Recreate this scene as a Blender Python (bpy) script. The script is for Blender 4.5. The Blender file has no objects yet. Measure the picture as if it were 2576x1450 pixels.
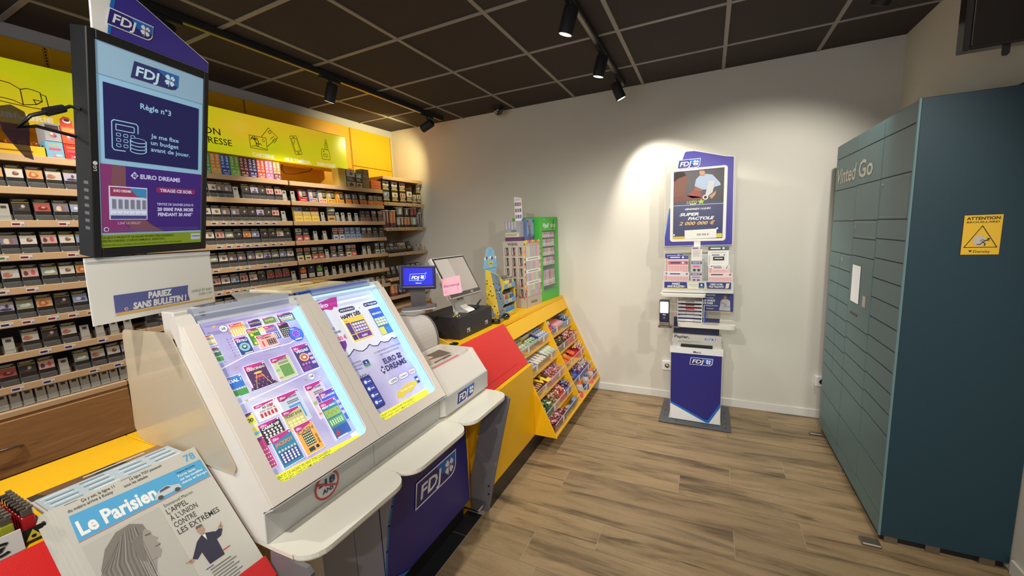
import bpy, bmesh, math, random
from mathutils import Vector, Matrix
random.seed(7)
SC = bpy.context.scene
COL = SC.collection

# ------------------------------------------------------------------ camera
W, H, F = 2576, 1450, 1012.85
yaw, pit, rol = 0.457008, 0.1414264, -0.0423557
fw = Vector((-math.sin(yaw)*math.cos(pit), math.cos(yaw)*math.cos(pit), -math.sin(pit)))
rt = fw.cross(Vector((0, 0, 1))).normalized(); up = rt.cross(fw)
r2 = rt*math.cos(rol)+up*math.sin(rol); u2 = -rt*math.sin(rol)+up*math.cos(rol)
cd = bpy.data.cameras.new('camera'); cam = bpy.data.objects.new('camera', cd); COL.objects.link(cam)
m = Matrix((r2, u2, -fw)).transposed().to_4x4(); m.translation = Vector((0, 0, 1.575)); cam.matrix_world = m
cd.sensor_width = 36; cd.lens = 36*F/W; cd.clip_start = 0.02; cd.clip_end = 60
SC.camera = cam

# ------------------------------------------------------------------ view, world and lamps
SC.view_settings.view_transform = 'Standard'; SC.view_settings.look = 'None'
SC.view_settings.exposure = 0.26; SC.view_settings.gamma = 1.0
SC.cycles.use_denoising = True; SC.cycles.max_bounces = 7; SC.cycles.diffuse_bounces = 4
SC.cycles.glossy_bounces = 3; SC.cycles.transparent_max_bounces = 16; SC.cycles.transmission_bounces = 4
SC.cycles.sample_clamp_indirect = 4.0; SC.cycles.caustics_reflective = False; SC.cycles.caustics_refractive = False
wd = bpy.data.worlds.new('daylight_beyond_the_shopfront'); SC.world = wd; wd.use_nodes = True
bg = wd.node_tree.nodes['Background']; bg.inputs[0].default_value = (0.80, 0.88, 1.0, 1); bg.inputs[1].default_value = 1.35
WARM = (1.0, 0.88, 0.70); NEUT = (1.0, 0.955, 0.87)
def spot(name, loc, aim, watts, size=75, col=WARM, blend=0.55, rad=0.03):
    l = bpy.data.lights.new(name, 'SPOT'); l.energy = watts; l.color = col; l.spot_size = math.radians(size)
    l.spot_blend = blend; l.shadow_soft_size = rad
    o = bpy.data.objects.new(name, l); COL.objects.link(o); o.location = loc
    o.rotation_euler = (Vector(aim)-Vector(loc)).to_track_quat('-Z', 'Y').to_euler(); return o
# heads of the two tracks: (track x, y, aim, watts, cone, colour)
HEADS_LEFT = [((-2.48, 1.22), (-3.0, 1.0, 1.2), 34, 80, WARM), ((-2.48, 2.22), (-3.05, 2.2, 1.3), 38, 80, WARM),
              ((-2.48, 3.34), (-3.32, 3.36, 2.32), 27, 112, (1.0, 0.84, 0.40))]
HEADS_RIGHT = [((-0.664, 2.13), (-1.3, 2.3, 0.8), 46, 84, NEUT), ((-0.664, 2.80), (-1.25, 3.0, 0.5), 30, 80, NEUT),
               ((-0.664, 3.36), (-0.02, 3.76, 1.0), 48, 80, NEUT)]
EXTRA = [((0.72, 2.62, 2.66), (0.2, 3.7, 1.0), 40, 105), ((-0.664, -0.3, 2.66), (-0.9, 1.6, 0.5), 85, 95), ((-0.3, -2.4, 2.66), (-0.1, 3.6, 0.45), 130, 38),
         ((0.85, 0.9, 2.66), (-0.3, 3.0, 0.3), 62, 84), ((-2.3, -0.4, 2.66), (-2.5, 0.9, 0.9), 72, 100), ((0.3, -1.2, 2.66), (-1.2, 1.2, 0.6), 60, 80)]  # unseen lamps: some read from flare and shadows, others added for fill

# ------------------------------------------------------------------ materials
MATS = {}
def lin(c):
    return tuple(((v/255)/12.92 if v/255 <= 0.04045 else ((v/255+0.055)/1.055)**2.4) for v in c)
def mat(name, rgb, rough=0.5, metal=0.0, emit=0.0, alpha=1.0, coat=0.0, spec=0.5, bump=0.0, bscale=200, var=0.0, vscale=6.0):
    if name in MATS: return MATS[name]
    m = bpy.data.materials.new(name); m.use_nodes = True; nt = m.node_tree
    b = nt.nodes['Principled BSDF']; c = (*lin(rgb), 1)
    b.inputs['Base Color'].default_value = c; b.inputs['Roughness'].default_value = rough
    b.inputs['Metallic'].default_value = metal; b.inputs['Specular IOR Level'].default_value = spec
    if coat: b.inputs['Coat Weight'].default_value = coat; b.inputs['Coat Roughness'].default_value = 0.08
    if emit: b.inputs['Emission Color'].default_value = c; b.inputs['Emission Strength'].default_value = emit
    tc = nt.nodes.new('ShaderNodeTexCoord')
    if var:
        n = nt.nodes.new('ShaderNodeTexNoise'); n.inputs['Scale'].default_value = vscale; n.inputs['Detail'].default_value = 4
        nt.links.new(tc.outputs['Object'], n.inputs['Vector'])
        mx = nt.nodes.new('ShaderNodeMix'); mx.data_type = 'RGBA'; mx.inputs[0].default_value = 1
        mx.inputs[6].default_value = tuple(v*(1-var) for v in c[:3])+(1,); mx.inputs[7].default_value = tuple(min(1, v*(1+var)) for v in c[:3])+(1,)
        nt.links.new(n.outputs['Fac'], mx.inputs[0]); nt.links.new(mx.outputs[2], b.inputs['Base Color'])
    if bump:
        n2 = nt.nodes.new('ShaderNodeTexNoise'); n2.inputs['Scale'].default_value = bscale
        nt.links.new(tc.outputs['Object'], n2.inputs['Vector'])
        bp = nt.nodes.new('ShaderNodeBump'); bp.inputs['Strength'].default_value = bump; bp.inputs['Distance'].default_value = 0.002
        nt.links.new(n2.outputs['Fac'], bp.inputs['Height']); nt.links.new(bp.outputs['Normal'], b.inputs['Normal'])
    if alpha < 1:
        out = nt.nodes['Material Output']; tr = nt.nodes.new('ShaderNodeBsdfTransparent'); ms = nt.nodes.new('ShaderNodeMixShader')
        ms.inputs[0].default_value = alpha; nt.links.new(tr.outputs[0], ms.inputs[1]); nt.links.new(b.outputs[0], ms.inputs[2])
        nt.links.new(ms.outputs[0], out.inputs['Surface'])
    MATS[name] = m; return m
def ramp_mat(name, stops, axis=2, scale=(1, 1, 1), rough=0.5, wave=False, noise=4.0, dist=0.0, lo=0.3, hi=0.7, bump=0.0, emit=0.0):
    """noise driven colour ramp, stretched by scale"""
    m = bpy.data.materials.new(name); m.use_nodes = True; nt = m.node_tree; b = nt.nodes['Principled BSDF']
    b.inputs['Roughness'].default_value = rough
    tc = nt.nodes.new('ShaderNodeTexCoord'); mp = nt.nodes.new('ShaderNodeMapping'); mp.inputs['Scale'].default_value = scale
    n = nt.nodes.new('ShaderNodeTexNoise'); n.inputs['Scale'].default_value = noise; n.inputs['Detail'].default_value = 6; n.inputs['Distortion'].default_value = dist
    r = nt.nodes.new('ShaderNodeValToRGB')
    nt.links.new(tc.outputs['Object'], mp.inputs[0]); nt.links.new(mp.outputs[0], n.inputs['Vector']); nt.links.new(n.outputs['Fac'], r.inputs[0])
    els = r.color_ramp.elements
    while len(els) < len(stops): els.new(0.5)
    for i, c in enumerate(stops):
        els[i].position = lo+(hi-lo)*i/(len(stops)-1); els[i].color = (*lin(c), 1)
    nt.links.new(r.outputs[0], b.inputs['Base Color'])
    if bump:
        bp = nt.nodes.new('ShaderNodeBump'); bp.inputs['Strength'].default_value = bump; bp.inputs['Distance'].default_value = 0.001
        nt.links.new(n.outputs['Fac'], bp.inputs['Height']); nt.links.new(bp.outputs['Normal'], b.inputs['Normal'])
    if emit:
        nt.links.new(r.outputs[0], b.inputs['Emission Color']); b.inputs['Emission Strength'].default_value = emit
    MATS[name] = m; return m
def C(rgb, rough=0.5, **k):
    key = 'colour_%d_%d_%d_%d' % (*rgb, int(rough*100))
    return mat(key, rgb, rough, **k)
def E(rgb, s=1.0):
    key = 'backlit_%d_%d_%d_%d' % (*rgb, int(s*100))
    return mat(key, rgb, 0.5, emit=s, spec=0.1)

# ------------------------------------------------------------------ mesh builder
BOXC = {}
def ubox(bev, seg=1, size=(1, 1, 1)):
    bm = bmesh.new(); bmesh.ops.create_cube(bm, size=1)
    for v in bm.verts: v.co = Vector((v.co.x*size[0], v.co.y*size[1], v.co.z*size[2]))
    if bev: bmesh.ops.bevel(bm, geom=bm.edges[:], offset=bev, segments=seg, affect='EDGES', profile=0.5)
    vs = [v.co.copy() for v in bm.verts]; fs = [[v.index for v in f.verts] for f in bm.faces]; bm.free(); return vs, fs
class MB:
    def __init__(s, M=None): s.v = []; s.f = []; s.m = []; s.sm = []; s.mats = []; s.M = M
    def mi(s, m):
        if m not in s.mats: s.mats.append(m)
        return s.mats.index(m)
    def add(s, vs, fs, m, smooth=False):
        n = len(s.v); k = s.mi(m)
        for v in vs:
            v = Vector(v); s.v.append(s.M @ v if s.M else v)
        for f in fs: s.f.append([n+i for i in f]); s.m.append(k); s.sm.append(smooth)
        return s
    def box(s, x0, x1, y0, y1, z0, z1, m, bev=0.0, seg=1):
        sz = (abs(x1-x0), abs(y1-y0), abs(z1-z0)); bev = min(bev, min(sz)*0.45)
        vs, fs = ubox(bev, seg, sz); c = Vector(((x0+x1)/2, (y0+y1)/2, (z0+z1)/2))
        return s.add([v+c for v in vs], fs, m)
    def extrude(s, pts, vec, m, caps=True, smooth=False, m2=None):
        pts = [Vector(p) for p in pts]; vec = Vector(vec); n = len(pts)
        s.add(pts+[p+vec for p in pts], [[i, (i+1) % n, n+(i+1) % n, n+i] for i in range(n)], m2 or m, smooth)
        if caps:
            s.add(pts, [list(range(n))[::-1]], m); s.add([p+vec for p in pts], [list(range(n))], m)
        return s
    def prof_y(s, prof, y0, y1, m, m2=None): return s.extrude([(x, y0, z) for x, z in prof], (0, y1-y0, 0), m, m2=m2)
    def tube(s, pts, r, m, n=8, closed=False):
        pts = [Vector(p) for p in pts]; rings = []
        for i, p in enumerate(pts):
            a = pts[max(i-1, 0)]; b = pts[min(i+1, len(pts)-1)]; d = (b-a).normalized()
            u = d.cross(Vector((0, 0, 1)))
            if u.length < 1e-3: u = d.cross(Vector((0, 1, 0)))
            u.normalize(); w = d.cross(u); rr = r[i] if isinstance(r, (list, tuple)) else r
            rings.append([p+u*rr*math.cos(2*math.pi*k/n)+w*rr*math.sin(2*math.pi*k/n) for k in range(n)])
        vs = [q for R in rings for q in R]
        fs = [[i*n+k, i*n+(k+1) % n, (i+1)*n+(k+1) % n, (i+1)*n+k] for i in range(len(pts)-1) for k in range(n)]
        s.add(vs, fs, m, True); s.add(rings[0], [list(range(n))], m); s.add(rings[-1], [list(range(n))[::-1]], m); return s
    def cyl(s, p0, p1, r, m, n=24, r1=None): return s.tube([p0, p1], [r, r if r1 is None else r1], m, n)
    def ell(s, c, r, m, n=10, k=7, M=None):
        c = Vector(c); r = (r, r, r) if not isinstance(r, (list, tuple)) else r; vs = []; fs = []
        for i in range(k+1):
            th = math.pi*i/k
            for j in range(n):
                ph = 2*math.pi*j/n; v = Vector((r[0]*math.sin(th)*math.cos(ph), r[1]*math.sin(th)*math.sin(ph), r[2]*math.cos(th)))
                vs.append(c+(M @ v if M else v))
        for i in range(k):
            for j in range(n): fs.append([i*n+j, (i+1)*n+j, (i+1)*n+(j+1) % n, i*n+(j+1) % n])
        return s.add(vs, fs, m, True)
    def build(s, name, parent=None, origin=None, **props):
        me = bpy.data.meshes.new(name); o = Vector(origin) if origin is not None else (parent['_o'] if parent is not None and '_o' in parent else None)
        og = Vector(origin) if origin is not None else (Vector(parent['_o']) if parent is not None else None)
        if og is None:
            if s.v:
                xs = [v.x for v in s.v]; ys = [v.y for v in s.v]; zs = [v.z for v in s.v]
                og = Vector(((min(xs)+max(xs))/2, (min(ys)+max(ys))/2, min(zs)))
            else: og = Vector()
        me.from_pydata([v-og for v in s.v], [], s.f)
        for m in s.mats: me.materials.append(m)
        me.polygons.foreach_set('material_index', s.m); me.polygons.foreach_set('use_smooth', s.sm); me.update()
        ob = bpy.data.objects.new(name, me); COL.objects.link(ob)
        if parent is not None: ob.parent = parent
        else: ob.location = og
        ob['_o'] = tuple(og)
        for k, v in props.items(): ob[k] = v
        ALL.append(ob); return ob
ALL = []
def tag(o, label, cat, group=None):
    o['label'] = label; o['category'] = cat
    if group: o['group'] = group
    return o
def thing(name, label, cat, loc, group=None):
    o = bpy.data.objects.new(name, None); COL.objects.link(o); o.location = loc; o['_o'] = tuple(loc); o.empty_display_size = 0.05
    ALL.append(o); return tag(o, label, cat, group)
def struct(mb, name, **k):
    o = mb.build(name, **k); o['kind'] = 'structure'; return o

# ------------------------------------------------------------------ 2-D artwork drawn on real surfaces
TXT = {}
def text2d(body, bold=0.0, shear=0.0, sp=1.0):
    key = (body, bold, shear, sp)
    if key in TXT: return TXT[key]
    cu = bpy.data.curves.new('t', 'FONT'); cu.body = body; cu.size = 1; cu.offset = bold; cu.shear = shear; cu.resolution_u = 2; cu.space_character = sp
    ob = bpy.data.objects.new('t', cu); me = ob.to_mesh()
    vs = [(v.co.x, v.co.y) for v in me.vertices]; fs = [list(p.vertices) for p in me.polygons]
    ob.to_mesh_clear(); bpy.data.objects.remove(ob); bpy.data.curves.remove(cu)
    TXT[key] = (vs, fs); return TXT[key]
def rr(x0, y0, x1, y1, r, n=5):
    o = []
    for cx, cy, a in ((x1-r, y1-r, 0), (x0+r, y1-r, 90), (x0+r, y0+r, 180), (x1-r, y0+r, 270)):
        for i in range(n+1):
            t = math.radians(a+90*i/n); o.append((cx+r*math.cos(t), cy+r*math.sin(t)))
    return o
def circ(cx, cy, r, n=20, ry=None): return [(cx+r*math.cos(2*math.pi*i/n), cy+(ry or r)*math.sin(2*math.pi*i/n)) for i in range(n)]
class CV:
    """drawing plane: origin o, unit axes ux (right) and uy (up); lifts along ux x uy"""
    def __init__(s, mb, o, ux, uy, lift=0.0004):
        s.mb = mb; s.o = Vector(o); s.ux = Vector(ux).normalized(); s.uy = Vector(uy).normalized(); s.n = s.ux.cross(s.uy).normalized(); s.l = lift
    def P(s, x, y, L): return s.o+s.ux*x+s.uy*y+s.n*(s.l*L)
    def poly(s, pts, m, L=1): s.mb.add([s.P(x, y, L) for x, y in pts], [list(range(len(pts)))], m); return s
    def rect(s, x0, y0, x1, y1, m, L=1): return s.poly([(x0, y0), (x1, y0), (x1, y1), (x0, y1)], m, L)
    def rrect(s, x0, y0, x1, y1, r, m, L=1): return s.poly(rr(x0, y0, x1, y1, r), m, L)
    def circle(s, cx, cy, r, m, L=1, n=20, ry=None): return s.poly(circ(cx, cy, r, n, ry), m, L)
    def ring(s, outer, inner, m, L=1):
        n = len(outer); vs = [s.P(x, y, L) for x, y in outer+inner]
        s.mb.add(vs, [[i, (i+1) % n, n+(i+1) % n, n+i] for i in range(n)], m); return s
    def line(s, pts, w, m, L=1, closed=False):
        k = len(pts)
        for i in range(k if closed else k-1):
            a = Vector((*pts[i], 0)); b = Vector((*pts[(i+1) % k], 0)); d = (b-a)
            if d.length < 1e-7: continue
            d.normalize(); q = Vector((-d.y, d.x, 0))*w/2; e = d*w*0.3
            s.mb.add([s.P(*(p[:2]), L) for p in (a-q-e, b-q+e, b+q+e, a+q-e)], [[0, 1, 2, 3]], m)
        return s
    def text(s, body, x, y, size, m, L=2, al='l', bold=0.0, shear=0.0, w=None, rot=0.0, sp=1.0):
        vs, fs = text2d(body, bold, shear, sp)
        if not vs: return s
        x0 = min(v[0] for v in vs); x1 = max(v[0] for v in vs); sx = size
        if w: sx = w/max(1e-6, x1-x0)
        off = {'l': x0*sx, 'c': (x0+x1)/2*sx, 'r': x1*sx}[al]; cr, sr = math.cos(rot), math.sin(rot); out = []
        for vx, vy in vs:
            px = vx*sx-off; py = vy*size; out.append(s.P(x+px*cr-py*sr, y+px*sr+py*cr, L))
        s.mb.add(out, fs, m); return s
WHITE = None
def clover(cv, cx, cy, r, m, mred, mblue, L=3):
    heart = [(0, 0.08), (0.32, 0.42), (0.38, 0.72), (0.27, 0.95), (0.10, 0.97), (0, 0.84), (-0.10, 0.97), (-0.27, 0.95), (-0.38, 0.72), (-0.32, 0.42)]
    for k, a in enumerate((38, -52, -142, 128)):
        t = math.radians(a); cv.poly([(cx+r*(x*math.cos(t)-y*math.sin(t)), cy+r*(x*math.sin(t)+y*math.cos(t))) for x, y in heart], m, L)
    cv.rect(cx+r*0.12, cy-r*0.06, cx+r*0.42, cy+r*0.26, mred, L+1)
    cv.line([(cx-r*0.1, cy-r*0.2), (cx-r*0.25, cy-r*1.05)], r*0.1, m, L)
def fdj(cv, x, y, w, hgt=None, L=1, lit=0.0, frame=True):
    """the lottery plaque: parallelogram with one rounded corner, letters and clover; x, y = lower left"""
    h = hgt or w*0.36
    mk = (lambda c: E(c, lit)) if lit else (lambda c: C(c, 0.35))
    wh = mk((238, 240, 245)); b1 = mk((38, 34, 122)); b2 = mk((30, 108, 200)); rd = mk((200, 40, 60))
    def shape(i, n=6):
        pts = [(0.0+i*0.8, 0+i), (0.055*w+i*1.1, h-i), (w-i, h-i)]
        r = 0.18*w
        for k in range(n+1):
            t = math.radians(-8-78*k/n); pts.append((w-i-r*0.9+(r*0.9)*math.cos(t)*1.0-0.02*w, i+r*0.9+(r*0.9)*math.sin(t)+0.0))
        return [(x+a, y+b) for a, b in pts]
    cv.poly(shape(0)[::-1], wh, L)
    cv.poly(shape(0.022*w)[::-1], b1, L+1)
    s = shape(0.022*w); cv.poly([(x+w*0.5, y+h-0.022*w), (x+w*0.62, y+h*0.45), s[3], s[2]][::-1], b2, L+1.5)
    cv.text('FDJ', x+w*0.11, y+h*0.24, h*0.74, wh, L+2, bold=0.022, shear=0.2, w=w*0.50)
    clover(cv, x+w*0.80, y+h*0.52, h*0.34, wh, rd, b1, L+2.2)

# ------------------------------------------------------------------ named finishes
wall_cream = mat('cream_wall_paint', (217, 213, 200), 0.7, bump=0.15, bscale=350, var=0.03, vscale=1.5)
wall_grey = mat('grey_soffit_paint', (200, 198, 198), 0.7, bump=0.2, bscale=300)
white_trim = mat('white_trim_paint', (225, 223, 215), 0.45)
ceil_black = mat('charcoal_ceiling_tile', (58, 50, 47), 0.9, bump=0.35, bscale=500, var=0.12, vscale=80)
ceil_bar = mat('grey_ceiling_grid_bar', (150, 145, 138), 0.5)
yellow = mat('yellow_laminate', (240, 184, 16), 0.38, bump=0.12, bscale=420, var=0.03)
yellow_wall = mat('yellow_wall_panel', (240, 180, 10), 0.45, bump=0.1, bscale=300)
red = mat('red_laminate', (214, 36, 34), 0.3, bump=0.12, bscale=420)
tan = mat('tan_shelf_edge', (205, 172, 134), 0.45, var=0.04, vscale=30)
dark_back = mat('dark_brown_shelf_back', (52, 44, 38), 0.7, var=0.1)
beige_back = mat('beige_shelf_back', (150, 135, 108), 0.6)
off_white = mat('off_white_shell', (226, 220, 210), 0.28, spec=0.5)
shelf_cream = mat('glossy_cream_shelf', (232, 228, 214), 0.15, coat=0.4)
grey_metal = mat('grey_powder_metal', (112, 108, 112), 0.45, bump=0.2, bscale=600)
mid_grey = mat('mid_grey_riser', (196, 196, 194), 0.4)
pale_grey = mat('pale_blue_grey_panel', (150, 153, 170), 0.4)
navy = mat('deep_blue_panel', (38, 34, 122), 0.35)
bright_blue = mat('bright_blue_edge', (24, 110, 200), 0.35)
violet = mat('violet_blue_board', (58, 44, 150), 0.3)
black = mat('black_plastic', (24, 23, 24), 0.4)
soft_black = mat('matt_black_metal', (34, 33, 34), 0.6)
black_tile = mat('black_floor_tile', (38, 38, 42), 0.35, bump=0.1)
plinth_black = mat('black_plinth', (40, 33, 28), 0.4)
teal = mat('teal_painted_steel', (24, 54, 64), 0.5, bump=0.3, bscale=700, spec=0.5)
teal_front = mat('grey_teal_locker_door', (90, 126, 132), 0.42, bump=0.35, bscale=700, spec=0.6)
teal_gap = mat('dark_teal_gap', (14, 34, 44), 0.6)
chrome = mat('polished_metal', (200, 200, 200), 0.18, metal=1.0)
brushed = mat('brushed_metal', (150, 140, 128), 0.35, metal=0.9)
white = mat('white_plastic', (238, 238, 236), 0.35)
paper = mat('white_paper', (236, 235, 228), 0.8)
clear = mat('clear_acrylic', (235, 240, 245), 0.06, alpha=0.09, spec=0.6)
holder = mat('thin_clear_holder', (225, 230, 232), 0.05, alpha=0.05, spec=0.6)
clear_edge = mat('clear_acrylic_edge', (225, 230, 232), 0.1, alpha=0.45)
clear_smoke = mat('milky_translucent_panel', (206, 192, 166), 0.2, alpha=0.62)
wood = ramp_mat('walnut_drawer_laminate', [(128, 90, 56), (168, 122, 78), (156, 112, 70), (180, 134, 88)], scale=(3, 1.0, 9), noise=3.0, dist=0.6, rough=0.45)

# ------------------------------------------------------------------ room
BY, RX, LX, CZ = 3.755, 1.147, -3.31, 2.755
FY = -3.2
b = MB(); b.box(LX-0.3, RX+0.02, BY, BY+0.15, 0, CZ+0.1, wall_cream); struct(b, 'wall_back')
RL = 1.225   # the wall is boxed out above the locker
b = MB(); b.box(RL, RX+0.15, FY, BY, 0, 2.09, wall_cream); b.box(RX, RX+0.15, FY, BY, 2.09, CZ+0.1, wall_cream); struct(b, 'wall_right')
b = MB(); b.box(LX-0.15, LX, FY, BY, 0, CZ+0.1, wall_grey); struct(b, 'wall_left')
b = MB(); b.box(-1.09, 1.10, BY-0.012, BY-0.0005, 0.0, 0.07, white_trim, 0.003); struct(b, 'baseboard_back')
b = MB(); b.box(RL-0.012, RL-0.0005, -3.0, 2.33, 0.0, 0.07, white_trim, 0.003); struct(b, 'baseboard_right')
# ceiling: tiles and bars in one structure
b = MB(); b.box(LX-0.15, RX+0.15, FY, BY+0.15, CZ, CZ+0.1, ceil_black)
k = -3
for i in range(-8, 8):
    x = -0.53+0.5985*i
    if LX < x < RX: b.box(x-0.012, x+0.012, FY, BY, CZ-0.006, CZ+0.001, ceil_bar)
for i in range(-10, 4):
    y = 2.087+0.5995*i
    if FY < y < BY: b.box(LX, RX, y-0.012, y+0.012, CZ-0.005, CZ+0.001, ceil_bar)
struct(b, 'ceiling')
# floor planks: one mesh, a random value per plank drives the wood print
def floor_mat():
    m = bpy.data.materials.new('wood_look_floor_tile'); m.use_nodes = True; nt = m.node_tree; p = nt.nodes['Principled BSDF']
    N = nt.nodes.new; Lk = nt.links.new
    tc = N('ShaderNodeTexCoord'); at = N('ShaderNodeAttribute'); at.attribute_name = 'plank'
    off = N('ShaderNodeVectorMath'); off.operation = 'MULTIPLY_ADD'; off.inputs[1].default_value = (37, 53, 0)
    Lk(at.outputs['Color'], off.inputs[0]); Lk(tc.outputs['Object'], off.inputs[2])
    mp = N('ShaderNodeMapping'); mp.inputs['Scale'].default_value = (1.1, 7.0, 1); Lk(off.outputs[0], mp.inputs[0])
    n = N('ShaderNodeTexNoise'); n.inputs['Scale'].default_value = 1.5; n.inputs['Detail'].default_value = 9; n.inputs['Roughness'].default_value = 0.62; n.inputs['Distortion'].default_value = 0.5; Lk(mp.outputs[0], n.inputs['Vector'])
    r = N('ShaderNodeValToRGB'); e = r.color_ramp.elements
    cols = [(0.24, (80, 64, 46)), (0.36, (112, 93, 68)), (0.46, (146, 123, 90)), (0.58, (164, 139, 104)), (0.74, (130, 111, 86))]
    while len(e) < len(cols): e.new(0.5)
    for i, (q, c) in enumerate(cols): e[i].position = q; e[i].color = (*lin(c), 1)
    Lk(n.outputs['Fac'], r.inputs[0])
    # thin dark grain streaks
    mp2 = N('ShaderNodeMapping'); mp2.inputs['Scale'].default_value = (0.7, 11.0, 1); Lk(off.outputs[0], mp2.inputs[0])
    n2 = N('ShaderNodeTexNoise'); n2.inputs['Scale'].default_value = 2.6; n2.inputs['Detail'].default_value = 3; n2.inputs['Distortion'].default_value = 0.9; Lk(mp2.outputs[0], n2.inputs['Vector'])
    r2 = N('ShaderNodeValToRGB'); e2 = r2.color_ramp.elements; e2[0].position = 0.30; e2[0].color = (0.38, 0.34, 0.32, 1); e2[1].position = 0.385; e2[1].color = (1, 1, 1, 1)
    Lk(n2.outputs['Fac'], r2.inputs[0])
    mx = N('ShaderNodeMix'); mx.data_type = 'RGBA'; mx.blend_type = 'MULTIPLY'; mx.inputs[0].default_value = 0.85
    Lk(r.outputs[0], mx.inputs[6]); Lk(r2.outputs[0], mx.inputs[7])
    n3 = N('ShaderNodeTexNoise'); n3.inputs['Scale'].default_value = 60; Lk(mp.outputs[0], n3.inputs['Vector'])
    mx2 = N('ShaderNodeMix'); mx2.data_type = 'RGBA'; mx2.blend_type = 'OVERLAY'; mx2.inputs[0].default_value = 0.25
    Lk(mx.outputs[2], mx2.inputs[6]); Lk(n3.outputs['Fac'], mx2.inputs[7])
    vr = N('ShaderNodeMath'); vr.operation = 'MULTIPLY_ADD'; vr.inputs[1].default_value = 0.22; vr.inputs[2].default_value = 0.86; Lk(at.outputs['Fac'], vr.inputs[0])
    mx3 = N('ShaderNodeVectorMath'); mx3.operation = 'SCALE'; Lk(mx2.outputs[2], mx3.inputs[0]); Lk(vr.outputs[0], mx3.inputs['Scale'])
    Lk(mx3.outputs[0], p.inputs['Base Color']); p.inputs['Roughness'].default_value = 0.42
    bp = N('ShaderNodeBump'); bp.inputs['Strength'].default_value = 0.15; bp.inputs['Distance'].default_value = 0.002; Lk(n3.outputs['Fac'], bp.inputs['Height']); Lk(bp.outputs[0], p.inputs['Normal'])
    return m
FM = floor_mat(); grout = mat('pale_grout', (172, 160, 142), 0.8)
me = bpy.data.meshes.new('floor'); vs = []; fs = []; cols = []; mi = []
def quad(x0, x1, y0, y1, z, k, c):
    n = len(vs); vs.extend([(x0, y0, z), (x1, y0, z), (x1, y1, z), (x0, y1, z)]); fs.append([n, n+1, n+2, n+3]); mi.append(k); cols.append(c)
quad(LX-0.1, RX+0.2, FY, BY+0.1, -0.002, 1, 0)
OFFS = {0: -0.785, 1: -0.47, 2: 0.148, 3: 0.462-0.001, 4: -0.13, 5: 0.153, 6: 0.462, 7: -0.468, 8: 0.15, 9: -0.78, 10: 0.46}
g = 0.0014
for r in range(-24, 12):
    y0 = 1.547+0.2015*r; y1 = y0+0.2015
    if y0 > BY: break
    y1 = min(y1, BY)
    o = OFFS.get(r, random.uniform(-0.7, 0.6))
    for q in range(-5, 4):
        x0 = o+1.245*q; x1 = x0+1.245; x0 = max(x0, LX); x1 = min(x1, RX+0.1)
        if x1-x0 < 0.02: continue
        c = random.random()
        if y0 < 1.78:   # black tile strip runs along the counter
            for a, bq in ((x0, min(x1, -1.90)), (max(x0, -1.105), x1)):
                if bq-a > 0.02: quad(a+g, bq-g, y0+g, y1-g, 0, 0, c)
        else: quad(x0+g, x1-g, y0+g, y1-g, 0, 0, c)
for r in range(-8, 1):
    y0 = 1.583+0.6*r; y1 = min(y0+0.6, 1.7545)
    if y1 > FY: quad(-1.89, -1.108, max(y0, FY)+g, y1-g, 0.0, 2, 0)
me.from_pydata(vs, [], fs); me.materials.append(FM); me.materials.append(grout); me.materials.append(black_tile)
me.polygons.foreach_set('material_index', mi)
ca = me.color_attributes.new('plank', 'FLOAT_COLOR', 'CORNER')
for p in me.polygons:
    for li in p.loop_indices:
        c = cols[p.index]; ca.data[li].color = (c, (c*7.13) % 1, (c*3.7) % 1, 1)
fo = bpy.data.objects.new('floor', me); COL.objects.link(fo); fo['kind'] = 'structure'
# yellow wall panels above the shelves, with slotted uprights
for i, (y0, y1) in enumerate(((-0.9, 0.03), (0.05, 1.025), (1.045, 2.085), (2.105, 3.118), (3.138, 3.70))):
    b = MB()
    for z0, z1 in ((2.01, 2.262), (2.268, 2.678)) if i != 4 else ((2.01, 2.30), (2.306, 2.678)):
        b.box(LX+0.001, LX+0.018, y0, y1, z0, z1, yellow_wall, 0.002)
    o = struct(b, 'trim_%d' % (i+1))
for i, y in enumerate((0.04, 1.035, 2.095, 3.128, 3.712)):
    b = MB(); b.box(LX+0.001, LX+0.012, y-0.009, y+0.009, 0.85, 2.678, yellow_wall)
    for k in range(36):
        z = 2.12+k*0.0155
        if z < 2.67: b.box(LX+0.012, LX+0.0135, y-0.003, y+0.003, z, z+0.009, soft_black)
    struct(b, 'trim_%d' % (i+6))

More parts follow.
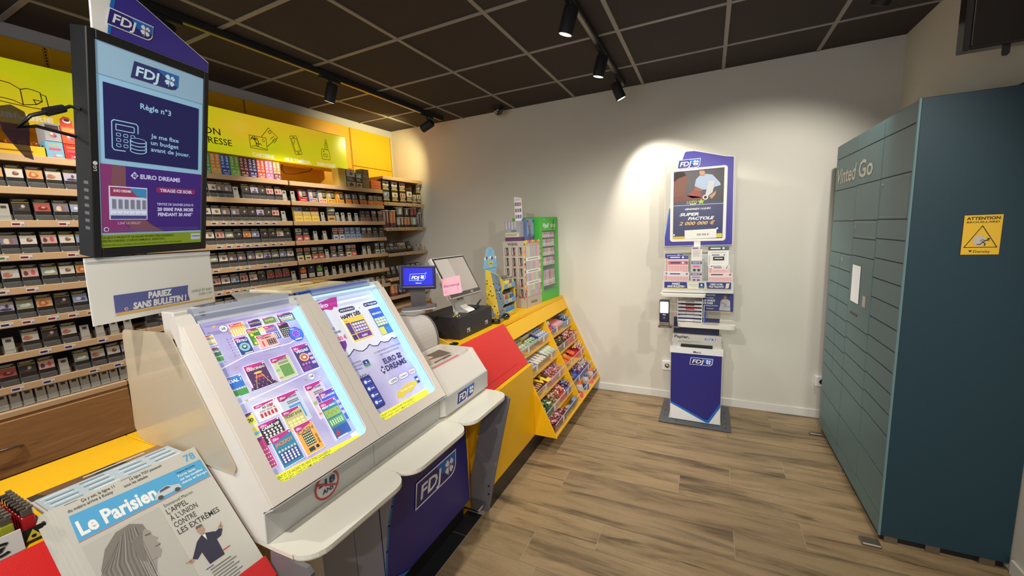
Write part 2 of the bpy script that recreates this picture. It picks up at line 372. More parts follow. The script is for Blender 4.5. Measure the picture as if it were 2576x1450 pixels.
# ------------------------------------------------------------------ tobacco shelving: four bays
SX = -2.90
price_bar = [C((40, 34, 110)), C((120, 30, 50)), C((60, 60, 70)), C((70, 120, 60))]
ZS = [2.025, 1.875, 1.72, 1.565, 1.41, 1.26, 1.105, 0.955]
def make_bay(name_label, y0, y1, zs, back, labels, depth=0.36, lowest=0.845):
    t = thing('shelf_bay', name_label, 'shelving', (SX, (y0+y1)/2, 0.82), 'shelving bays along the left wall')
    b = MB(); b.box(-3.285, -3.27, y0+0.004, y1-0.004, lowest, zs[0]-0.03, back); b.build('back_panel', t)
    for i, z in enumerate(zs):
        b = MB(); dx = 0.0
        b.box(SX-depth+dx, SX-0.012, y0+0.004, y1-0.004, z-0.022, z-0.004, tan)
        b.box(SX-0.012, SX, y0+0.004, y1-0.004, z-0.034, z, tan, 0.002)
        o = b.build('shelf', t)
        for y in (y0+0.012, y1-0.012):
            b = MB(); b.extrude([(SX-0.03, y-0.002, z-0.022), (-3.27, y-0.002, z-0.022), (-3.27, y-0.002, z-0.075), (SX-0.12, y-0.002, z-0.045)], (0, 0.004, 0), yellow_wall if back is beige_back else soft_black); b.build('shelf_bracket', o)
        for (y, c) in labels.get(i, []):
            b = MB(); cv = CV(b, (SX+0.0005, y, z-0.031), (0, 1, 0), (0, 0, 1))
            cv.rect(-0.021, 0.002, 0.021, 0.024, C((226, 214, 206)), 1); cv.rect(-0.018, 0.008, 0.006, 0.017, price_bar[c % 4], 2)
            cv.rect(0.010, 0.006, 0.019, 0.012, C((150, 140, 150)), 2)
            b.build('price_label', o)
    return t
L0 = {2: [(0.708, 1), (0.86, 1)], 3: [(0.64, 3), (0.712, 1), (0.87, 1), (0.945, 0)], 4: [(0.62, 2), (0.71, 1), (0.94, 0)], 5: [(0.61, 0), (0.676, 1), (0.758, 1), (0.83, 1), (0.90, 1)],
      6: [(0.71, 0), (0.795, 0), (0.92, 0)], 7: [(0.60, 0), (0.70, 0), (0.865, 2), (0.965, 0)]}
L1 = {2: [(1.55+0.058*i, [0, 0, 0, 1, 0, 0, 2, 0][i]) for i in range(8)], 3: [(1.56+0.062*i, [0, 0, 1, 0, 0, 0, 2, 2][i]) for i in range(8)],
      4: [(1.52, 1), (1.66, 3), (1.72, 3), (1.85, 0), (1.96, 1)], 5: [(1.52+0.055*i, i) for i in range(5)]}
L3 = {1: [(3.17, 2), (3.46, 0), (3.55, 2), (3.63, 0)], 2: [(3.18, 0), (3.29, 0), (3.4, 0), (3.62, 0), (3.7, 2)], 3: [(3.3, 2), (3.37, 0), (3.5, 0)]}
make_bay('left shelving bay, cut by the frame edge, dark back, under the open book sign', 0.11, 1.108, ZS, dark_back, L0)
make_bay('shelving bay partly behind the tall portrait screen, tan edges, rows of dark packs', 1.112, 2.108, ZS, dark_back, L1)
make_bay('middle shelving bay with coloured tins, yellow packs and grey cards', 2.112, 3.112, ZS, dark_back, {})
make_bay('narrow corner shelving bay with round tubs, beside the back wall', 3.118, 3.735, [2.165, 1.911, 1.658, 1.398, 1.146, 0.955], beige_back, L3)

# drawer cabinets under the shelving
def cabinet(label, y0, y1, handle=True):
    t = thing('drawer_cabinet', label, 'cabinet', (SX+0.01, (y0+y1)/2, 0), 'walnut drawer cabinets under the shelving')
    b = MB(); b.box(-3.27, -2.905, y0, y1, 0.0, 0.808, wood); b.build('body', t)
    b = MB(); b.box(-3.27, SX+0.004, y0, y1, 0.811, 0.842, tan, 0.004); b.build('top_board', t)
    for z0, z1 in ((0.545, 0.800), (0.285, 0.537), (0.03, 0.277)):
        b = MB(); b.box(-2.905, -2.885, y0+0.004, y1-0.004, z0, z1, wood, 0.003); d = b.build('drawer', t)
        b = MB(); yc = (y0+y1)/2; zc = (z0+z1)/2+0.01
        b.tube([(-2.885, yc-0.10, zc-0.012), (-2.868, yc-0.08, zc-0.002), (-2.858, yc-0.03, zc+0.002), (-2.858, yc+0.03, zc+0.002), (-2.868, yc+0.08, zc-0.002), (-2.885, yc+0.10, zc-0.012)], 0.006, brushed, 8)
        b.build('handle', d)
    return t
cabinet('walnut drawer cabinet with a bowed metal handle, cut by the left frame edge', -0.04, 0.985)
cabinet('walnut drawer cabinet hidden mostly behind the scratch card display', 0.99, 2.108)
cabinet('walnut drawer cabinet below the middle bay of tins and cards', 2.112, 3.735)

# ---- packs
ORD = ['first', 'second', 'third', 'fourth', 'fifth', 'sixth', 'seventh', 'eighth', 'ninth', 'tenth', 'eleventh', 'twelfth', 'thirteenth', 'fourteenth', 'fifteenth', 'sixteenth', 'seventeenth']
K = lambda r, g, b_: C((r, g, b_), 0.45)
pk_black = C((40, 37, 35), 0.4); pk_text = C((205, 200, 190)); pk_yel = C((205, 180, 60))
# picture styles: name, background, list of blobs (cx, cy, rx, ry, colour) in picture units 0..1
PICS = {
 'white': ((212, 205, 196), [(0.55, 0.5, 0.22, 0.26, (120, 86, 74)), (0.6, 0.62, 0.1, 0.14, (178, 140, 122))]),
 'orange': ((214, 160, 110), [(0.4, 0.45, 0.34, 0.4, (190, 106, 62)), (0.42, 0.5, 0.16, 0.22, (226, 176, 128))]),
 'hand': ((196, 190, 182), [(0.3, 0.4, 0.32, 0.3, (168, 112, 88)), (0.5, 0.45, 0.14, 0.12, (196, 136, 110))]),
 'lilac': ((180, 172, 196), [(0.5, 0.18, 0.42, 0.16, (70, 60, 92)), (0.6, 0.6, 0.12, 0.22, (84, 66, 70))]),
 'figure': ((128, 120, 134), [(0.36, 0.4, 0.24, 0.34, (206, 196, 184)), (0.6, 0.45, 0.12, 0.3, (150, 96, 78))]),
 'dark': ((62, 56, 56), [(0.6, 0.6, 0.14, 0.2, (186, 176, 168)), (0.5, 0.3, 0.2, 0.12, (96, 84, 82))]),
 'green': ((150, 156, 140), [(0.5, 0.42, 0.4, 0.22, (206, 208, 190)), (0.7, 0.5, 0.16, 0.18, (226, 224, 208))]),
 'blue': ((150, 160, 190), [(0.4, 0.5, 0.2, 0.2, (214, 216, 226)), (0.7, 0.4, 0.18, 0.24, (92, 100, 140))]),
 'pink': ((206, 166, 158), [(0.24, 0.45, 0.16, 0.3, (96, 70, 66)), (0.68, 0.55, 0.14, 0.34, (190, 92, 96))]),
 'wound': ((168, 84, 80), [(0.5, 0.4, 0.34, 0.26, (112, 40, 44)), (0.55, 0.5, 0.16, 0.12, (206, 150, 136))]),
}
PROTO = {}
def art_pic(cv, x0, y0, w, h, pic, L=1):
    bgc, blobs = PICS[pic]
    cv.rect(x0, y0, x0+w, y0+h, K(*bgc), L)
    for i, (cx, cy, rx, ry, c) in enumerate(blobs):
        pts = [(min(max(px, 0.01), 0.99), min(max(py, 0.02), 0.98)) for px, py in [(cx+rx*math.cos(a*0.6283)*(0.85+0.15*math.cos(a*2.1+i)), cy+ry*math.sin(a*0.6283)) for a in range(10)]]
        cv.poly([(x0+px*w, y0+py*h) for px, py in pts], K(*c), L+1+i)
def pack_proto(pic, kind='dark'):
    key = (pic, kind)
    if key in PROTO: return PROTO[key]
    if kind == 'card':
        root = MB(); root.box(-0.004, 0.0, -0.0165, 0.0165, 0, 0.076, K(172, 170, 160)); cv = CV(root, (0.0, -0.0165, 0), (0, 1, 0), (0, 0, 1))
        cv.rect(0.008, 0.055, 0.025, 0.067, K(66, 60, 54), 1); cv.rect(0.009, 0.052, 0.024, 0.0535, K(160, 155, 90), 1); cv.rect(0.006, 0.012, 0.027, 0.0125, K(120, 118, 110), 1)
        r = root.build('slot_card', origin=(0, 0, 0)); ch = []
    else:
        body, low, tall = {'dark': (pk_black, pk_black, 0.103), 'yellow': (K(196, 170, 90), K(232, 200, 96), 0.112), 'gold': (K(50, 44, 40), K(196, 168, 110), 0.118), 'red': (pk_black, K(196, 60, 62), 0.100),
                           'cream': (pk_black, K(214, 198, 150), 0.100), 'navyw': (pk_black, K(170, 180, 214), 0.100), 'skyblue': (K(60, 74, 110), K(92, 140, 200), 0.102), 'brown': (pk_black, K(150, 76, 62), 0.100),
                           'maroon': (pk_black, K(92, 44, 54), 0.098), 'orangebox': (K(60, 52, 46), K(214, 122, 40), 0.095), 'violet': (pk_black, K(96, 70, 130), 0.098), 'paper': (pk_black, K(206, 204, 192), 0.100)}[kind]
        w = 0.0275 if kind not in ('yellow', 'gold', 'orangebox') else 0.036
        B = MB(); B.box(-0.022, 0, -w, w, 0, tall, body, 0.0015); cv = CV(B, (0.0, -w, 0), (0, 1, 0), (0, 0, 1), 0.0003)
        if low is not body: cv.rect(0.001, 0.001, 2*w-0.001, tall*0.36, low, 1); cv.rrect(0.012, tall*0.1, 2*w-0.012, tall*0.24, 0.004, K(120, 70, 50) if kind in ('gold', 'brown') else K(230, 220, 200) if kind in ('red', 'violet', 'orangebox') else body, 2)
        for q in range(2):
            zz = tall*(0.955-0.055*q) if kind == 'dark' else tall*(0.60-0.07*q); cv.rect(0.005, zz-0.0022, 2*w-0.006-0.008*q, zz, pk_text, 1)
        cv.rect(0.0, tall*0.80, 2*w, tall*0.825, pk_yel, 1) if kind == 'dark' else cv.rect(0, tall*0.385, 2*w, tall*0.41, pk_yel, 1)
        if kind == 'dark': cv.rect(0.012, tall*0.17, 2*w-0.012, tall*0.185, K(96, 92, 86), 1)
        r = B.build('cigarette_pack', origin=(0, 0, 0)); ch = []
        B = MB(); cv = CV(B, (0.0004, -w, 0), (0, 1, 0), (0, 0, 1), 0.0003)
        if kind == 'dark': art_pic(cv, 0.001, tall*0.42, 2*w-0.002, tall*0.37, pic)
        else: art_pic(cv, 0.001, tall*0.70, 2*w-0.002, tall*0.28, pic)
        ch.append(B.build('warning_picture', origin=(0, 0, 0)))
    if kind in ('dark', 'red', 'cream', 'navyw', 'skyblue', 'brown', 'maroon', 'violet', 'paper', 'card'):
        w = 0.029 if kind != 'card' else 0.021
        B = MB(); B.box(0.003, 0.0042, -w, w, 0.0, 0.024, holder); B.box(-0.02, 0.004, -w-0.0008, -w+0.0006, 0, 0.040, holder); B.box(0.0028, 0.0046, -w*0.9, w*0.9, 0.0236, 0.0244, clear_edge); B.box(0.0028, 0.0048, -w, -w+0.005, 0.0, 0.004, clear_edge)
        ch.append(B.build('clear_holder', origin=(0, 0, 0)))
    for c in ch: c.parent = r
    PROTO[key] = (r, ch, [False]); return PROTO[key]
def place(key, loc, label, cat, group, rot=(0, 0, 0), lean=0.0):
    r, ch, used = PROTO[key] if isinstance(key, tuple) else key
    if not used[0]: used[0] = True; o = r
    else:
        o = r.copy(); COL.objects.link(o); ALL.append(o)
        for c in ch:
            d = c.copy(); COL.objects.link(d); d.parent = o; ALL.append(d)
    o.location = loc; o.rotation_euler = (rot[0], rot[1]-lean, rot[2]); tag(o, label, cat, group); return o
SHELFN = ['top', 'second', 'third', 'fourth', 'fifth', 'sixth', 'seventh', 'eighth', 'ninth']
DESC = {'dark': 'dark pack', 'red': 'red-bottomed pack', 'cream': 'cream-bottomed pack', 'yellow': 'yellow pack', 'gold': 'tall gold pack', 'navyw': 'black and pale blue pack', 'skyblue': 'sky blue pack',
        'brown': 'black and brown pack', 'maroon': 'maroon-bottomed pack', 'orangebox': 'orange-bottomed pack', 'violet': 'violet-bottomed pack', 'paper': 'grey-white pack', 'card': 'grey card in empty slot'}
def row(bay, shelf_i, z, items, x=SX-0.017, side='left'):
    """items: (y, kind, pic)"""
    for i, (y, kind, pic) in enumerate(sorted(items, key=lambda q: q[0])):
        pack_proto(pic if kind != 'card' else '', kind)
        pos = ORD[i]+' from left'
        if kind == 'card': lab = 'grey card in empty slot, %s, %s row, %s' % (pos, SHELFN[shelf_i], bay)
        else: lab = '%s with %s picture, %s, %s row, %s' % (DESC[kind], {'figure': 'grey figure', 'dark': 'murky'}.get(pic, pic), pos, SHELFN[shelf_i], bay)
        place((pic if kind != 'card' else '', kind), (x+random.uniform(-0.002, 0.001), y, z+0.0005), lab, 'display card' if kind == 'card' else 'cigarette pack',
              ('grey slot cards, ' if kind == 'card' else 'packs, ')+SHELFN[shelf_i]+' row, '+bay, lean=0.10)
PK = list(PICS)
def auto(ys, pics, cards=()):
    return [(y, 'card' if i in cards else 'dark', pics[i % len(pics)]) for i, y in enumerate(ys)]
BL = 'left bay'
row(BL, 0, 1.875, auto([0.549, 0.611, 0.673, 0.735, 0.799, 0.862, 0.924, 0.986, 1.048], ['white', 'green', 'orange', 'white', 'orange', 'hand', 'lilac', 'white', 'figure']))
row(BL, 1, 1.72, auto([0.555, 0.617, 0.68, 0.735, 0.803, 0.866, 0.926, 0.988, 1.05], ['dark', 'pink', '', 'dark', 'wound', 'figure', 'blue', 'white', 'hand'], (2,)))
row(BL, 2, 1.565, auto([0.553, 0.613, 0.675, 0.736, 0.803, 0.865, 0.925, 0.987, 1.049], ['hand', 'white', 'figure', 'white', 'pink', 'white', 'blue', 'lilac', 'dark']))
row(BL, 3, 1.41, auto([0.535, 0.596, 0.658, 0.719, 0.783, 0.844, 0.903, 0.963, 1.025], ['dark', 'green', 'hand', 'pink', 'green', 'white', 'orange', 'dark', 'blue']))
row(BL, 4, 1.26, auto([0.50, 0.56, 0.621, 0.682, 0.745, 0.808, 0.871, 0.935, 0.997], ['white', 'pink', 'lilac', 'green', 'orange', 'dark', 'blue', 'figure', 'wound']))
row(BL, 5, 1.105, auto([0.484, 0.546, 0.608, 0.677, 0.743, 0.808, 0.865, 0.922, 0.98, 1.04], ['', 'white', '', 'hand', 'dark', 'hand', '', '', '', ''], (0, 2, 6, 7, 8, 9)))
row(BL, 6, 0.955, auto([0.463, 0.525, 0.586, 0.648, 0.71, 0.767, 0.833, 0.897, 0.961, 1.021], ['orange', 'blue', 'wound', 'dark', 'pink', '', 'green', 'hand', 'white', 'lilac'], (5,)))
row(BL, 7, 0.845, auto([0.51, 0.55, 0.59, 0.63, 0.672, 0.711, 0.75, 0.79, 0.828, 0.867, 0.906, 0.944, 0.985, 1.025], [''], range(14)))
BM = 'bay behind the tall screen'
hid = [1.15, 1.212, 1.274, 1.336, 1.398, 1.46]
row(BM, 0, 1.875, auto(hid+[1.52, 1.585, 1.64, 1.70, 1.75, 1.80, 1.855, 1.912, 1.97, 2.03, 2.082][0:0]+[1.52, 1.58, 1.625, 1.672, 1.722, 1.790, 1.850, 1.907, 1.966, 2.03, 2.078], ['white', 'hand', 'green', 'dark', 'orange', 'pink', 'blue', 'white', 'figure', 'figure', '', 'dark', 'lilac', 'dark', 'pink', 'pink', ''], (10, 16)))
row(BM, 1, 1.72, auto(hid+[1.52, 1.58, 1.64, 1.70, 1.757, 1.815, 1.873, 1.932, 1.990, 2.05], ['green', 'white', 'dark', 'hand', 'lilac', 'wound', 'white', 'white', 'figure', 'figure', 'dark', 'dark', 'lilac', 'dark', 'pink', '',], (15,)))
row(BM, 2, 1.565, auto(hid+[1.52, 1.582, 1.642, 1.70, 1.76, 1.82, 1.885, 1.945, 2.005, 2.065], ['blue', 'white', 'hand', 'green', 'dark', 'pink', 'white', 'pink', 'green', 'dark', 'orange', 'blue', 'dark', 'dark', 'hand', 'dark']))
row(BM, 3, 1.41, auto(hid+[1.522, 1.584, 1.643, 1.703, 1.767, 1.826, 1.886, 1.947, 2.008, 2.069], ['hand', 'dark', 'white', 'lilac', 'green', 'blue', 'green', 'white', 'figure', 'figure', 'figure', 'white', 'lilac', 'green', 'blue', 'white']))
row(BM, 4, 1.26, auto([1.15, 1.212, 1.274, 1.336, 1.398, 1.458, 1.519, 1.578, 1.638, 1.70, 1.764, 1.828, 1.892, 1.955, 2.017, 2.075], ['lilac', 'white', 'dark', 'hand', 'green', 'blue', 'pink', 'white', 'blue', 'pink', 'hand', 'dark', 'wound', 'wound', 'wound', ''], (15,)))
row(BM, 5, 1.105, auto([1.15+0.062*i for i in range(15)], ['dark', 'hand', 'white', 'pink', 'dark', 'figure', 'hand', 'lilac', 'dark', 'wound', 'hand', 'pink', 'white', 'blue', 'dark']))
BC = 'middle bay'
row(BC, 1, 1.72, [(2.177, 'yellow', 'blue'), (2.253, 'yellow', 'dark'), (2.33, 'yellow', 'wound'), (2.402, 'card', ''), (2.551, 'card', ''), (2.611, 'card', ''), (2.686, 'card', ''), (2.764, 'card', ''),
     (2.842, 'brown', 'dark'), (2.907, 'brown', 'dark'), (2.985, 'brown', 'hand'), (3.068, 'brown', 'hand')])
pack_proto('green', 'gold'); place(('green', 'gold'), (SX-0.014, 2.482, 1.7205), 'tall black and gold pack leaning out over the third shelf edge, middle bay', 'cigarette pack', None, lean=0.03, rot=(0, 0, -0.12))
row(BC, 2, 1.565, [(2.161, 'red', 'white'), (2.224, 'red', 'dark'), (2.311, 'card', ''), (2.402, 'card', ''), (2.512, 'navyw', 'pink'), (2.575, 'navyw', 'pink'), (2.642, 'skyblue', 'blue'), (2.703, 'skyblue', 'blue'), (2.770, 'skyblue', 'blue'),
     (2.84, 'maroon', 'green'), (2.908, 'maroon', 'green'), (2.985, 'maroon', 'dark'), (3.067, 'maroon', 'dark')])
row(BC, 3, 1.41, [(2.152, 'cream', 'orange'), (2.22, 'cream', 'orange'), (2.286, 'red', 'green'), (2.347, 'red', 'green'), (2.405, 'card', ''), (2.475, 'violet', 'pink'), (2.549, 'violet', 'blue'), (2.634, 'cream', 'hand'), (2.694, 'red', 'orange'),
     (2.821, 'card', ''), (2.882, 'card', ''), (2.991, 'paper', 'blue'), (3.063, 'paper', 'blue')])
row(BC, 4, 1.26, [(y, 'card', '') for y in [2.379, 2.458, 2.532, 2.604, 2.672, 2.747, 2.824, 2.9, 2.975, 3.051]])
row(BC, 5, 1.105, [(y, 'card', '') for y in [2.60, 2.68, 2.76, 2.84, 2.90, 2.961, 3.036]])
row(BC, 0, 1.875, [(2.147, 'card', '')])
# cigarillo tins on the second row of the middle bay
tin_cols = [((186, 34, 40), (150, 130, 124), 'red'), ((150, 176, 222), (196, 150, 150), 'pale blue'), ((214, 206, 190), (170, 176, 140), 'white'), ((240, 196, 40), (150, 160, 120), 'bright yellow'), ((236, 180, 30), (214, 130, 70), 'yellow and orange')]
for i, (y, (c, p, nm)) in enumerate(zip((2.236, 2.329, 2.421, 2.508, 2.60), tin_cols)):
    b = MB(M=Matrix.Translation((SX-0.018, y, 1.8755)) @ Matrix.Rotation(-0.12, 4, 'Y'))
    b.extrude([(-0.015, u, v) for u, v in rr(-0.038, 0, 0.038, 0.102, 0.008)], (0.015, 0, 0), K(*c), m2=K(*c)); cv = CV(b, (0, -0.038, 0), (0, 1, 0), (0, 0, 1))
    cv.rect(0.036, 0.034, 0.073, 0.095, pk_black, 1); cv.rect(0.004, 0.034, 0.035, 0.095, K(*p), 1); cv.circle(0.02, 0.062, 0.010, K(210, 190, 170), 2, 12, 0.02)
    for q in range(5): cv.rect(0.040, 0.048+q*0.009, 0.062+0.006*(q % 2), 0.0515+q*0.009, pk_text, 2)
    cv.rect(0.036, 0.029, 0.073, 0.034, pk_yel, 1); cv.rrect(0.008, 0.006, 0.066, 0.022, 0.003, K(190, 60, 60), 1); cv.rect(0.014, 0.010, 0.058, 0.015, K(236, 226, 214), 2)
    o = b.build('cigarillo_tin', origin=(SX-0.018, y, 1.8755)); tag(o, '%s cigarillo tin on the second row of the middle bay' % nm, 'tin', 'cigarillo tins in the middle bay')
for i, (y, w) in enumerate(((2.69, 0.066), (2.768, 0.066), (2.862, 0.084))):
    b = MB(M=Matrix.Translation((SX-0.018, y, 1.8755)) @ Matrix.Rotation(-0.1, 4, 'Y')); b.box(-0.02, 0, -w/2, w/2, 0, 0.092+0.006*i, K(56, 50, 46), 0.001); cv = CV(b, (0, -w/2, 0), (0, 1, 0), (0, 0, 1))
    cv.rect(0, 0, w, 0.036, K(210, 120, 40), 1); cv.rect(0, 0.036, w, 0.040, pk_yel, 1); cv.circle(w/2, 0.018, 0.009, K(190, 96, 40), 2); cv.rect(0.004, 0.046, w*0.42, 0.086, K(140, 146, 150), 1); cv.rect(w*0.2, 0.05, w*0.32, 0.08, K(206, 196, 186), 2)
    for q in range(4): cv.rect(w*0.5, 0.052+q*0.009, w*0.9, 0.055+q*0.009, pk_text, 1)
    o = b.build('cigarillo_box', origin=(SX-0.018, y, 1.8755)); tag(o, '%s orange and black cigarillo box right of the tins, second row' % ['narrow first', 'narrow second', 'taller third'][i], 'box', 'orange cigarillo boxes')
b = MB(); b.box(SX-0.07, SX-0.015, 2.925, 3.108, 1.8755, 1.965, K(58, 52, 48), 0.001); b.box(SX-0.0715, SX-0.0135, 2.924, 3.109, 1.876, 1.915, K(214, 118, 44), 0.001); cv = CV(b, (SX-0.0134, 2.925, 1.8755), (0, 1, 0), (0, 0, 1))
cv.rect(0.06, 0.04, 0.11, 0.086, K(120, 110, 100), 2); cv.rect(0.004, 0.045, 0.05, 0.085, K(150, 140, 120), 2); cv.circle(0.032, 0.02, 0.009, K(226, 190, 120), 2); cv.circle(0.115, 0.019, 0.012, K(226, 190, 120), 2); cv.circle(0.115, 0.019, 0.009, K(150, 80, 40), 3)
for q in range(4): cv.rect(0.12, 0.05+q*0.009, 0.17, 0.053+q*0.009, pk_text, 2)
tag(b.build('cigarillo_box'), 'wide orange carton at the right end of the second row, middle bay', 'box', 'orange cigarillo boxes')
# three e-liquid boxes on the fifth row
for i, (y, c, a) in enumerate(((2.157, (206, 104, 50), 'orange'), (2.233, (60, 56, 92), 'navy'), (2.309, (110, 170, 60), 'green'))):
    b = MB(); b.box(SX-0.06, SX-0.016, y-0.032, y+0.032, 1.2605, 1.365, pk_black, 0.001); cv = CV(b, (SX-0.016, y-0.032, 1.2605), (0, 1, 0), (0, 0, 1))
    cv.poly([(0.004, 0.06), (0.06, 0.06), (0.05, 0.095), (0.032, 0.08), (0.014, 0.095)], K(*c), 1); cv.rrect(0.01, 0.048, 0.054, 0.060, 0.004, K(*c), 1); cv.circle(0.032, 0.088, 0.008, K(230, 226, 216), 2)
    cv.rect(0.006, 0.008, 0.058, 0.026, K(226, 224, 214), 1); cv.rect(0.006, 0.029, 0.058, 0.040, K(226, 224, 214), 1); cv.rect(0.01, 0.012, 0.05, 0.0135, pk_black, 2); cv.rect(0.01, 0.018, 0.05, 0.0195, pk_black, 2)
    tag(b.build('liquid_box'), 'black box with %s wing pattern at the left of the fifth row' % a, 'box', 'patterned black boxes, fifth row')
# X-bar cartons on the top shelf
XB = [((236, 150, 40), (240, 176, 70), 'orange'), ((40, 100, 190), (40, 90, 190), 'blue'), ((120, 180, 40), (140, 200, 60), 'green'), ((124, 30, 40), (120, 26, 36), 'dark red'), ((54, 40, 110), (44, 40, 116), 'violet blue'),
      ((214, 80, 40), (200, 90, 70), 'vermilion'), ((196, 110, 150), (196, 120, 160), 'pink'), ((160, 130, 50), (130, 60, 80), 'olive and plum'), ]
YB = [1.588, 1.648, 1.708, 1.770, 1.830, 1.889, 1.949, 2.010, 2.069]
def xbar(y0, y1, c1, c2, nm):
    for sub in (0, 1):
        pass
    w = (y1-y0-0.003); t = thing('vape_carton', '%s upright carton with white lettering on the top shelf' % nm, 'carton', (SX-0.02, (y0+y1)/2, 2.0255), 'coloured cartons on the top shelf')
    b = MB(); b.box(SX-0.11, SX-0.02, y0+0.001, y1-0.001, 2.0255, 2.068, K(*c2), 0.001); cv = CV(b, (SX-0.02, y0+0.001, 2.0255), (0, 1, 0), (0, 0, 1))
    cv.rect(0.01, 0.026, 0.03, 0.032, K(236, 230, 226), 1); cv.circle(w-0.012, 0.028, 0.005, K(236, 230, 226), 1, 10); cv.rect(0.016, 0.006, 0.045, 0.010, K(236, 230, 226), 1)
    for q in range(4): cv.circle(0.012+q*0.012, 0.016, 0.003, K(226, 216, 214), 1, 8)
    b.build('lower_box', t)
    b = MB(); b.box(SX-0.11, SX-0.021, y0+0.001, y1-0.001, 2.0682, 2.158, K(*c1), 0.001)
    for q in (0, 1):
        cv = CV(b, (SX-0.021, y0+0.001+q*w/2, 2.0682), (0, 1, 0), (0, 0, 1)); cv.text('X-BAR', w*0.36, 0.022, 0.022, K(240, 236, 230), 1, bold=0.02, rot=math.pi/2, w=0.062)
        cv.rect(0.004, 0.006, w/2-0.004, 0.009, K(236, 230, 226), 1); cv.rect(0.004, 0.012, w/2-0.006, 0.015, K(236, 230, 226), 1)
    b.build('upper_box', t)
for i, (c1, c2, nm) in enumerate(XB): xbar(YB[i], YB[i+1], c1, c2, nm)
xbar(1.530, 1.588, (90, 180, 90), (80, 190, 90), 'leaf green')
# cartons at the right of the top shelf
b = MB(); b.box(SX-0.10, SX-0.02, 2.69, 2.792, 2.0255, 2.18, K(60, 54, 48), 0.001)
cv = CV(b, (SX-0.02, 2.69, 2.0255), (0, 1, 0), (0, 0, 1)); art_pic(cv, 0.004, 0.092, 0.094, 0.058, 'white'); cv.rect(0.002, 0.002, 0.1, 0.05, K(206, 180, 110), 1); cv.poly([(0.02, 0.024), (0.05, 0.044), (0.082, 0.024), (0.05, 0.006)], K(120, 70, 44), 2)
for q in range(3): cv.rect(0.008, 0.060+q*0.010, 0.085-0.01*q, 0.065+q*0.010, pk_text, 1)
o = b.build('cigar_carton'); tag(o, 'black and gold carton standing on the top shelf, right of the yellow stack', 'carton', 'cartons at the right of the top shelf')
for q in range(4):
    b = MB(); b.box(SX-0.10, SX-0.02, 2.605+q*0.0205, 2.6245+q*0.0205, 2.0255, 2.182, K(236, 200, 90), 0.001); cv = CV(b, (SX-0.02, 2.605+q*0.0205, 2.0255), (0, 1, 0), (0, 0, 1)); cv.rect(0.002, 0.10, 0.017, 0.15, K(228, 176, 50), 1); cv.rect(0.002, 0.004, 0.017, 0.07, K(240, 214, 130), 1)
    tag(b.build('cigar_carton'), 'thin yellow carton edge on, %s of four from the left, top shelf' % ORD[q], 'carton', 'thin yellow cartons')
b = MB(); b.box(SX-0.10, SX-0.02, 2.797, 2.868, 2.0255, 2.158, K(60, 54, 48), 0.001); cv = CV(b, (SX-0.02, 2.797, 2.0255), (0, 1, 0), (0, 0, 1)); art_pic(cv, 0.003, 0.085, 0.065, 0.045, 'green'); cv.rect(0.002, 0.002, 0.069, 0.046, K(196, 168, 110), 1); cv.poly([(0.012, 0.024), (0.035, 0.040), (0.058, 0.024), (0.035, 0.008)], K(120, 70, 44), 2)
for q in range(2): cv.rect(0.008, 0.060+q*0.011, 0.06-0.01*q, 0.066+q*0.011, pk_text, 1)
tag(b.build('cigar_carton'), 'shorter black and gold carton with green picture on the top shelf', 'carton', 'cartons at the right of the top shelf')
b = MB(); b.box(SX-0.10, SX-0.02, 2.873, 2.96, 2.0255, 2.202, K(120, 100, 60), 0.001); cv = CV(b, (SX-0.02, 2.873, 2.0255), (0, 1, 0), (0, 0, 1)); cv.rect(0.002, 0.084, 0.085, 0.172, K(66, 50, 36), 1); cv.circle(0.045, 0.145, 0.02, K(110, 74, 50), 2)
for q in range(4): cv.rect(0.01, 0.092+q*0.009, 0.075, 0.095+q*0.009, K(160, 150, 120), 2)
tag(b.build('cigar_carton'), 'tallest olive brown carton on the top shelf', 'carton', 'cartons at the right of the top shelf')
for q in range(3):
    b = MB(); b.box(SX-0.12, SX-0.02, 2.985, 3.108, 2.0255+q*0.028, 2.0525+q*0.028, K(206, 110, 56), 0.001); cv = CV(b, (SX-0.02, 2.985, 2.0255+q*0.028), (0, 1, 0), (0, 0, 1)); cv.line([(0.01, 0.006), (0.05, 0.016), (0.11, 0.008)], 0.003, K(150, 60, 40), 1); cv.rect(0.0, 0.0, 0.002, 0.026, K(240, 220, 180), 1)
    tag(b.build('flat_carton'), 'flat orange carton, %s in the stack at the right of the top shelf' % ['lowest', 'middle', 'topmost'][q], 'carton', 'stack of flat orange cartons')
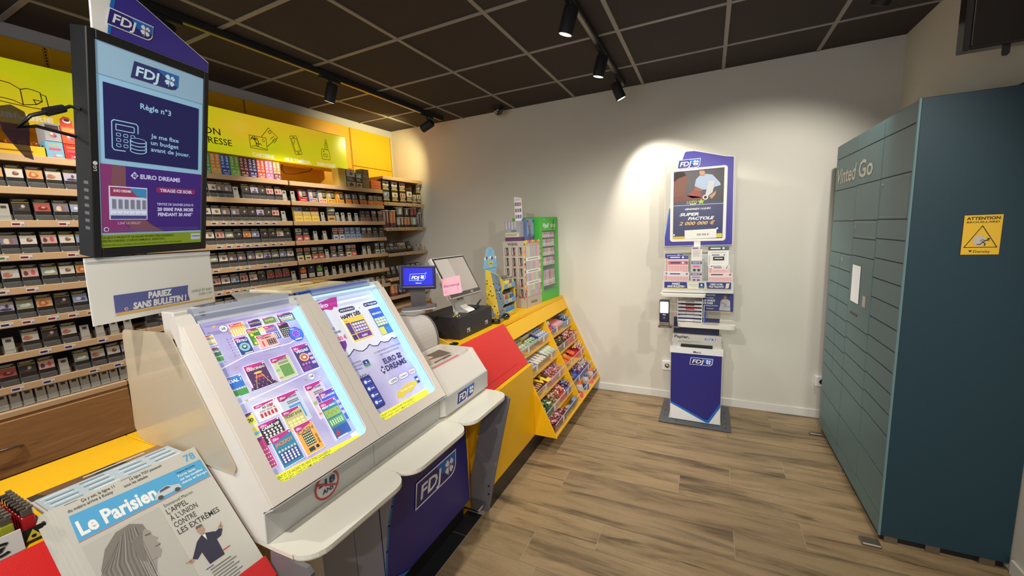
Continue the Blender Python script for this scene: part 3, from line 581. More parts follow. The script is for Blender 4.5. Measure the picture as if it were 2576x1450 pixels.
# cartons at the left of the top shelf
CH = [(0.855, 0.915, 2.0255, 2.104, (120, 176, 206), 'light blue lower'), (0.918, 0.976, 2.0255, 2.100, (200, 40, 40), 'red lower'), (0.979, 1.036, 2.0255, 2.098, (44, 50, 110), 'navy lower'),
      (0.860, 0.915, 2.106, 2.192, (170, 170, 176), 'silver upper'), (0.918, 0.974, 2.102, 2.190, (206, 84, 40), 'orange upper'), (0.979, 1.036, 2.100, 2.165, (40, 56, 140), 'blue upper')]
for y0, y1, z0, z1, c, nm in CH:
    b = MB(); b.box(SX-0.12, SX-0.02, y0, y1, z0, z1, K(*c), 0.001); cv = CV(b, (SX-0.02, y0, z0), (0, 1, 0), (0, 0, 1)); w = y1-y0; h = z1-z0
    if 'lower' in nm: cv.text('CHAPO', w/2, h-0.02, 0.012, K(236, 180, 60), 1, 'c', bold=0.03, w=w*0.7); cv.rect(w*0.15, h*0.48, w*0.85, h*0.62, K(226, 90, 110), 1); cv.text('2', w*0.3, 0.006, 0.022, K(230, 120, 150), 1, bold=0.03); cv.rect(w*0.5, 0.01, w*0.85, 0.018, K(236, 200, 200), 1)
    else: cv.rect(w*0.08, h*0.66, w*0.92, h*0.9, K(230, 150, 80) if c[0] > 190 else K(70, 50, 50), 1); cv.circle(w*0.5, h*0.34, w*0.22, K(196, 110, 120), 1); cv.circle(w*0.42, h*0.42, w*0.1, K(236, 220, 210), 2); cv.circle(w*0.62, h*0.3, w*0.1, K(110, 80, 150), 2)
    tag(b.build('small_carton'), '%s carton stacked at the left of the top shelf' % nm, 'carton', 'stacked cartons left of the screen')
b = MB(); b.extrude([(SX-0.03, u, v) for u, v in [(0.925, 2.190), (0.968, 2.190), (0.968, 2.218), (0.958, 2.235), (0.94, 2.238), (0.925, 2.222)]], (-0.006, 0, 0), K(214, 60, 40)); cv = CV(b, (SX-0.03, 0.925, 2.19), (0, 1, 0), (0, 0, 1)); cv.circle(0.023, 0.026, 0.015, K(236, 230, 226), 1, 16, 0.011); cv.circle(0.023, 0.03, 0.011, K(40, 30, 30), 2, 12, 0.007)
tag(b.build('carton_topper'), 'red card topper with a round white badge above the cartons', 'display topper')
t = thing('tray_display', 'low yellow counter tray of brown eggs at the left of the top shelf', 'display tray', (SX-0.06, 0.74, 2.0255))
b = MB(); b.box(SX-0.14, SX-0.02, 0.60, 0.85, 2.0255, 2.072, K(236, 186, 40), 0.002); CV(b, (SX-0.02, 0.60, 2.0255), (0, 1, 0), (0, 0, 1)).rect(0.03, 0.015, 0.21, 0.022, K(150, 110, 40), 1); b.build('tray', t)
for q in range(6): b = MB(); b.ell((SX-0.05, 0.625+q*0.04, 2.083), (0.018, 0.020, 0.014), mat('glossy_caramel', (120, 56, 20), 0.15)); b.build('egg', t)

# corner bay goods: tobacco boxes two high, round tubs, pouches
def tob(y, z, pic, lab, low=(60, 50, 34), w=0.088, h=0.105):
    b = MB(); b.box(SX-0.09, SX-0.03, y-w/2, y+w/2, z, z+h, K(*low), 0.001); cv = CV(b, (SX-0.03, y-w/2, z), (0, 1, 0), (0, 0, 1)); art_pic(cv, 0.003, h*0.56, w-0.006, h*0.42, pic)
    cv.rect(0, h*0.20, w, h*0.27, K(226, 200, 110), 1)
    cv.rect(0.003, h*0.28, w-0.003, h*0.55, pk_black, 1)
    for q in range(3): cv.rect(0.006, h*(0.31+0.08*q), w*(0.9-0.1*(q % 2)), h*(0.35+0.08*q), pk_text, 2)
    return tag(b.build('tobacco_box'), lab, 'tobacco box', 'tobacco boxes in the corner bay')
z1 = 1.9115
for i, (y, p) in enumerate(((3.185, 'blue'), (3.31, 'white'), (3.43, 'pink'))):
    tob(y, z1, p, 'tobacco box with %s picture, lower layer, %s column, corner bay' % (p, ORD[i]))
    tob(y, z1+0.106, p if i else 'white', 'tobacco box with %s picture, upper layer, %s column, corner bay' % ((p if p != 'dark' else 'murky') if i else 'white', ORD[i]))
tob(3.535, z1, 'white', 'single tobacco box with a big white picture, fourth column, corner bay', h=0.13); tob(3.620, z1, 'hand', 'small grey tobacco box beside the white one, corner bay', (120, 116, 104), 0.06, 0.10)
tob(3.69, z1, 'white', 'tobacco box against the back wall, lower layer, corner bay', w=0.07); tob(3.69, z1+0.106, 'hand', 'tobacco box against the back wall, upper layer, corner bay', w=0.07)
def tub(y, z, r, h, body, pic, lab, x=None):
    x = x or SX-0.06; t = thing('tobacco_tub', lab, 'tub', (x, y, z), 'round tobacco tubs in the corner bay')
    b = MB(); b.cyl((x, y, z), (x, y, z+h*0.93), r, K(*body), 20)
    bgc, blobs = PICS[pic]
    for k in range(10):   # wrapped label
        a0 = math.radians(-75+k*12); a1 = math.radians(-75+(k+1)*12); rr_ = r+0.0006
        c = K(*bgc) if k < 7 else pk_black
        if k in (3, 4): c = K(*blobs[0][4])
        b.add([(x+rr_*math.cos(a0), y+rr_*math.sin(a0), z+h*0.26), (x+rr_*math.cos(a1), y+rr_*math.sin(a1), z+h*0.26), (x+rr_*math.cos(a1), y+rr_*math.sin(a1), z+h*0.90), (x+rr_*math.cos(a0), y+rr_*math.sin(a0), z+h*0.90)], [[0, 1, 2, 3]], c)
    b.build('can', t); b = MB(); b.cyl((x, y, z+h*0.93), (x, y, z+h), r*1.03, K(210, 200, 186), 20); b.build('lid', t)
z2 = 1.6585
tub(3.165, z2, 0.042, 0.175, (96, 66, 70), 'pink', 'tall maroon tub, first from the left in the corner bay'); tub(3.262, z2, 0.045, 0.175, (92, 60, 62), 'orange', 'tall maroon tub with orange picture, second in the corner bay')
tub(3.372, z2, 0.05, 0.105, (50, 44, 42), 'white', 'short dark tub with white picture, lower layer, corner bay'); tub(3.372, z2+0.106, 0.05, 0.105, (50, 44, 42), 'green', 'short dark tub with green picture, upper layer, corner bay')
tub(3.480, z2, 0.046, 0.105, (54, 46, 44), 'orange', 'short tub with orange picture, lower layer, corner bay'); tub(3.480, z2+0.106, 0.046, 0.095, (44, 40, 42), 'dark', 'black tub turned away, upper layer, corner bay')
tub(3.590, z2, 0.052, 0.105, (44, 40, 40), 'green', 'wide dark tub with pale picture, lower layer, corner bay'); tub(3.590, z2+0.106, 0.052, 0.105, (44, 40, 40), 'wound', 'wide dark tub with red picture, upper layer, corner bay')
tub(3.690, z2, 0.038, 0.16, (120, 116, 124), 'lilac', 'slim grey tub against the back wall, corner bay')
def pouch(y, z, lean, lab, pic='dark', w=0.07, h=0.11):
    b = MB(M=Matrix.Translation((SX-0.05, y, z)) @ Matrix.Rotation(lean, 4, 'X') @ Matrix.Rotation(-0.25, 4, 'Y'))
    b.box(-0.016, 0, -w/2, w/2, 0, h, K(48, 44, 44), 0.005, 2); cv = CV(b, (0, -w/2, 0), (0, 1, 0), (0, 0, 1)); art_pic(cv, 0.006, h*0.6, w-0.012, h*0.3, pic); cv.rect(0.006, h*0.28, w-0.006, h*0.31, pk_yel, 1)
    for q in range(3): cv.rect(0.01, h*(0.36+0.07*q), w*0.85, h*(0.39+0.07*q), pk_text, 1)
    return tag(b.build('tobacco_pouch', origin=(SX-0.05, y, z)), lab, 'tobacco pouch', 'tobacco pouches in the corner bay')
for i, y in enumerate((3.17, 3.232, 3.295, 3.36, 3.425, 3.51)):
    pouch(y, 1.402, -0.12+0.05*i, 'dark tobacco pouch, %s from the left on the fourth shelf, corner bay' % ORD[i], ['dark', 'green', 'dark', 'hand', 'white', 'dark'][i])
pack_proto('', 'card')
for i, y in enumerate((3.585, 3.65)): place(('', 'card'), (SX-0.017, y, 1.3985), 'grey card beside the leaning pouches, %s of two, corner bay' % ['left', 'right'][i], 'display card', 'grey cards by the pouches', lean=0.1)
for i, y in enumerate((3.157, 3.234, 3.318, 3.40, 3.48, 3.56, 3.64)):
    pouch(y, 1.150, 0, 'tobacco pouch, %s from the left on the fifth shelf, corner bay' % ORD[i], ['green', 'blue', 'white', 'dark', 'green', 'lilac', 'hand'][i], 0.066, 0.12)
tub(3.20, 0.9555, 0.05, 0.115, (120, 60, 50), 'orange', 'rust-coloured tub with orange picture on the lowest shelf, corner bay'); tub(3.315, 0.9555, 0.05, 0.10, (60, 50, 60), 'lilac', 'dark tub beside the rust-coloured one, lowest shelf, corner bay')

# ------------------------------------------------------------------ illuminated sign
t = thing('illuminated_sign', 'long glowing yellow sign with line icons above the tobacco shelves', 'sign', (-3.1, 1.2, 2.19))
sign_face = ramp_mat('glowing_yellow_sign_face', [(196, 206, 22), (212, 210, 26), (232, 196, 40)], scale=(1, 0.9, 1.6), noise=1.2, lo=0.40, hi=0.66, emit=0.46, rough=0.25)
b = MB(); b.box(-3.20, -3.056, -0.75, 2.845, 2.19, 2.50, yellow_wall, 0.002); b.build('casing', t)
b = MB(); b.add([(-3.0555, -0.745, 2.194), (-3.0555, 2.84, 2.194), (-3.0555, 2.84, 2.496), (-3.0555, -0.745, 2.496)], [[0, 1, 2, 3]], sign_face); b.build('face', t)
blk = C((40, 36, 10), 0.4); swh = E((240, 240, 230), 0.35)
def word(*a, **k):
    b = MB(); CV(b, (-3.055, 0, 0), (0, 1, 0), (0, 0, 1), 0.0008).text(*a, **k); b.build('lettering', t)
word('VOTRE MAISON', 1.750, 2.312, 0.062, blk, 1, al='r', bold=0.004, w=0.50); word('PRESSE', 1.818, 2.250, 0.060, blk, 1, al='r', bold=0.004, w=0.185); word('DE LA', 1.605, 2.250, 0.060, blk, 1, al='r', bold=0.004, w=0.12)
for s_, x0, x1, y in (('CARTERIE', 1.956, 2.124, 2.206), ('MULTIMÉDIA', 2.212, 2.449, 2.204), ('VAPOTAGE', 2.51, 2.701, 2.206), ('LIBRAIRIE', 0.745, 0.94, 2.220)): word(s_, x0, y, 0.036, swh, 1, bold=0.025, w=x1-x0)

b = MB(); cv = CV(b, (-3.055, 0, 0), (0, 1, 0), (0, 0, 1), 0.0008); lw = 0.0035
cv.line([(1.948, 2.352), (2.075, 2.352), (2.075, 2.262), (1.948, 2.262)], lw, blk, 1, True)                      # postcard with palm
cv.line([(1.952, 2.272), (1.985, 2.280), (2.02, 2.276), (2.07, 2.268)], lw, blk, 1); cv.circle(2.052, 2.33, 0.011, blk, 1, 16); cv.circle(2.052, 2.33, 0.008, sign_face, 2, 16)
cv.line([(2.0, 2.278), (1.996, 2.30), (1.985, 2.325)], lw*1.5, blk, 1)
for dx, dy in ((-0.03, 0.0), (-0.022, 0.014), (0.004, 0.02), (0.026, 0.010), (0.03, -0.008)): cv.line([(1.985, 2.325), (1.985+dx*0.6, 2.333+dy*0.8), (1.985+dx, 2.322+dy)], lw*1.4, blk, 1)
for dx, dy in ((-0.022, 0.0), (0.0, 0.014), (0.022, 0.0)): cv.line([(2.012, 2.295), (2.012+dx*0.6, 2.303+dy), (2.012+dx, 2.292+dy)], lw*1.3, blk, 1)
cv.line([(2.012, 2.295), (2.006, 2.278)], lw, blk, 1)
cv.line([(2.04, 2.354), (2.105, 2.432), (2.172, 2.372), (2.078, 2.290)], lw, blk, 1); cv.line([(2.097, 2.400), (2.113, 2.414), (2.124, 2.402), (2.108, 2.388)], lw, blk, 1, True)
for q in range(3): cv.line([(2.112+0.012*q, 2.352-0.014*q), (2.150+0.012*q-0.01, 2.376-0.010*q)], lw, blk, 1)
b.build('line_icon', t); b = MB(); cv = CV(b, (-3.055, 0, 0), (0, 1, 0), (0, 0, 1), 0.0008)
ph = lambda a, c: (2.276+a*0.062+c*0.036, 2.404+a*0.012-c*0.140)                                                  # phone
cv.line([ph(0.06, 0), ph(0.94, 0), ph(1, 0.06), ph(1, 0.94), ph(0.94, 1), ph(0.06, 1), ph(0, 0.94), ph(0, 0.06)], lw, blk, 1, True); cv.line([ph(0.12, 0.14), ph(0.88, 0.14), ph(0.88, 0.82), ph(0.12, 0.82)], lw, blk, 1, True)
cv.line([ph(0.35, 0.07), ph(0.65, 0.07)], lw*1.5, blk, 1); cv.line([ph(0.4, 0.87), ph(0.6, 0.87), ph(0.6, 0.96), ph(0.4, 0.96)], lw, blk, 1, True); cv.line([ph(0.2, 0.45), ph(0.6, 0.2)], lw, blk, 1)
b.build('line_icon', t); b = MB(); cv = CV(b, (-3.055, 0, 0), (0, 1, 0), (0, 0, 1), 0.0008)
cv.line([(2.568, 2.340), (2.575, 2.352), (2.640, 2.350), (2.648, 2.342), (2.650, 2.268), (2.574, 2.264), (2.566, 2.276)], lw, blk, 1, True)      # e-cigarette
cv.line([(2.585, 2.31), (2.622, 2.31), (2.622, 2.29), (2.585, 2.29)], lw, blk, 1, True); cv.circle(2.59, 2.332, 0.006, blk, 1, 10)
for q, (w_, z_) in enumerate(((0.015, 2.352), (0.015, 2.372), (0.011, 2.388), (0.011, 2.402), (0.006, 2.412), (0.006, 2.434))): cv.line([(2.622-w_, z_), (2.622+w_, z_)], lw, blk, 1)
cv.line([(2.607, 2.352), (2.607, 2.372), (2.611, 2.40), (2.616, 2.412), (2.616, 2.434)], lw, blk, 1); cv.line([(2.637, 2.352), (2.637, 2.372), (2.633, 2.40), (2.628, 2.412), (2.628, 2.434)], lw, blk, 1)
b.build('line_icon', t); b = MB(); cv = CV(b, (-3.055, 0, 0), (0, 1, 0), (0, 0, 1), 0.0008)
bk = lambda a, c: (0.845+a, 2.29+c)                                                                                # open book
cv.line([bk(0, 0), bk(0, 0.072), bk(0.022, 0.082), bk(0.045, 0.080), bk(0.066, 0.074), bk(0.068, 0.032), bk(0.045, 0.012), bk(0, 0)], lw, blk, 1)
cv.line([bk(0, 0.072), bk(-0.03, 0.092), bk(-0.06, 0.096), bk(-0.10, 0.09), bk(-0.095, 0.016), bk(-0.06, 0.018), bk(-0.03, 0.014), bk(0, 0)], lw, blk, 1)
cv.line([bk(0.068, 0.066), bk(0.084, 0.062), bk(0.088, -0.008), bk(0, -0.006), bk(-0.11, 0.004)], lw, blk, 1); cv.line([bk(0.045, 0.012), bk(0.038, 0.034), bk(0.068, 0.032)], lw, blk, 1)
b.build('line_icon', t)
b = MB(); b.tube([(-3.15, 2.25, 2.19), (-3.14, 2.235, 2.145), (-3.14, 2.26, 2.118), (-3.14, 2.33, 2.118), (-3.14, 2.40, 2.135), (-3.14, 2.50, 2.165), (-3.15, 2.53, 2.19)], 0.004, C((90, 20, 30)), 6); b.build('power_cable', t)

# ------------------------------------------------------------------ ceiling fittings
def track(x, y0, y1, label):
    t = thing('lighting_track', label, 'track', (x, (y0+y1)/2, CZ-0.045), None)
    b = MB(); b.box(x-0.018, x+0.018, y0, y1, CZ-0.042, CZ-0.006, soft_black, 0.002); b.box(x-0.010, x+0.010, y0+0.01, y1-0.01, CZ-0.0435, CZ-0.041, brushed); b.build('rail', t)
    b = MB(); b.box(x-0.019, x+0.019, y1-0.002, y1+0.012, CZ-0.043, CZ-0.005, soft_black, 0.002); b.build('end_cap', t)
track(-2.48, -1.5, 3.58, 'black lighting track over the tobacco counter, left side'); track(-0.664, -2.9, 3.59, 'black lighting track across the middle of the ceiling')
track(0.78, -1.5, 2.75, 'black lighting track over the parcel locker')
glow = mat('lamp_lens_glow', (255, 236, 205), 0.4, emit=5.0)
def head(x, y, aim, watts, cone, col, label, zc=2.618, group=None):
    c = Vector((x, y, zc)); d = (Vector(aim)-c).normalized(); t = thing('track_spotlight', label, 'spotlight', (x, y, zc), group)
    b = MB(); b.box(x-0.014, x+0.014, y-0.085, y+0.085, CZ-0.062, CZ-0.0425, soft_black, 0.003); b.build('adapter', t)
    b = MB(); b.cyl((x, y, CZ-0.0625), (x, y, CZ-0.085), 0.011, soft_black, 12); b.tube([(x, y, CZ-0.085), c-d*0.045], 0.010, soft_black, 10); b.build('stem', t)
    b = MB(); a0 = c-d*0.055; a1 = c+d*0.065; b.tube([a0-d*0.008, a0, a1], [0.026, 0.038, 0.038], soft_black, 28); b.build('lamp_body', t)
    b = MB(); q = a1+d*0.0012; b.tube([a1, q], [0.0375, 0.0375], C((120, 116, 110), 0.3), 28); b.tube([q, q+d*0.0008], [0.031, 0.031], glow, 24); b.build('lens', t)
    spot('spot_lamp', q+d*0.012, aim, watts, cone, col, rad=0.028)
for i, ((x, y), aim, wt, cn, cl) in enumerate(HEADS_LEFT): head(x, y, aim, wt, cn, cl, ['black track spotlight behind the tilted screen top', 'black track spotlight hanging above the yellow sign', 'black track spotlight near the yellow back corner'][i])
for i, ((x, y), aim, wt, cn, cl) in enumerate(HEADS_RIGHT): head(x, y, aim, wt, cn, cl, ['nearest black spotlight on the middle track, aimed left', 'black spotlight in the middle of its track, facing away', 'black spotlight at the wall end of the middle track'][i])
for i, (p, aim, wt, cn) in enumerate(EXTRA): head(p[0], p[1], aim, wt, cn, NEUT, 'unseen black ceiling spotlight outside the picture, %s one' % ORD[i])
b = MB(); b.cyl((-1.845, 3.618, CZ-0.0005), (-1.845, 3.618, CZ-0.03), 0.055, soft_black, 28); b.ell((-1.845, 3.618, CZ-0.03), (0.048, 0.048, 0.05), mat('smoked_dome', (14, 13, 14), 0.08, coat=1.0), 24, 12)
b.cyl((-1.845, 3.585, CZ-0.055), (-1.845, 3.565, CZ-0.062), 0.014, C((150, 150, 150), 0.3), 14); tag(b.build('dome_camera'), 'small black dome security camera on the ceiling by the back wall', 'security camera')
t = thing('wall_screen', 'glossy black screen unit high on the right above the locker', 'screen', (1.04, 2.48, 2.24))
gl = mat('glossy_black', (22, 21, 24), 0.12, coat=1.0)
b = MB(); b.box(0.935, 1.142, 2.455, 2.52, 2.24, 2.68, gl, 0.003); b.build('housing', t)
b = MB(); b.box(0.930, 0.951, 2.446, 2.456, 2.236, 2.684, C((70, 66, 66), 0.25), 0.003); b.box(0.951, 1.143, 2.446, 2.456, 2.236, 2.250, C((60, 56, 54), 0.25), 0.003); b.box(0.955, 0.958, 2.450, 2.456, 2.252, 2.68, C((120, 114, 110), 0.3)); b.build('frame', t)
b = MB(); b.extrude([(u, 2.47, v) for u, v in [(1.056, 2.2395), (1.080, 2.2395), (1.080, 2.206), (1.074, 2.198), (1.060, 2.198), (1.056, 2.206)]], (0, 0.004, 0), C((60, 58, 56))); b.build('bracket_tab', t)

# ------------------------------------------------------------------ parcel locker
XF = 0.778
t = thing('parcel_locker', 'tall teal automated parcel locker against the right wall', 'parcel locker', (0.96, 2.95, 0))
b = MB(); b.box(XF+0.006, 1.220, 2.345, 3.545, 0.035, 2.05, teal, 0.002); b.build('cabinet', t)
b = MB(); b.box(XF+0.0015, XF+0.006, 2.350, 3.54, 0.04, 2.045, teal_gap); b.build('door_recess', t)
b = MB(); b.box(XF-0.004, XF+0.006, 2.341, 2.351, 0.035, 2.05, mat('light_teal_edge', (100, 128, 130), 0.4), 0.002); b.build('edge_trim', t)
for (x0, x1, y0, y1) in ((0.70, 0.776, 2.285, 2.34), (0.70, 0.776, 3.42, 3.46)):
    b = MB(); b.box(x0, x1, y0, y1, 0.0005, 0.014, brushed, 0.004); b.build('floor_bracket', t)
b = MB(); b.box(0.79, 1.21, 2.365, 3.53, 0.0005, 0.0345, black); b.build('plinth', t)
for x in (0.80, 0.95, 1.13):
    b = MB(); b.box(x, x+0.05, 2.35, 2.365, 0.001, 0.034, brushed); b.build('foot', t)
colA, colB, colC = (3.08, 3.545), (2.705, 3.08), (2.352, 2.705)
lowA = [1.34, 1.238, 1.136, 1.032, 0.929, 0.826, 0.725, 0.627, 0.526]
doors = [(colA, 1.955, 2.046), (colB, 1.955, 2.046), (colC, 1.955, 2.046), (colA, 1.75, 1.955), (colA, 1.547, 1.75), (colA, 1.34, 1.547)]
doors += [((3.312, 3.545), lowA[i+1], lowA[i]) for i in range(8)]+[((3.08, 3.312), lowA[i+1], lowA[i]) for i in range(8)]
doors += [(colA, 0.32, 0.526), (colA, 0.115, 0.32), (colA, 0.038, 0.115)]
zb = [1.955, 1.753, 1.550, 1.447, 1.345]; doors += [(colB, zb[i+1], zb[i]) for i in range(4)]
zb = [0.94, 0.84, 0.738, 0.631, 0.529, 0.325, 0.12, 0.038]; doors += [(colB, zb[i+1], zb[i]) for i in range(7)]
zc = [1.955, 1.755, 1.553, 1.457, 1.357, 1.255, 1.154, 1.05, 0.948, 0.847, 0.746, 0.644, 0.538, 0.335, 0.13, 0.038]; doors += [(colC, zc[i+1], zc[i]) for i in range(15)]
outl = C((150, 164, 162)); lett = C((206, 212, 204), 0.5)
for (ya, yb), z0, z1 in doors:
    g = 0.0025; b = MB(); b.box(XF-0.002, XF+0.0015, ya+g, yb-g, z0+g, z1-g, teal_front, 0.0012)
    cv = CV(b, (XF-0.002, yb, z0), (0, -1, 0), (0, 0, 1), 0.0005); w = yb-ya; h = z1-z0; tagl = None
    if (ya, yb) == colC and abs(z1-1.755) < 1e-4: tagl = 'M'
    if (ya, yb) == colB and abs(z1-1.550) < 1e-4: tagl = 'S'
    if (ya, yb) == (3.08, 3.312) and abs(z1-1.34) < 1e-4: tagl = 'XS'
    if tagl: cv.line([(0.012, 0.012), (w-0.012, 0.012), (w-0.012, h-0.012), (0.012, h-0.012)], 0.003, outl, 1, True); cv.text(tagl, 0.022, h-0.045, 0.03, lett, 1, bold=0.02)
    b.build('door', t)
b = MB(); g = 0.0025; b.box(XF-0.003, XF+0.0015, colB[0]+g, colB[1]-g, 0.94+g, 1.345-g, teal_front, 0.0012); con = b.build('console', t)
b = MB(); b.box(XF-0.004, XF-0.0032, 2.884, 3.034, 1.072, 1.296, C((30, 32, 34), 0.2)); CV(b, (XF-0.0041, 3.03, 1.076), (0, -1, 0), (0, 0, 1)).rect(0, 0, 0.142, 0.216, E((205, 205, 200), 0.45), 1); b.build('touch_screen', con)
b = MB(); b.box(XF-0.004, XF-0.0032, 2.768, 2.828, 1.070, 1.144, C((120, 124, 120), 0.4)); b.box(XF-0.0048, XF-0.0041, 2.776, 2.820, 1.078, 1.136, C((190, 190, 182), 0.2)); b.build('scanner_window', con)
b = MB(); b.box(XF-0.0045, XF-0.0032, 2.894, 3.020, 1.000, 1.014, black, 0.0005); b.build('card_slot', con)
b = MB(); cv = CV(b, (XF-0.0025, 3.50, 1.795), (0, -1, 0), (0, 0, 1), 0.0006); cv.text('Vinted', 0, 0.0, 0.135, C((222, 222, 208), 0.5), 1, shear=0.22, bold=0.018, w=0.395); cv.text('Go', 0.435, 0.0, 0.135, C((222, 222, 208), 0.5), 1, bold=0.018, w=0.235); b.build('lettering', t)
b = MB(); b.box(0.949, 1.066, 2.3435, 2.3448, 1.394, 1.560, C((60, 40, 20)), 0.0005); cv = CV(b, (0.951, 2.3434, 1.396), (1, 0, 0), (0, 0, 1), 0.0004); sy = C((226, 180, 50), 0.45); sk = C((40, 30, 20))
cv.rect(0, 0, 0.113, 0.162, sy, 1); cv.text('ATTENTION', 0.0565, 0.143, 0.017, sk, 2, 'c', bold=0.03, w=0.098); cv.text('BROUILLARD', 0.0565, 0.130, 0.010, sk, 2, 'c', bold=0.02, w=0.096)
cv.line([(0.008, 0.030), (0.105, 0.030), (0.0565, 0.118)], 0.0028, sk, 2, True); cv.circle(0.052, 0.058, 0.020, C((190, 180, 170)), 2)
cv.circle(0.078, 0.064, 0.004, sk, 3, 10); cv.line([(0.075, 0.060), (0.062, 0.052), (0.055, 0.042), (0.046, 0.042)], 0.003, sk, 3); cv.line([(0.062, 0.052), (0.070, 0.044), (0.068, 0.036)], 0.003, sk, 3); cv.line([(0.072, 0.058), (0.082, 0.056)], 0.002, sk, 3); cv.line([(0.070, 0.058), (0.060, 0.061), (0.055, 0.056)], 0.002, sk, 3)
cv.text('Density', 0.062, 0.008, 0.014, sk, 2, 'c', bold=0.01, w=0.05); cv.poly([(0.022, 0.018), (0.034, 0.018), (0.028, 0.009)], sk, 2); b.build('warning_sticker', t)
# wall sockets
def socket(x0, x1, z0, z1, label):
    t = thing('wall_socket', label, 'wall socket', ((x0+x1)/2, 3.74, z0)); b = MB(); b.box(x0, x1, 3.715, 3.7545, z0, z1, white, 0.004); b.build('box', t)
    b = MB(); b.cyl(((x0+x1)/2, 3.7148, (z0+z1)/2), ((x0+x1)/2, 3.7142, (z0+z1)/2), 0.02, C((40, 40, 40)), 18); b.build('outlet', t)
socket(-0.355, -0.265, 0.275, 0.36, 'white surface wall socket left of the blue kiosk base'); socket(0.774, 0.860, 0.272, 0.352, 'white surface wall socket by the far edge of the locker')
b = MB(); b.tube([(-0.31, 3.712, 0.325), (-0.29, 3.695, 0.318), (-0.262, 3.69, 0.32)], 0.004, C((190, 170, 60)), 6); b.cyl((-0.31, 3.7135, 0.325), (-0.31, 3.700, 0.325), 0.010, C((200, 190, 170)), 10); tag(b.build('network_plug'), 'small plug with a yellow lead in the kiosk socket', 'plug')

# ------------------------------------------------------------------ kiosk by the back wall
KX = -0.07
t = thing('betting_kiosk', 'tall blue and white lottery kiosk stand before the back wall', 'kiosk', (KX, 3.5, 0))
dg = mat('dark_grey_base_bar', (84, 86, 92), 0.5, bump=0.3, bscale=600)
b = MB(); b.box(-0.331, 0.186, 3.243, 3.318, 0.001, 0.016, dg, 0.006, 2); b.box(-0.331, -0.262, 3.318, 3.70, 0.001, 0.016, dg, 0.006, 2); b.box(0.117, 0.186, 3.318, 3.70, 0.001, 0.016, dg, 0.006, 2)
for p in ((-0.297, 3.36), (-0.297, 3.45), (-0.297, 3.56), (0.15, 3.36), (0.15, 3.45), (0.15, 3.56), (-0.2, 3.28), (0.06, 3.28), (0.15, 3.28)): b.cyl((p[0], p[1], 0.016), (p[0], p[1], 0.0166), 0.006, black, 10)
b.build('floor_frame', t)
b = MB(); b.extrude([(-0.262, 3.318, 0.012), (0.117, 3.318, 0.012), (0.117, 3.318, 0.018), (-0.262, 3.318, 0.018)], (0, 0.36, 0), C((190, 196, 190), 0.25)); b.build('base_plate', t)
b = MB(); b.box(-0.250, 0.112, 3.305, 3.60, 0.0185, 0.572, white, 0.004); b.build('paper_bin', t)
b = MB(); cv = CV(b, (-0.250, 3.3048, 0), (1, 0, 0), (0, 0, 1), 0.0006); k = 0.0
cv.poly([(0.002, 0.572), (0.002, 0.150), (0.262, 0.026), (0.284, 0.026), (0.360, 0.165), (0.360, 0.572)], bright_blue, 1); cv.poly([(0.002, 0.572), (0.002, 0.168), (0.255, 0.048), (0.278, 0.050), (0.354, 0.19), (0.360, 0.20), (0.360, 0.572)], navy, 2)
fdj(cv, 0.137, 0.487, 0.165, 0.058, 3); b.build('blue_front', t)
b = MB(); b.prof = None; b.extrude([(-0.256, 3.30, 0.572), (-0.256, 3.30, 0.612), (-0.256, 3.325, 0.618), (-0.256, 3.60, 0.618), (-0.256, 3.60, 0.572)], (0.374, 0, 0), white)
cv = CV(b, (-0.25, 3.2995, 0.575), (1, 0, 0), (0, 0, 1)); cv.text('Merci', 0.19, 0.006, 0.024, C((40, 40, 50)), 1, 'c', bold=0.02); b.build('bin_lid', t)
b = MB(); b.extrude([(-0.24, 3.335, 0.618), (-0.24, 3.355, 0.712), (-0.24, 3.375, 0.712), (-0.24, 3.375, 0.618)], (0.345, 0, 0), C((190, 186, 172), 0.3)); b.box(-0.178, 0.045, 3.318, 3.338, 0.6185, 0.640, black, 0.002)
cv = CV(b, (-0.24, 3.3345, 0.618), (1, 0, 0), (0, 0.208, 0.978), 0.0006); cv.text('Papier,', 0.012, 0.066, 0.030, C((40, 40, 50)), 1, bold=0.035, w=0.11); fdj(cv, 0.225, 0.058, 0.088, 0.022, 1); cv.rect(0.04, 0.042, 0.2, 0.0445, C((120, 116, 108)), 1); cv.rect(0.04, 0.034, 0.14, 0.0365, C((120, 116, 108)), 1); b.build('bin_hood', t)
b = MB(); b.box(-0.236, 0.088, 3.376, 3.39, 0.7125, 0.842, C((30, 28, 70), 0.35), 0.002); b.build('navy_plate', t)
b = MB(); b.box(-0.13, 0.0, 3.52, 3.594, 0.6185, 1.325, C((190, 188, 180), 0.35), 0.004); b.build('column', t)
b = MB(); b.extrude([(x, y, 0.784) for x, y in rr(-0.205, 3.285, 0.192, 3.50, 0.035)], (0, 0, 0.028), shelf_cream); b.build('writing_shelf', t)
b = MB(); b.extrude([(x, y, 1.018) for x, y in rr(-0.335, 3.29, -0.012, 3.51, 0.03)], (0, 0, 0.020), shelf_cream); b.build('small_shelf', t)
b = MB(); b.extrude([(x, y, 0.775) for x, y in rr(-0.345, 3.26, -0.245, 3.34, 0.02)], (0, 0, 0.010), brushed); b.box(-0.25, -0.19, 3.29, 3.31, 0.776, 0.784, brushed); b.build('scanner_arm', t)
b = MB(); b.box(-0.336, -0.262, 3.285, 3.325, 0.7855, 0.82, brushed, 0.004); b.box(-0.336, -0.264, 3.280, 3.330, 0.8205, 0.99, C((34, 36, 60), 0.3), 0.006, 2)
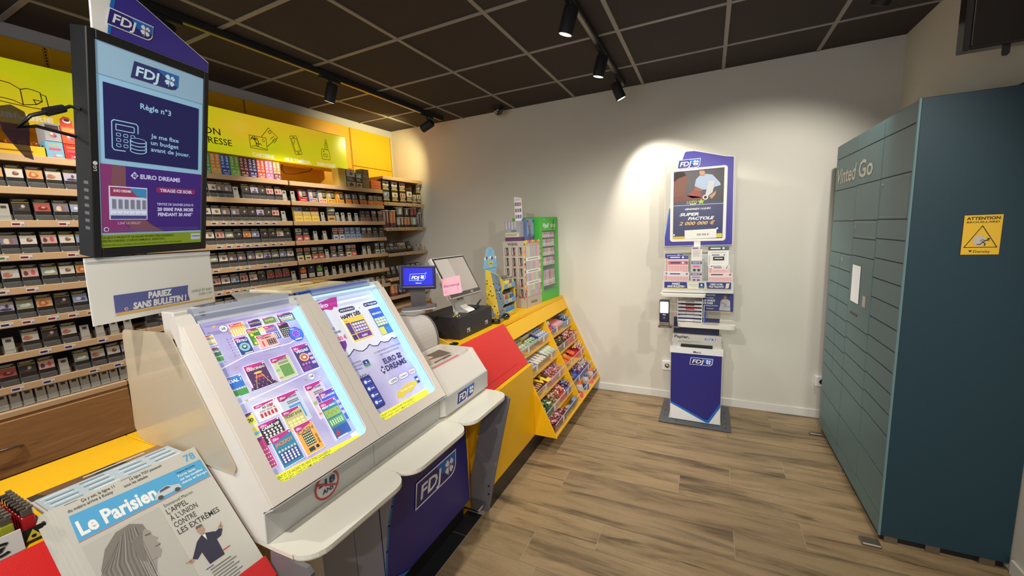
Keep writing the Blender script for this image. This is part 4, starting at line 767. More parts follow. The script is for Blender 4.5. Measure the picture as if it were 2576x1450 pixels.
cv = CV(b, (-0.336, 3.2798, 0.82), (1, 0, 0), (0, 0, 1)); cv.rrect(0.006, 0.070, 0.066, 0.158, 0.004, E((255, 248, 236), 1.6), 1); cv.text('FDJ', 0.036, 0.052, 0.014, E((200, 210, 250), 0.5), 1, 'c', bold=0.02); cv.poly([(0.030, 0.034), (0.042, 0.034), (0.036, 0.026)], white, 1); b.build('ticket_checker', t)
b = MB()
for i in range(6):
    z = 0.818+i*0.0285; b.box(-0.205, -0.036, 3.36, 3.50, z, z+0.004, white); b.box(-0.205, -0.15, 3.352, 3.36, z, z+0.016, C((200, 200, 206), 0.3), 0.001); b.box(-0.09, -0.036, 3.352, 3.36, z, z+0.016, C((200, 200, 206), 0.3), 0.001)
b.box(-0.209, -0.205, 3.36, 3.50, 0.8125, 1.0, white); b.box(-0.036, -0.032, 3.36, 3.50, 0.8125, 1.0, white); b.build('letter_tray', t)
for i in range(5):
    b = MB(); z = 0.8225+i*0.0285; b.box(-0.19, -0.05, 3.366, 3.49, z, z+0.009+0.003*(i % 2), C([(226, 222, 220), (214, 210, 220), (200, 180, 190), (190, 60, 50), (120, 80, 90)][i])); tag(b.build('slip_stack'), 'stack of betting slips in the %s tray of the kiosk' % ['lowest', 'second lowest', 'middle', 'second highest', 'highest filled'][i], 'paper stack', 'slips in the kiosk trays')
b = MB(); b.extrude([(-0.024, y, z) for y, z in ((3.36, 0.8125), (3.44, 0.8125), (3.42, 0.93), (3.39, 0.945), (3.375, 0.93))], (0.006, 0, 0), clear_edge); b.box(-0.018, -0.008, 3.352, 3.366, 0.8125, 0.90, C((40, 60, 160), 0.3)); b.build('pen_holder', t)
# sport poster with figure
t2 = thing('sports_poster', 'small navy sports betting poster showing a man with folded arms, kiosk side', 'poster', (0.07, 3.452, 0.88))
b = MB(); b.extrude([(x, 3.452, z) for x, z in rr(-0.035, 0.883, 0.180, 1.035, 0.014)], (0, 0.003, 0), C((52, 54, 110), 0.35)); cv = CV(b, (-0.035, 3.4518, 0.883), (1, 0, 0), (0, 0, 1), 0.0005)
cv.text('PARIONS', 0.012, 0.125, 0.019, white, 1, bold=0.01, w=0.078); cv.rect(0.02, 0.106, 0.08, 0.110, white, 1); cv.text('DE SPORTS', 0.008, 0.080, 0.020, white, 1, bold=0.035, shear=0.2, w=0.082); cv.text('DE PARIS', 0.006, 0.060, 0.020, white, 1, bold=0.035, shear=0.2, w=0.07)
cv.text('ET SERVICES ASSOCIES', 0.014, 0.044, 0.010, white, 1, bold=0.02, shear=0.2, w=0.094); cv.rect(0.03, 0.022, 0.08, 0.025, white, 1); cv.poly([(0.0, 0.0), (0.2, 0.0), (0.2, 0.006), (0.0, 0.003)], C((226, 186, 40)), 1)
cv.poly([(0.118, 0.012), (0.125, 0.05), (0.128, 0.085), (0.142, 0.102), (0.176, 0.102), (0.192, 0.088), (0.196, 0.012)], C((176, 176, 180)), 2); cv.rect(0.150, 0.098, 0.166, 0.108, C((170, 124, 100)), 3); cv.circle(0.158, 0.118, 0.0105, C((176, 130, 104)), 4, 14, 0.014); cv.poly([(0.146, 0.122), (0.170, 0.122), (0.172, 0.132), (0.158, 0.139), (0.146, 0.134)], C((110, 100, 70)), 5)
cv.poly([(0.128, 0.07), (0.134, 0.078), (0.172, 0.062), (0.170, 0.050)], C((150, 150, 156)), 5); cv.circle(0.136, 0.076, 0.008, C((176, 130, 104)), 6, 10); cv.poly([(0.192, 0.05), (0.196, 0.040), (0.150, 0.040), (0.150, 0.050)], C((150, 150, 156)), 5); b.build('poster_board', t2)
# leaflet rack
b = MB(); b.box(-0.325, 0.172, 3.44, 3.448, 1.045, 1.355, clear); b.box(-0.325, 0.172, 3.36, 3.44, 1.042, 1.050, white, 0.002); b.extrude([(x, 3.352, z) for x, z in rr(-0.325, 1.045, 0.172, 1.138, 0.008)], (0, 0.004, 0), clear_edge)
for x in (-0.325, -0.124, -0.03, 0.170): b.box(x, x+0.003, 3.356, 3.44, 1.05, 1.30 if abs(x) > 0.1 else 1.2, clear)
cv = CV(b, (-0.307, 3.3515, 1.078), (1, 0, 0), (0, 0, 1), 0.0005); cv.poly([(0, 0), (0.168, 0), (0.160, 0.048), (0, 0.048)], C((44, 50, 120), 0.3), 1); cv.poly([(0.305, 0), (0.462, 0), (0.462, 0.050), (0.297, 0.050)], C((44, 50, 120), 0.3), 1); cv.rect(0, -0.006, 0.462, 0.0, C((226, 200, 90)), 1)
cv.text('PARIEZ', 0.085, 0.026, 0.022, white, 2, 'c', bold=0.035, shear=0.2, w=0.06); cv.text('SANS BULLETIN !', 0.085, 0.006, 0.022, white, 2, 'c', bold=0.035, shear=0.2, w=0.13); cv.text('CRÉEZ VOTRE', 0.365, 0.028, 0.018, white, 2, 'c', bold=0.03, shear=0.2, w=0.085); cv.text('PASS MAJORITÉ', 0.365, 0.010, 0.018, white, 2, 'c', bold=0.03, shear=0.2, w=0.1)
cv.rrect(0.165, -0.002, 0.292, 0.048, 0.012, C((226, 224, 206)), 2); cv.rrect(0.245, 0.002, 0.285, 0.044, 0.005, C((34, 60, 130)), 3); cv.circle(0.265, 0.027, 0.007, white, 4, 12); cv.rect(0.250, 0.008, 0.280, 0.012, C((110, 190, 90)), 4); cv.text('SIMPLE ET RAPIDE', 0.236, 0.026, 0.010, C((130, 140, 110)), 3, 'r', w=0.06); cv.text("AVEC L'APPLI", 0.236, 0.012, 0.010, C((130, 140, 110)), 3, 'r', w=0.045)
cv.poly([(0.425, 0.004), (0.447, 0.008), (0.452, 0.044), (0.430, 0.042)], C((226, 220, 190)), 3); b.build('leaflet_rack', t)
b = MB(); b.box(-0.10, -0.03, 3.50, 3.519, 1.02, 1.30, C((190, 188, 180), 0.35), 0.003); b.build('upright', t)
def slip(x0, x1, z0, z1, y, bandc, label, kind='grid', name='game_slip'):
    b = MB(); b.box(x0, x1, y, y+0.004, z0, z1, paper); cv = CV(b, (x0, y-0.0002, z0), (1, 0, 0), (0, 0, 1), 0.0004); w = x1-x0; h = z1-z0; pk = C((230, 176, 176))
    cv.rect(0.001, h*0.80, w-0.001, h-0.001, C(bandc), 1); cv.rect(w*0.12, h*0.87, w*0.6, h*0.93, white if sum(bandc) < 400 else C((60, 50, 110)), 2); cv.circle(w*0.74, h*0.9, h*0.06, C((226, 224, 240)), 2, 12); cv.circle(w*0.9, h*0.9, h*0.055, C((110, 110, 130)), 2, 12)
    if kind == 'grid':
        cv.rect(0.004, 0.004, w-0.004, h*0.76, pk, 1)
        for q in range(1, 7): cv.rect(w*q/7-0.0006, 0.004, w*q/7+0.0006, h*0.76, paper, 2)
    elif kind == 'logo': cv.rrect(w*0.2, h*0.5, w*0.9, h*0.78, 0.003, C((30, 40, 60)), 2); cv.rect(w*0.3, h*0.62, w*0.8, h*0.68, white, 3); cv.rect(w*0.1, h*0.15, w*0.8, h*0.17, pk, 1); cv.rect(w*0.1, h*0.28, w*0.8, h*0.30, pk, 1)
    elif kind == 'text': [cv.rect(w*0.15, h*(0.68-0.09*q), w*(0.85-0.1*(q % 2)), h*(0.70-0.09*q), C((170, 110, 120)), 2) for q in range(5)]
    elif kind == 'people': cv.rect(0.003, 0.003, w-0.003, h*0.78, C((196, 190, 200)), 1); cv.rect(w*0.15, h*0.5, w*0.8, h*0.62, C((220, 110, 120)), 2); [cv.circle(w*px, h*0.22, w*0.14, C((60, 50, 50)), 3, 12) or cv.circle(w*px, h*0.17, w*0.10, C((196, 150, 130)), 4, 12) for px in (0.3, 0.7)]
    tag(b.build(name), label, 'leaflet', 'leaflets in the kiosk rack')
slip(-0.312, -0.178, 1.15, 1.342, 3.432, (54, 52, 128), 'game slip standing furthest back at the left of the rack, navy header'); slip(-0.292, -0.140, 1.18, 1.327, 3.424, (60, 56, 140), 'game slip in front of the rear one, two round badges'); slip(-0.286, -0.140, 1.135, 1.285, 3.416, (206, 110, 120), 'game slip with red, green and blue header, rack left')
slip(-0.318, -0.180, 1.06, 1.204, 3.392, (220, 218, 226), 'pale slip lowest at the left corner of the rack'); slip(-0.290, -0.132, 1.06, 1.200, 3.380, (232, 228, 232), 'game slip with white header and blue badge, front left of rack')
slip(-0.120, -0.044, 1.285, 1.393, 3.424, (214, 200, 206), 'upright leaflet with a red frame in the middle of the rack', 'text', 'leaflet'); slip(-0.118, -0.043, 1.195, 1.277, 3.410, (50, 50, 130), 'upper small blue leaflet with two faces, rack middle', 'people', 'leaflet'); slip(-0.118, -0.043, 1.118, 1.190, 3.394, (50, 50, 130), 'lower small blue leaflet with two faces, rack middle', 'people', 'leaflet')
slip(-0.004, 0.138, 1.24, 1.393, 3.432, (50, 80, 70), 'tall rear form with dark green header at the rack right', 'text'); slip(0.010, 0.118, 1.235, 1.338, 3.420, (236, 236, 230), 'white card with black and green plate, rack right', 'logo', 'leaflet')
slip(0.0, 0.146, 1.16, 1.252, 3.408, (226, 224, 226), 'pale leaflet behind the orange-toned slips'); slip(0.024, 0.136, 1.15, 1.242, 3.396, (236, 224, 216), 'small slip with red lettering above the orange one'); slip(0.002, 0.165, 1.06, 1.196, 3.380, (240, 214, 196), 'orange-toned game slip at the front right of the rack')
# upper sign board with poster
t3 = thing('kiosk_sign_board', 'large violet blue sign board with plaque above the kiosk', 'sign board', (-0.09, 3.64, 1.33))
b = MB(); b.box(-0.344, 0.182, 3.632, 3.638, 1.335, 2.062, C((196, 190, 176), 0.4), 0.001); b.box(-0.11, -0.06, 3.60, 3.632, 1.30, 1.5, white, 0.003); b.build('backing_panel', t3)
shape = [(-0.337, 1.390), (-0.337, 1.475), (-0.294, 1.72), (-0.262, 1.93), (-0.237, 2.0), (-0.190, 2.137), (-0.178, 2.143), (-0.12, 2.141), (0.0, 2.106), (0.10, 2.076), (0.160, 2.066), (0.168, 1.392)]
b = MB(); b.extrude([(x, 3.606, z) for x, z in shape], (0, 0.022, 0), white, m2=white); sc = [(-0.08+(x+0.08)*0.985, 1.76+(z-1.76)*0.99) for x, z in shape]; cvx = CV(b, (0, 3.6055, 0), (1, 0, 0), (0, 0, 1), 0.0006); cvx.poly(sc, violet, 1)
cvx.poly([(-0.333, 1.47), (-0.326, 1.47), (-0.292, 1.70), (-0.300, 1.70)], bright_blue, 2); fdj(cvx, -0.243, 2.010, 0.170, 0.068, 3); b.build('board', t3)
b = MB(); n = 5; out_ = rr(-0.291, 1.428, 0.117, 2.005, 0.022, n); inn = rr(-0.268, 1.448, 0.095, 1.990, 0.004, n)
b.add([(x, 3.596, z) for x, z in out_+inn], [[i, (i+1) % 24, 24+(i+1) % 24, 24+i] for i in range(24)], shelf_cream); b.extrude([(x, 3.596, z) for x, z in out_], (0, 0.009, 0), shelf_cream, caps=False); b.build('snap_frame', t3)
b = MB(); cv = CV(b, (-0.268, 3.600, 1.448), (1, 0, 0), (0, 0, 1), 0.0005); w, h = 0.363, 0.542
nv = C((44, 46, 92), 0.3); cv.rect(0, 0, w, h, nv, 0); cv.rect(0, h*0.53, w, h, C((46, 38, 38), 0.3), 1)
sk1 = C((150, 96, 66), 0.4); sk2 = C((190, 140, 112), 0.4); shirt = C((168, 184, 206), 0.4)
cv.poly([(0, 0.50), (0.03, 0.535), (0.07, 0.53), (0.10, 0.50), (0.105, 0.46), (0.09, 0.42), (0.10, 0.38), (0.06, 0.34), (0, 0.33)], C((120, 74, 54), 0.4), 2); cv.poly([(0, 0.53), (0.04, 0.540), (0.08, 0.53), (0.09, 0.505), (0.04, 0.49), (0, 0.46)], C((50, 34, 30)), 3)
cv.poly([(0.0, 0.34), (0.06, 0.35), (0.12, 0.345), (0.20, 0.33), (0.225, 0.315), (0.20, 0.305), (0.10, 0.31), (0, 0.295)], C((120, 60, 50), 0.4), 3); cv.poly([(0.10, 0.345), (0.16, 0.40), (0.20, 0.36), (0.22, 0.325), (0.14, 0.325)], C((150, 70, 58), 0.4), 3)
cv.poly([(0.155, 0.42), (0.165, 0.47), (0.19, 0.495), (0.235, 0.505), (0.28, 0.495), (0.31, 0.46), (0.335, 0.43), (0.34, 0.41), (0.30, 0.40), (0.285, 0.385), (0.20, 0.385)], shirt, 2); cv.poly([(0.195, 0.50), (0.205, 0.49), (0.225, 0.49), (0.225, 0.515), (0.200, 0.515)], sk2, 3); cv.circle(0.208, 0.520, 0.021, sk2, 4, 16, 0.027); cv.poly([(0.184, 0.53), (0.192, 0.541), (0.228, 0.541), (0.230, 0.522), (0.22, 0.533), (0.192, 0.535)], C((70, 60, 56)), 5); cv.rect(0.200, 0.509, 0.216, 0.511, C((236, 226, 220)), 5)
cv.poly([(0.155, 0.42), (0.17, 0.41), (0.215, 0.385), (0.205, 0.37), (0.16, 0.385)], sk1, 4); cv.poly([(0.255, 0.45), (0.30, 0.445), (0.285, 0.36), (0.25, 0.33), (0.235, 0.35)], C((196, 196, 196), 0.4), 4); cv.circle(0.235, 0.325, 0.020, C((220, 214, 200), 0.4), 5, 14); cv.circle(0.235, 0.325, 0.012, C((60, 50, 46)), 6, 6); cv.poly([(0.26, 0.33), (0.31, 0.37), (0.305, 0.34), (0.28, 0.31)], sk2, 5)
yg = C((170, 200, 60), 0.4); cv.rect(0, 0.268, w, 0.272, C((190, 190, 206), 0.4), 4); cv.text('LOTO', 0.100, 0.282, 0.030, yg, 5, bold=0.03, shear=0.1, w=0.075); cv.text('FOOT', 0.125, 0.270, 0.016, white, 5, bold=0.03, shear=0.2, w=0.045)
cv.poly([(0.205+0.028*math.cos(math.radians(90+36*i))*(1 if i % 2 == 0 else 0.42), 0.292+0.026*math.sin(math.radians(90+36*i))*(1 if i % 2 == 0 else 0.42)) for i in range(10)], yg, 5)
cv.text('VENDREDI 14 JUIN', 0.182, 0.232, 0.018, white, 5, 'c', bold=0.03, shear=0.3, w=0.188); cv.text('SUPER', 0.048, 0.186, 0.032, white, 5, bold=0.04, shear=0.3, w=0.142); cv.text('PACTOLE', 0.110, 0.152, 0.032, white, 5, bold=0.04, shear=0.3, w=0.192); cv.text('2 000 000 €', 0.046, 0.112, 0.038, C((250, 196, 90), 0.3), 5, bold=0.018, shear=0.3, w=0.262)
cv.rect(0, 0, 0.09, 0.022, C((214, 180, 60)), 5); cv.rect(0.320, 0.006, 0.360, 0.038, C((222, 196, 90)), 5); cv.rrect(0.305, 0.056, 0.346, 0.092, 0.006, C((30, 50, 110)), 5); cv.circle(0.325, 0.078, 0.008, C((210, 220, 240)), 6, 12); cv.circle(0.008, 0.035, 0.007, white, 5, 12); b.build('poster', t3)
b = MB(); b.extrude([(x, 3.5955, z) for x, z in ((-0.178, 1.448), (0.052, 1.452), (0.052, 1.524), (-0.180, 1.518))], (0, 0.0005, 0), paper); CV(b, (-0.09, 3.5953, 1.474), (1, 0, 0), (0, 0, 1)).text('200 000 €', 0, 0, 0.022, C((50, 50, 50)), 1, bold=0.005, w=0.088); b.build('paper_strip', t3)

# ------------------------------------------------------------------ counters
t = thing('worktop', 'long yellow worktop running the whole sales counter', 'worktop', (-1.58, 1.5, 0.9))
b = MB(); b.box(-1.83, -1.3452, -0.9, 0.592, 0.898, 0.920, yellow, 0.002); b.build('slab', t)
b = MB(); b.box(-1.83, -1.42, 0.594, 1.80, 0.898, 0.920, yellow, 0.002); b.build('slab', t)
b = MB(); b.prof_y([(-1.83, 0.898), (-1.83, 0.920), (-1.3022, 0.920), (-1.3022, 0.898)], 1.803, 2.488, yellow); b.build('slab', t)
b = MB(); b.extrude([(-1.83, 2.489, 0.898), (-1.300, 2.489, 0.898), (-1.284, 3.752, 0.898), (-1.83, 3.752, 0.898)], (0, 0, 0.022), yellow); b.build('slab', t)
def base(y0, y1, lab, foldy=None):
    t = thing('sales_counter', lab, 'counter', (-1.45, (y0+y1)/2, 0))
    top = -1.345 if y0 < 1 else -1.302
    b = MB(); b.prof_y([(-1.80, 0.118), (-1.80, 0.896), (top-0.022, 0.896), (-1.142, 0.634), (-1.118, 0.648), (-1.089, 0.648), (-1.089, 0.118)], y0, y1, yellow); b.build('carcass', t)
    b = MB(); b.box(-1.79, -1.091, y0, y1, 0.0005, 0.1175, plinth_black); b.build('plinth', t)
    b = MB(); b.prof_y([(-1.120, 0.650), (top+0.001, 0.922), (top+0.001, 0.903), (-1.132, 0.640)], y0+0.002, y1-0.002, red); dx_, dz_ = top+1.120, 0.272; b.prof_y([(-1.120+dx_*0.12+0.0008, 0.650+dz_*0.12), (-1.120+dx_*0.13+0.0008, 0.650+dz_*0.13), (-1.120+dx_*0.13-0.002, 0.650+dz_*0.13-0.001), (-1.120+dx_*0.12-0.002, 0.650+dz_*0.12-0.001)], y0+0.02, y1-0.13, C((150, 20, 24), 0.4)); b.build('red_panel', t)
base(-0.9, 0.590, 'yellow counter section with red sloping panel under the newspapers'); base(1.803, 2.486, 'yellow counter section with red sloping panel between display and sweets')
b = MB(); b.box(-1.80, -1.205, 0.83, 1.80, 0.0005, 0.716, yellow); b.box(-1.80, -1.42, 0.596, 1.80, 0.7165, 0.897, yellow); tag(b.build('counter_core'), 'plain yellow counter section behind the blue front panel', 'counter')

# sweet rack
t = thing('sweet_rack', 'stepped yellow sweet rack with clear bins at the counter end', 'display rack', (-1.2, 3.12, 0.12))
def slope(z): return -0.925-(z-0.12)*0.46
for y0, y1 in ((2.489, 2.503), (3.122, 3.140), (3.738, 3.7525)):
    b = MB(); b.prof_y([(-1.36, 0.118), (-0.925, 0.118), (slope(0.896), 0.896), (-1.36, 0.896)], y0, y1, yellow); b.build('side_panel', t)
b = MB(); b.box(-1.37, -1.361, 2.489, 3.7525, 0.0005, 0.896, yellow); b.build('back_panel', t)
b = MB(); b.box(-1.36, -1.091, 2.489, 3.7525, 0.0005, 0.1175, plinth_black); b.build('plinth', t)
b = MB(); b.box(-1.36, -0.927, 2.5035, 3.7375, 0.118, 0.130, yellow); b.build('bottom_shelf', t)
for y0, y1 in ((2.504, 3.1215), (3.1405, 3.7375)):
    b = MB(); b.extrude([(slope(0.896)-0.001, y0, 0.896), (slope(0.80)-0.001, y0, 0.80), (slope(0.80)-0.013, y0, 0.80), (slope(0.896)-0.013, y0, 0.896)], (0, y1-y0, 0), yellow); b.build('top_board', t)
ZT = [0.71, 0.572, 0.428, 0.284]
def mixer(ax, ang): return Matrix.Rotation(ang, 3, ax)
tagc = C((222, 224, 220), 0.5)
for ci, (y0, y1) in enumerate(((2.504, 3.1215), (3.1405, 3.7375))):
    for ti, zt in enumerate(ZT+[0.208]):
        last = ti == 4; xf = slope(zt) if not last else -0.934; zf = zt-0.072 if not last else 0.1305
        b = MB()
        if not last: b.box(xf-0.15, xf-0.004, y0, y1, zf-0.010, zf, yellow); b.box(xf-0.158, xf-0.150, y0, y1, zf-0.01, zt+0.045, yellow)
        else: b.box(xf-0.12, xf-0.112, y0, y1, 0.131, 0.20, yellow)
        b.build('bin_tray', t)
        b = MB(); b.box(xf-0.004, xf, y0+0.004, y1-0.004, zf+0.001, zt, clear); b.box(xf-0.0045, xf+0.0005, y0+0.004, y1-0.004, zt-0.001, zt+0.0012, clear_edge)
        if not last:
            for yy in (y0+0.0015, y1-0.0045): b.extrude([(xf-0.004, yy, zf), (xf-0.145, yy, zf), (xf-0.145, yy, zt+0.035), (xf-0.004, yy, zt)], (0, 0.003, 0), clear)
        fr = b.build('clear_front', t)
        for q in range(2 if ti != 4 else 1):
            yy = y0+(0.27+0.5*q)*(y1-y0); b = MB(); b.box(xf+0.0006, xf+0.0016, yy-0.016, yy+0.016, zt-0.045, zt+0.004, tagc); b.build('price_tag', fr)

def candy(b, c, size, cols, twist=True):
    M = Matrix.Rotation(random.uniform(0, 6.28), 3, 'Z') @ Matrix.Rotation(random.uniform(-0.6, 0.6), 3, 'X') @ Matrix.Rotation(random.uniform(-0.4, 0.4), 3, 'Y')
    m = C(random.choice(cols), 0.28); b.ell(c, (size, size*0.5, size*0.42), m, 6, 4, M); c = Vector(c)
    if twist:
        for s in (-1, 1):
            p = [Vector((s*size*0.9, 0, 0)), Vector((s*size*1.7, size*0.55, size*0.2)), Vector((s*size*1.75, -size*0.5, -size*0.15))]; b.add([c+M @ q for q in p], [[0, 1, 2]], C(random.choice(cols), 0.28))
def heap(y0, y1, ti, cols, label, n=110, size=0.014, name='wrapped_sweets', sticks=False):
    zt = (ZT+[0.208])[ti]; last = ti == 4; xf = slope(zt) if not last else -0.934; zf = (zt-0.07) if not last else 0.133; dep = 0.13 if not last else 0.095
    b = MB()
    for i in range(n):
        x = xf-0.030-random.random()*(dep-0.058); u = (xf-x)/dep; top = zt+0.004+0.050*u if not last else zt-0.012+0.03*u
        z = max(zf+0.024, top-0.03*random.random()**2*1.4); y = random.uniform(y0+0.032, y1-0.032) if y1-y0 > 0.1 else (y0+y1)/2
        candy(b, (x, y, z), size*random.uniform(0.85, 1.15), cols)
        if sticks and i % 2 == 0:
            d = Vector((random.uniform(0.1, 0.6), random.uniform(-0.7, 0.7), random.uniform(0.6, 1))).normalized()*0.045
            b.tube([(x, y, z), Vector((x, y, z))+d], 0.0018, C((236, 232, 226), 0.4), 5)
    b.extrude([(xf-0.016, y0+0.012, zf+0.001), (xf-dep+0.012, y0+0.012, zf+0.001), (xf-dep+0.012, y0+0.012, zt+0.0 if not last else zt-0.03), (xf-0.016, y0+0.012, zt-0.03)], (0, y1-y0-0.024, 0), C(cols[0], 0.4))
    o = tag(b.build(name), label, 'sweets'); o['kind'] = 'stuff'; return o
heap(3.58, 3.735, 0, [(120, 150, 180), (170, 190, 210), (90, 110, 140), (210, 216, 226)], 'blue and silver wrapped sweets in the top bin by the wall')
heap(2.81, 3.115, 2, [(190, 120, 116), (220, 170, 170), (170, 160, 180), (206, 96, 90)], 'pink and grey twisted sweets in the third bin, left column', 80)
heap(2.505, 2.70, 3, [(70, 96, 60), (200, 214, 180), (110, 140, 90), (50, 60, 46)], 'green and white mint sweets in the fourth bin, left column', 90)
heap(2.70, 2.86, 3, [(196, 160, 110), (150, 100, 70), (226, 206, 170), (120, 80, 60)], 'tan caramel sweets beside the green mints', 80)
heap(2.86, 3.0, 3, [(206, 80, 70), (220, 150, 130), (240, 220, 210), (170, 60, 60)], 'red and cream wrapped sweets between caramels and blue ones', 70)
heap(3.0, 3.118, 3, [(90, 100, 160), (190, 190, 210), (60, 70, 120), (170, 90, 100)], 'blue violet wrapped sweets at the right of the fourth bin', 60)
heap(2.505, 2.80, 4, [(120, 44, 56), (170, 80, 90), (214, 170, 176), (90, 34, 44)], 'dark red foil sweets in the lowest bin', 90, 0.018)
heap(3.145, 3.44, 1, [(96, 80, 66), (214, 176, 50), (130, 110, 90), (60, 50, 46)], 'brown and yellow bars in the second bin, right column', 70, 0.015, 'wrapped_bars')
heap(3.44, 3.735, 1, [(190, 50, 60), (230, 210, 210), (150, 60, 70), (200, 180, 130)], 'red and white twisted sweets in the second bin, right column', 80)
heap(3.56, 3.735, 2, [(196, 44, 60), (240, 236, 230), (190, 60, 120), (226, 190, 60)], 'lollipops with white sticks in the third bin by the wall', 46, 0.013, 'lollipops', True)
heap(3.30, 3.735, 3, [(60, 80, 160), (190, 40, 56), (236, 230, 226), (226, 180, 50), (170, 50, 110)], 'many-coloured lollipops in the fourth bin, right column', 90, 0.013, 'lollipops', True)
heap(3.145, 3.30, 3, [(150, 110, 80), (190, 150, 60), (110, 60, 50)], 'chocolate minis beside the blue tube, fourth bin', 40)
# chewing gum packs
def block(x, y, z, sx, sy, sz, c1, c2, name, label, cat, group, rz=0.0, ry=0.0, stripe=True):
    b = MB(M=Matrix.Translation((x, y, z)) @ Matrix.Rotation(rz, 4, 'Z') @ Matrix.Rotation(ry, 4, 'Y')); b.box(-sx/2, sx/2, -sy/2, sy/2, 0, sz, C(c1, 0.35), 0.0015)
    if stripe: cv = CV(b, (sx/2, -sy/2, sz), (0, 1, 0), (-1, 0, 0), 0.0005); cv.rect(sy*0.08, sx*0.1, sy*0.92, sx*0.42, C(c2, 0.35), 1); cv.rect(sy*0.2, sx*0.6, sy*0.8, sx*0.72, C(c2, 0.35), 1)
    return tag(b.build(name, origin=(x, y, z)), label, cat, group)
zt = ZT[0]; xf = slope(zt); n = 0
for i, y in enumerate((2.535, 2.580, 2.625, 2.670)):
    for j in range(2): block(xf-0.04-0.052*j, y, zt-0.022+0.030*j, 0.048, 0.038, 0.030, (206, 214, 190), (110, 150, 100), 'chewing_gum_box', 'pale green gum box, %s from left in the %s row of the top bin' % (ORD[i], ['front', 'rear'][j]), 'gum box', 'pale green gum boxes', 0.05, 0.25)
for i, y in enumerate((2.76, 2.805, 2.85)): block(xf-0.112, y, zt+0.022, 0.048, 0.040, 0.030, (226, 228, 214), (60, 80, 60), 'chewing_gum_box', 'white gum box, %s from left at the back of the top bin' % ORD[i], 'gum box', 'white gum boxes', -0.05, 0.25)
for i, y in enumerate((2.76, 2.808, 2.856)): block(xf-0.045, y, zt-0.018, 0.060, 0.042, 0.030, (176, 196, 170), (60, 110, 80), 'chewing_gum_box', 'green-grey gum box, %s from left at the front middle of the top bin' % ORD[i], 'gum box', 'green-grey gum boxes', 0.1, 0.25)
block(xf-0.06, 2.905, zt-0.012, 0.070, 0.026, 0.032, (50, 44, 110), (90, 84, 160), 'chewing_gum_box', 'dark violet gum box among pale ones in the top bin', 'gum box', None, 0.1, 0.25)
for i, y in enumerate((2.945, 2.990, 3.035, 3.080)):
    for j in range(2): block(xf-0.04-0.056*j, y, zt-0.022+0.030*j, 0.052, 0.040, 0.032, (196, 206, 220), (90, 110, 170), 'chewing_gum_box', 'blue and white gum box, %s from left, %s row, right part of the top bin' % (ORD[i], ['front', 'rear'][j]), 'gum box', 'blue and white gum boxes', 0.05, 0.25)
zt = ZT[1]; xf = slope(zt)
for i, y in enumerate((2.530, 2.572, 2.614, 2.656)):
    for j in range(2): block(xf-0.035-0.05*j, y, zt-0.018+0.028*j, 0.046, 0.038, 0.028, (190, 202, 224), (90, 110, 180), 'chewing_gum_box', 'light blue gum box, %s from left, %s row of the second bin' % (ORD[i], ['front', 'rear'][j]), 'gum box', 'light blue gum boxes', 0.05, 0.3)
def bag(c, sx, sy, sz, col, col2, name, label, cat, group=None, rot=(0, 0, 0), txt=None):
    M = Matrix.Translation(c) @ Matrix.Rotation(rot[2], 4, 'Z') @ Matrix.Rotation(rot[1], 4, 'Y') @ Matrix.Rotation(rot[0], 4, 'X'); b = MB(M=M); vs = []; fs = []; nx, ny = 6, 8
    for side in (1, -1):
        base_ = len(vs)
        for i in range(nx+1):
            for j in range(ny+1):
                u = i/nx*2-1; v = j/ny*2-1; hgt = sz*max(0, (1-u**4)*(1-v**2)**0.7)*(0.9+0.1*math.sin(7*u+5*v)); vs.append((u*sx/2*(1-0.06*v*v), v*sy/2, side*hgt/2+sz/2))
        for i in range(nx):
            for j in range(ny):
                q = [base_+i*(ny+1)+j, base_+(i+1)*(ny+1)+j, base_+(i+1)*(ny+1)+j+1, base_+i*(ny+1)+j+1]; fs.append(q if side > 0 else q[::-1])
    b.add(vs, fs, C(col, 0.25), True); n0 = len(vs)//2; k0 = [f for i, f in enumerate(fs[:nx*ny]) if 2 <= i % ny <= 5 and 1 <= i//ny <= 3]
    b.add([(x, y, z+0.0012) for x, y, z in vs[:n0]], k0, C(col2, 0.3), True)
    if txt: CV(b, (sx*0.18, -sy*0.3, sz+0.003), (0, 1, 0), (-1, 0, 0)).text(txt, 0, 0, sx*0.42, C((60, 40, 30)), 1, bold=0.03, w=sy*0.6)
    return tag(b.build(name, origin=c), label, cat, group)
for i, y in enumerate((2.72, 2.77, 2.82, 2.87)): bag((xf-0.068, y, zt+0.004), 0.115, 0.05, 0.016, (206, 200, 190), (150, 130, 120), 'gum_pouch', 'white gum pouch with dark print, %s from left in the second bin' % ORD[i], 'gum pouch', 'white gum pouches', (0, 0.3, 0.15))
for i, y in enumerate((2.93, 2.985, 3.04, 3.085)): bag((xf-0.068, y, zt+0.006), 0.115, 0.052, 0.018, (176, 190, 172), (226, 230, 220), 'gum_pouch', 'green gum pouch with white print, %s from left in the second bin' % ORD[i], 'gum pouch', 'green gum pouches', (0, 0.3, 0.1))
zt = ZT[2]; xf = slope(zt)
for i, y in enumerate((2.535, 2.562, 2.590, 2.618, 2.646)): block(xf-0.072, y, zt-0.012+0.003*i, 0.115, 0.024, 0.014, (74, 46, 36), (216, 150, 110), 'chocolate_bar', 'brown chocolate bar, %s from the left in the third bin' % ORD[i], 'chocolate bar', 'brown chocolate bars', 0.06, 0.22)
bag((xf-0.085, 2.70, zt+0.004), 0.10, 0.08, 0.024, (226, 190, 40), (50, 34, 24), 'peanut_bag', 'yellow peanut sweet bag lying further back in the third bin', 'sweet bag', 'yellow bags', (0, 0.3, 0.5), 'm&m')
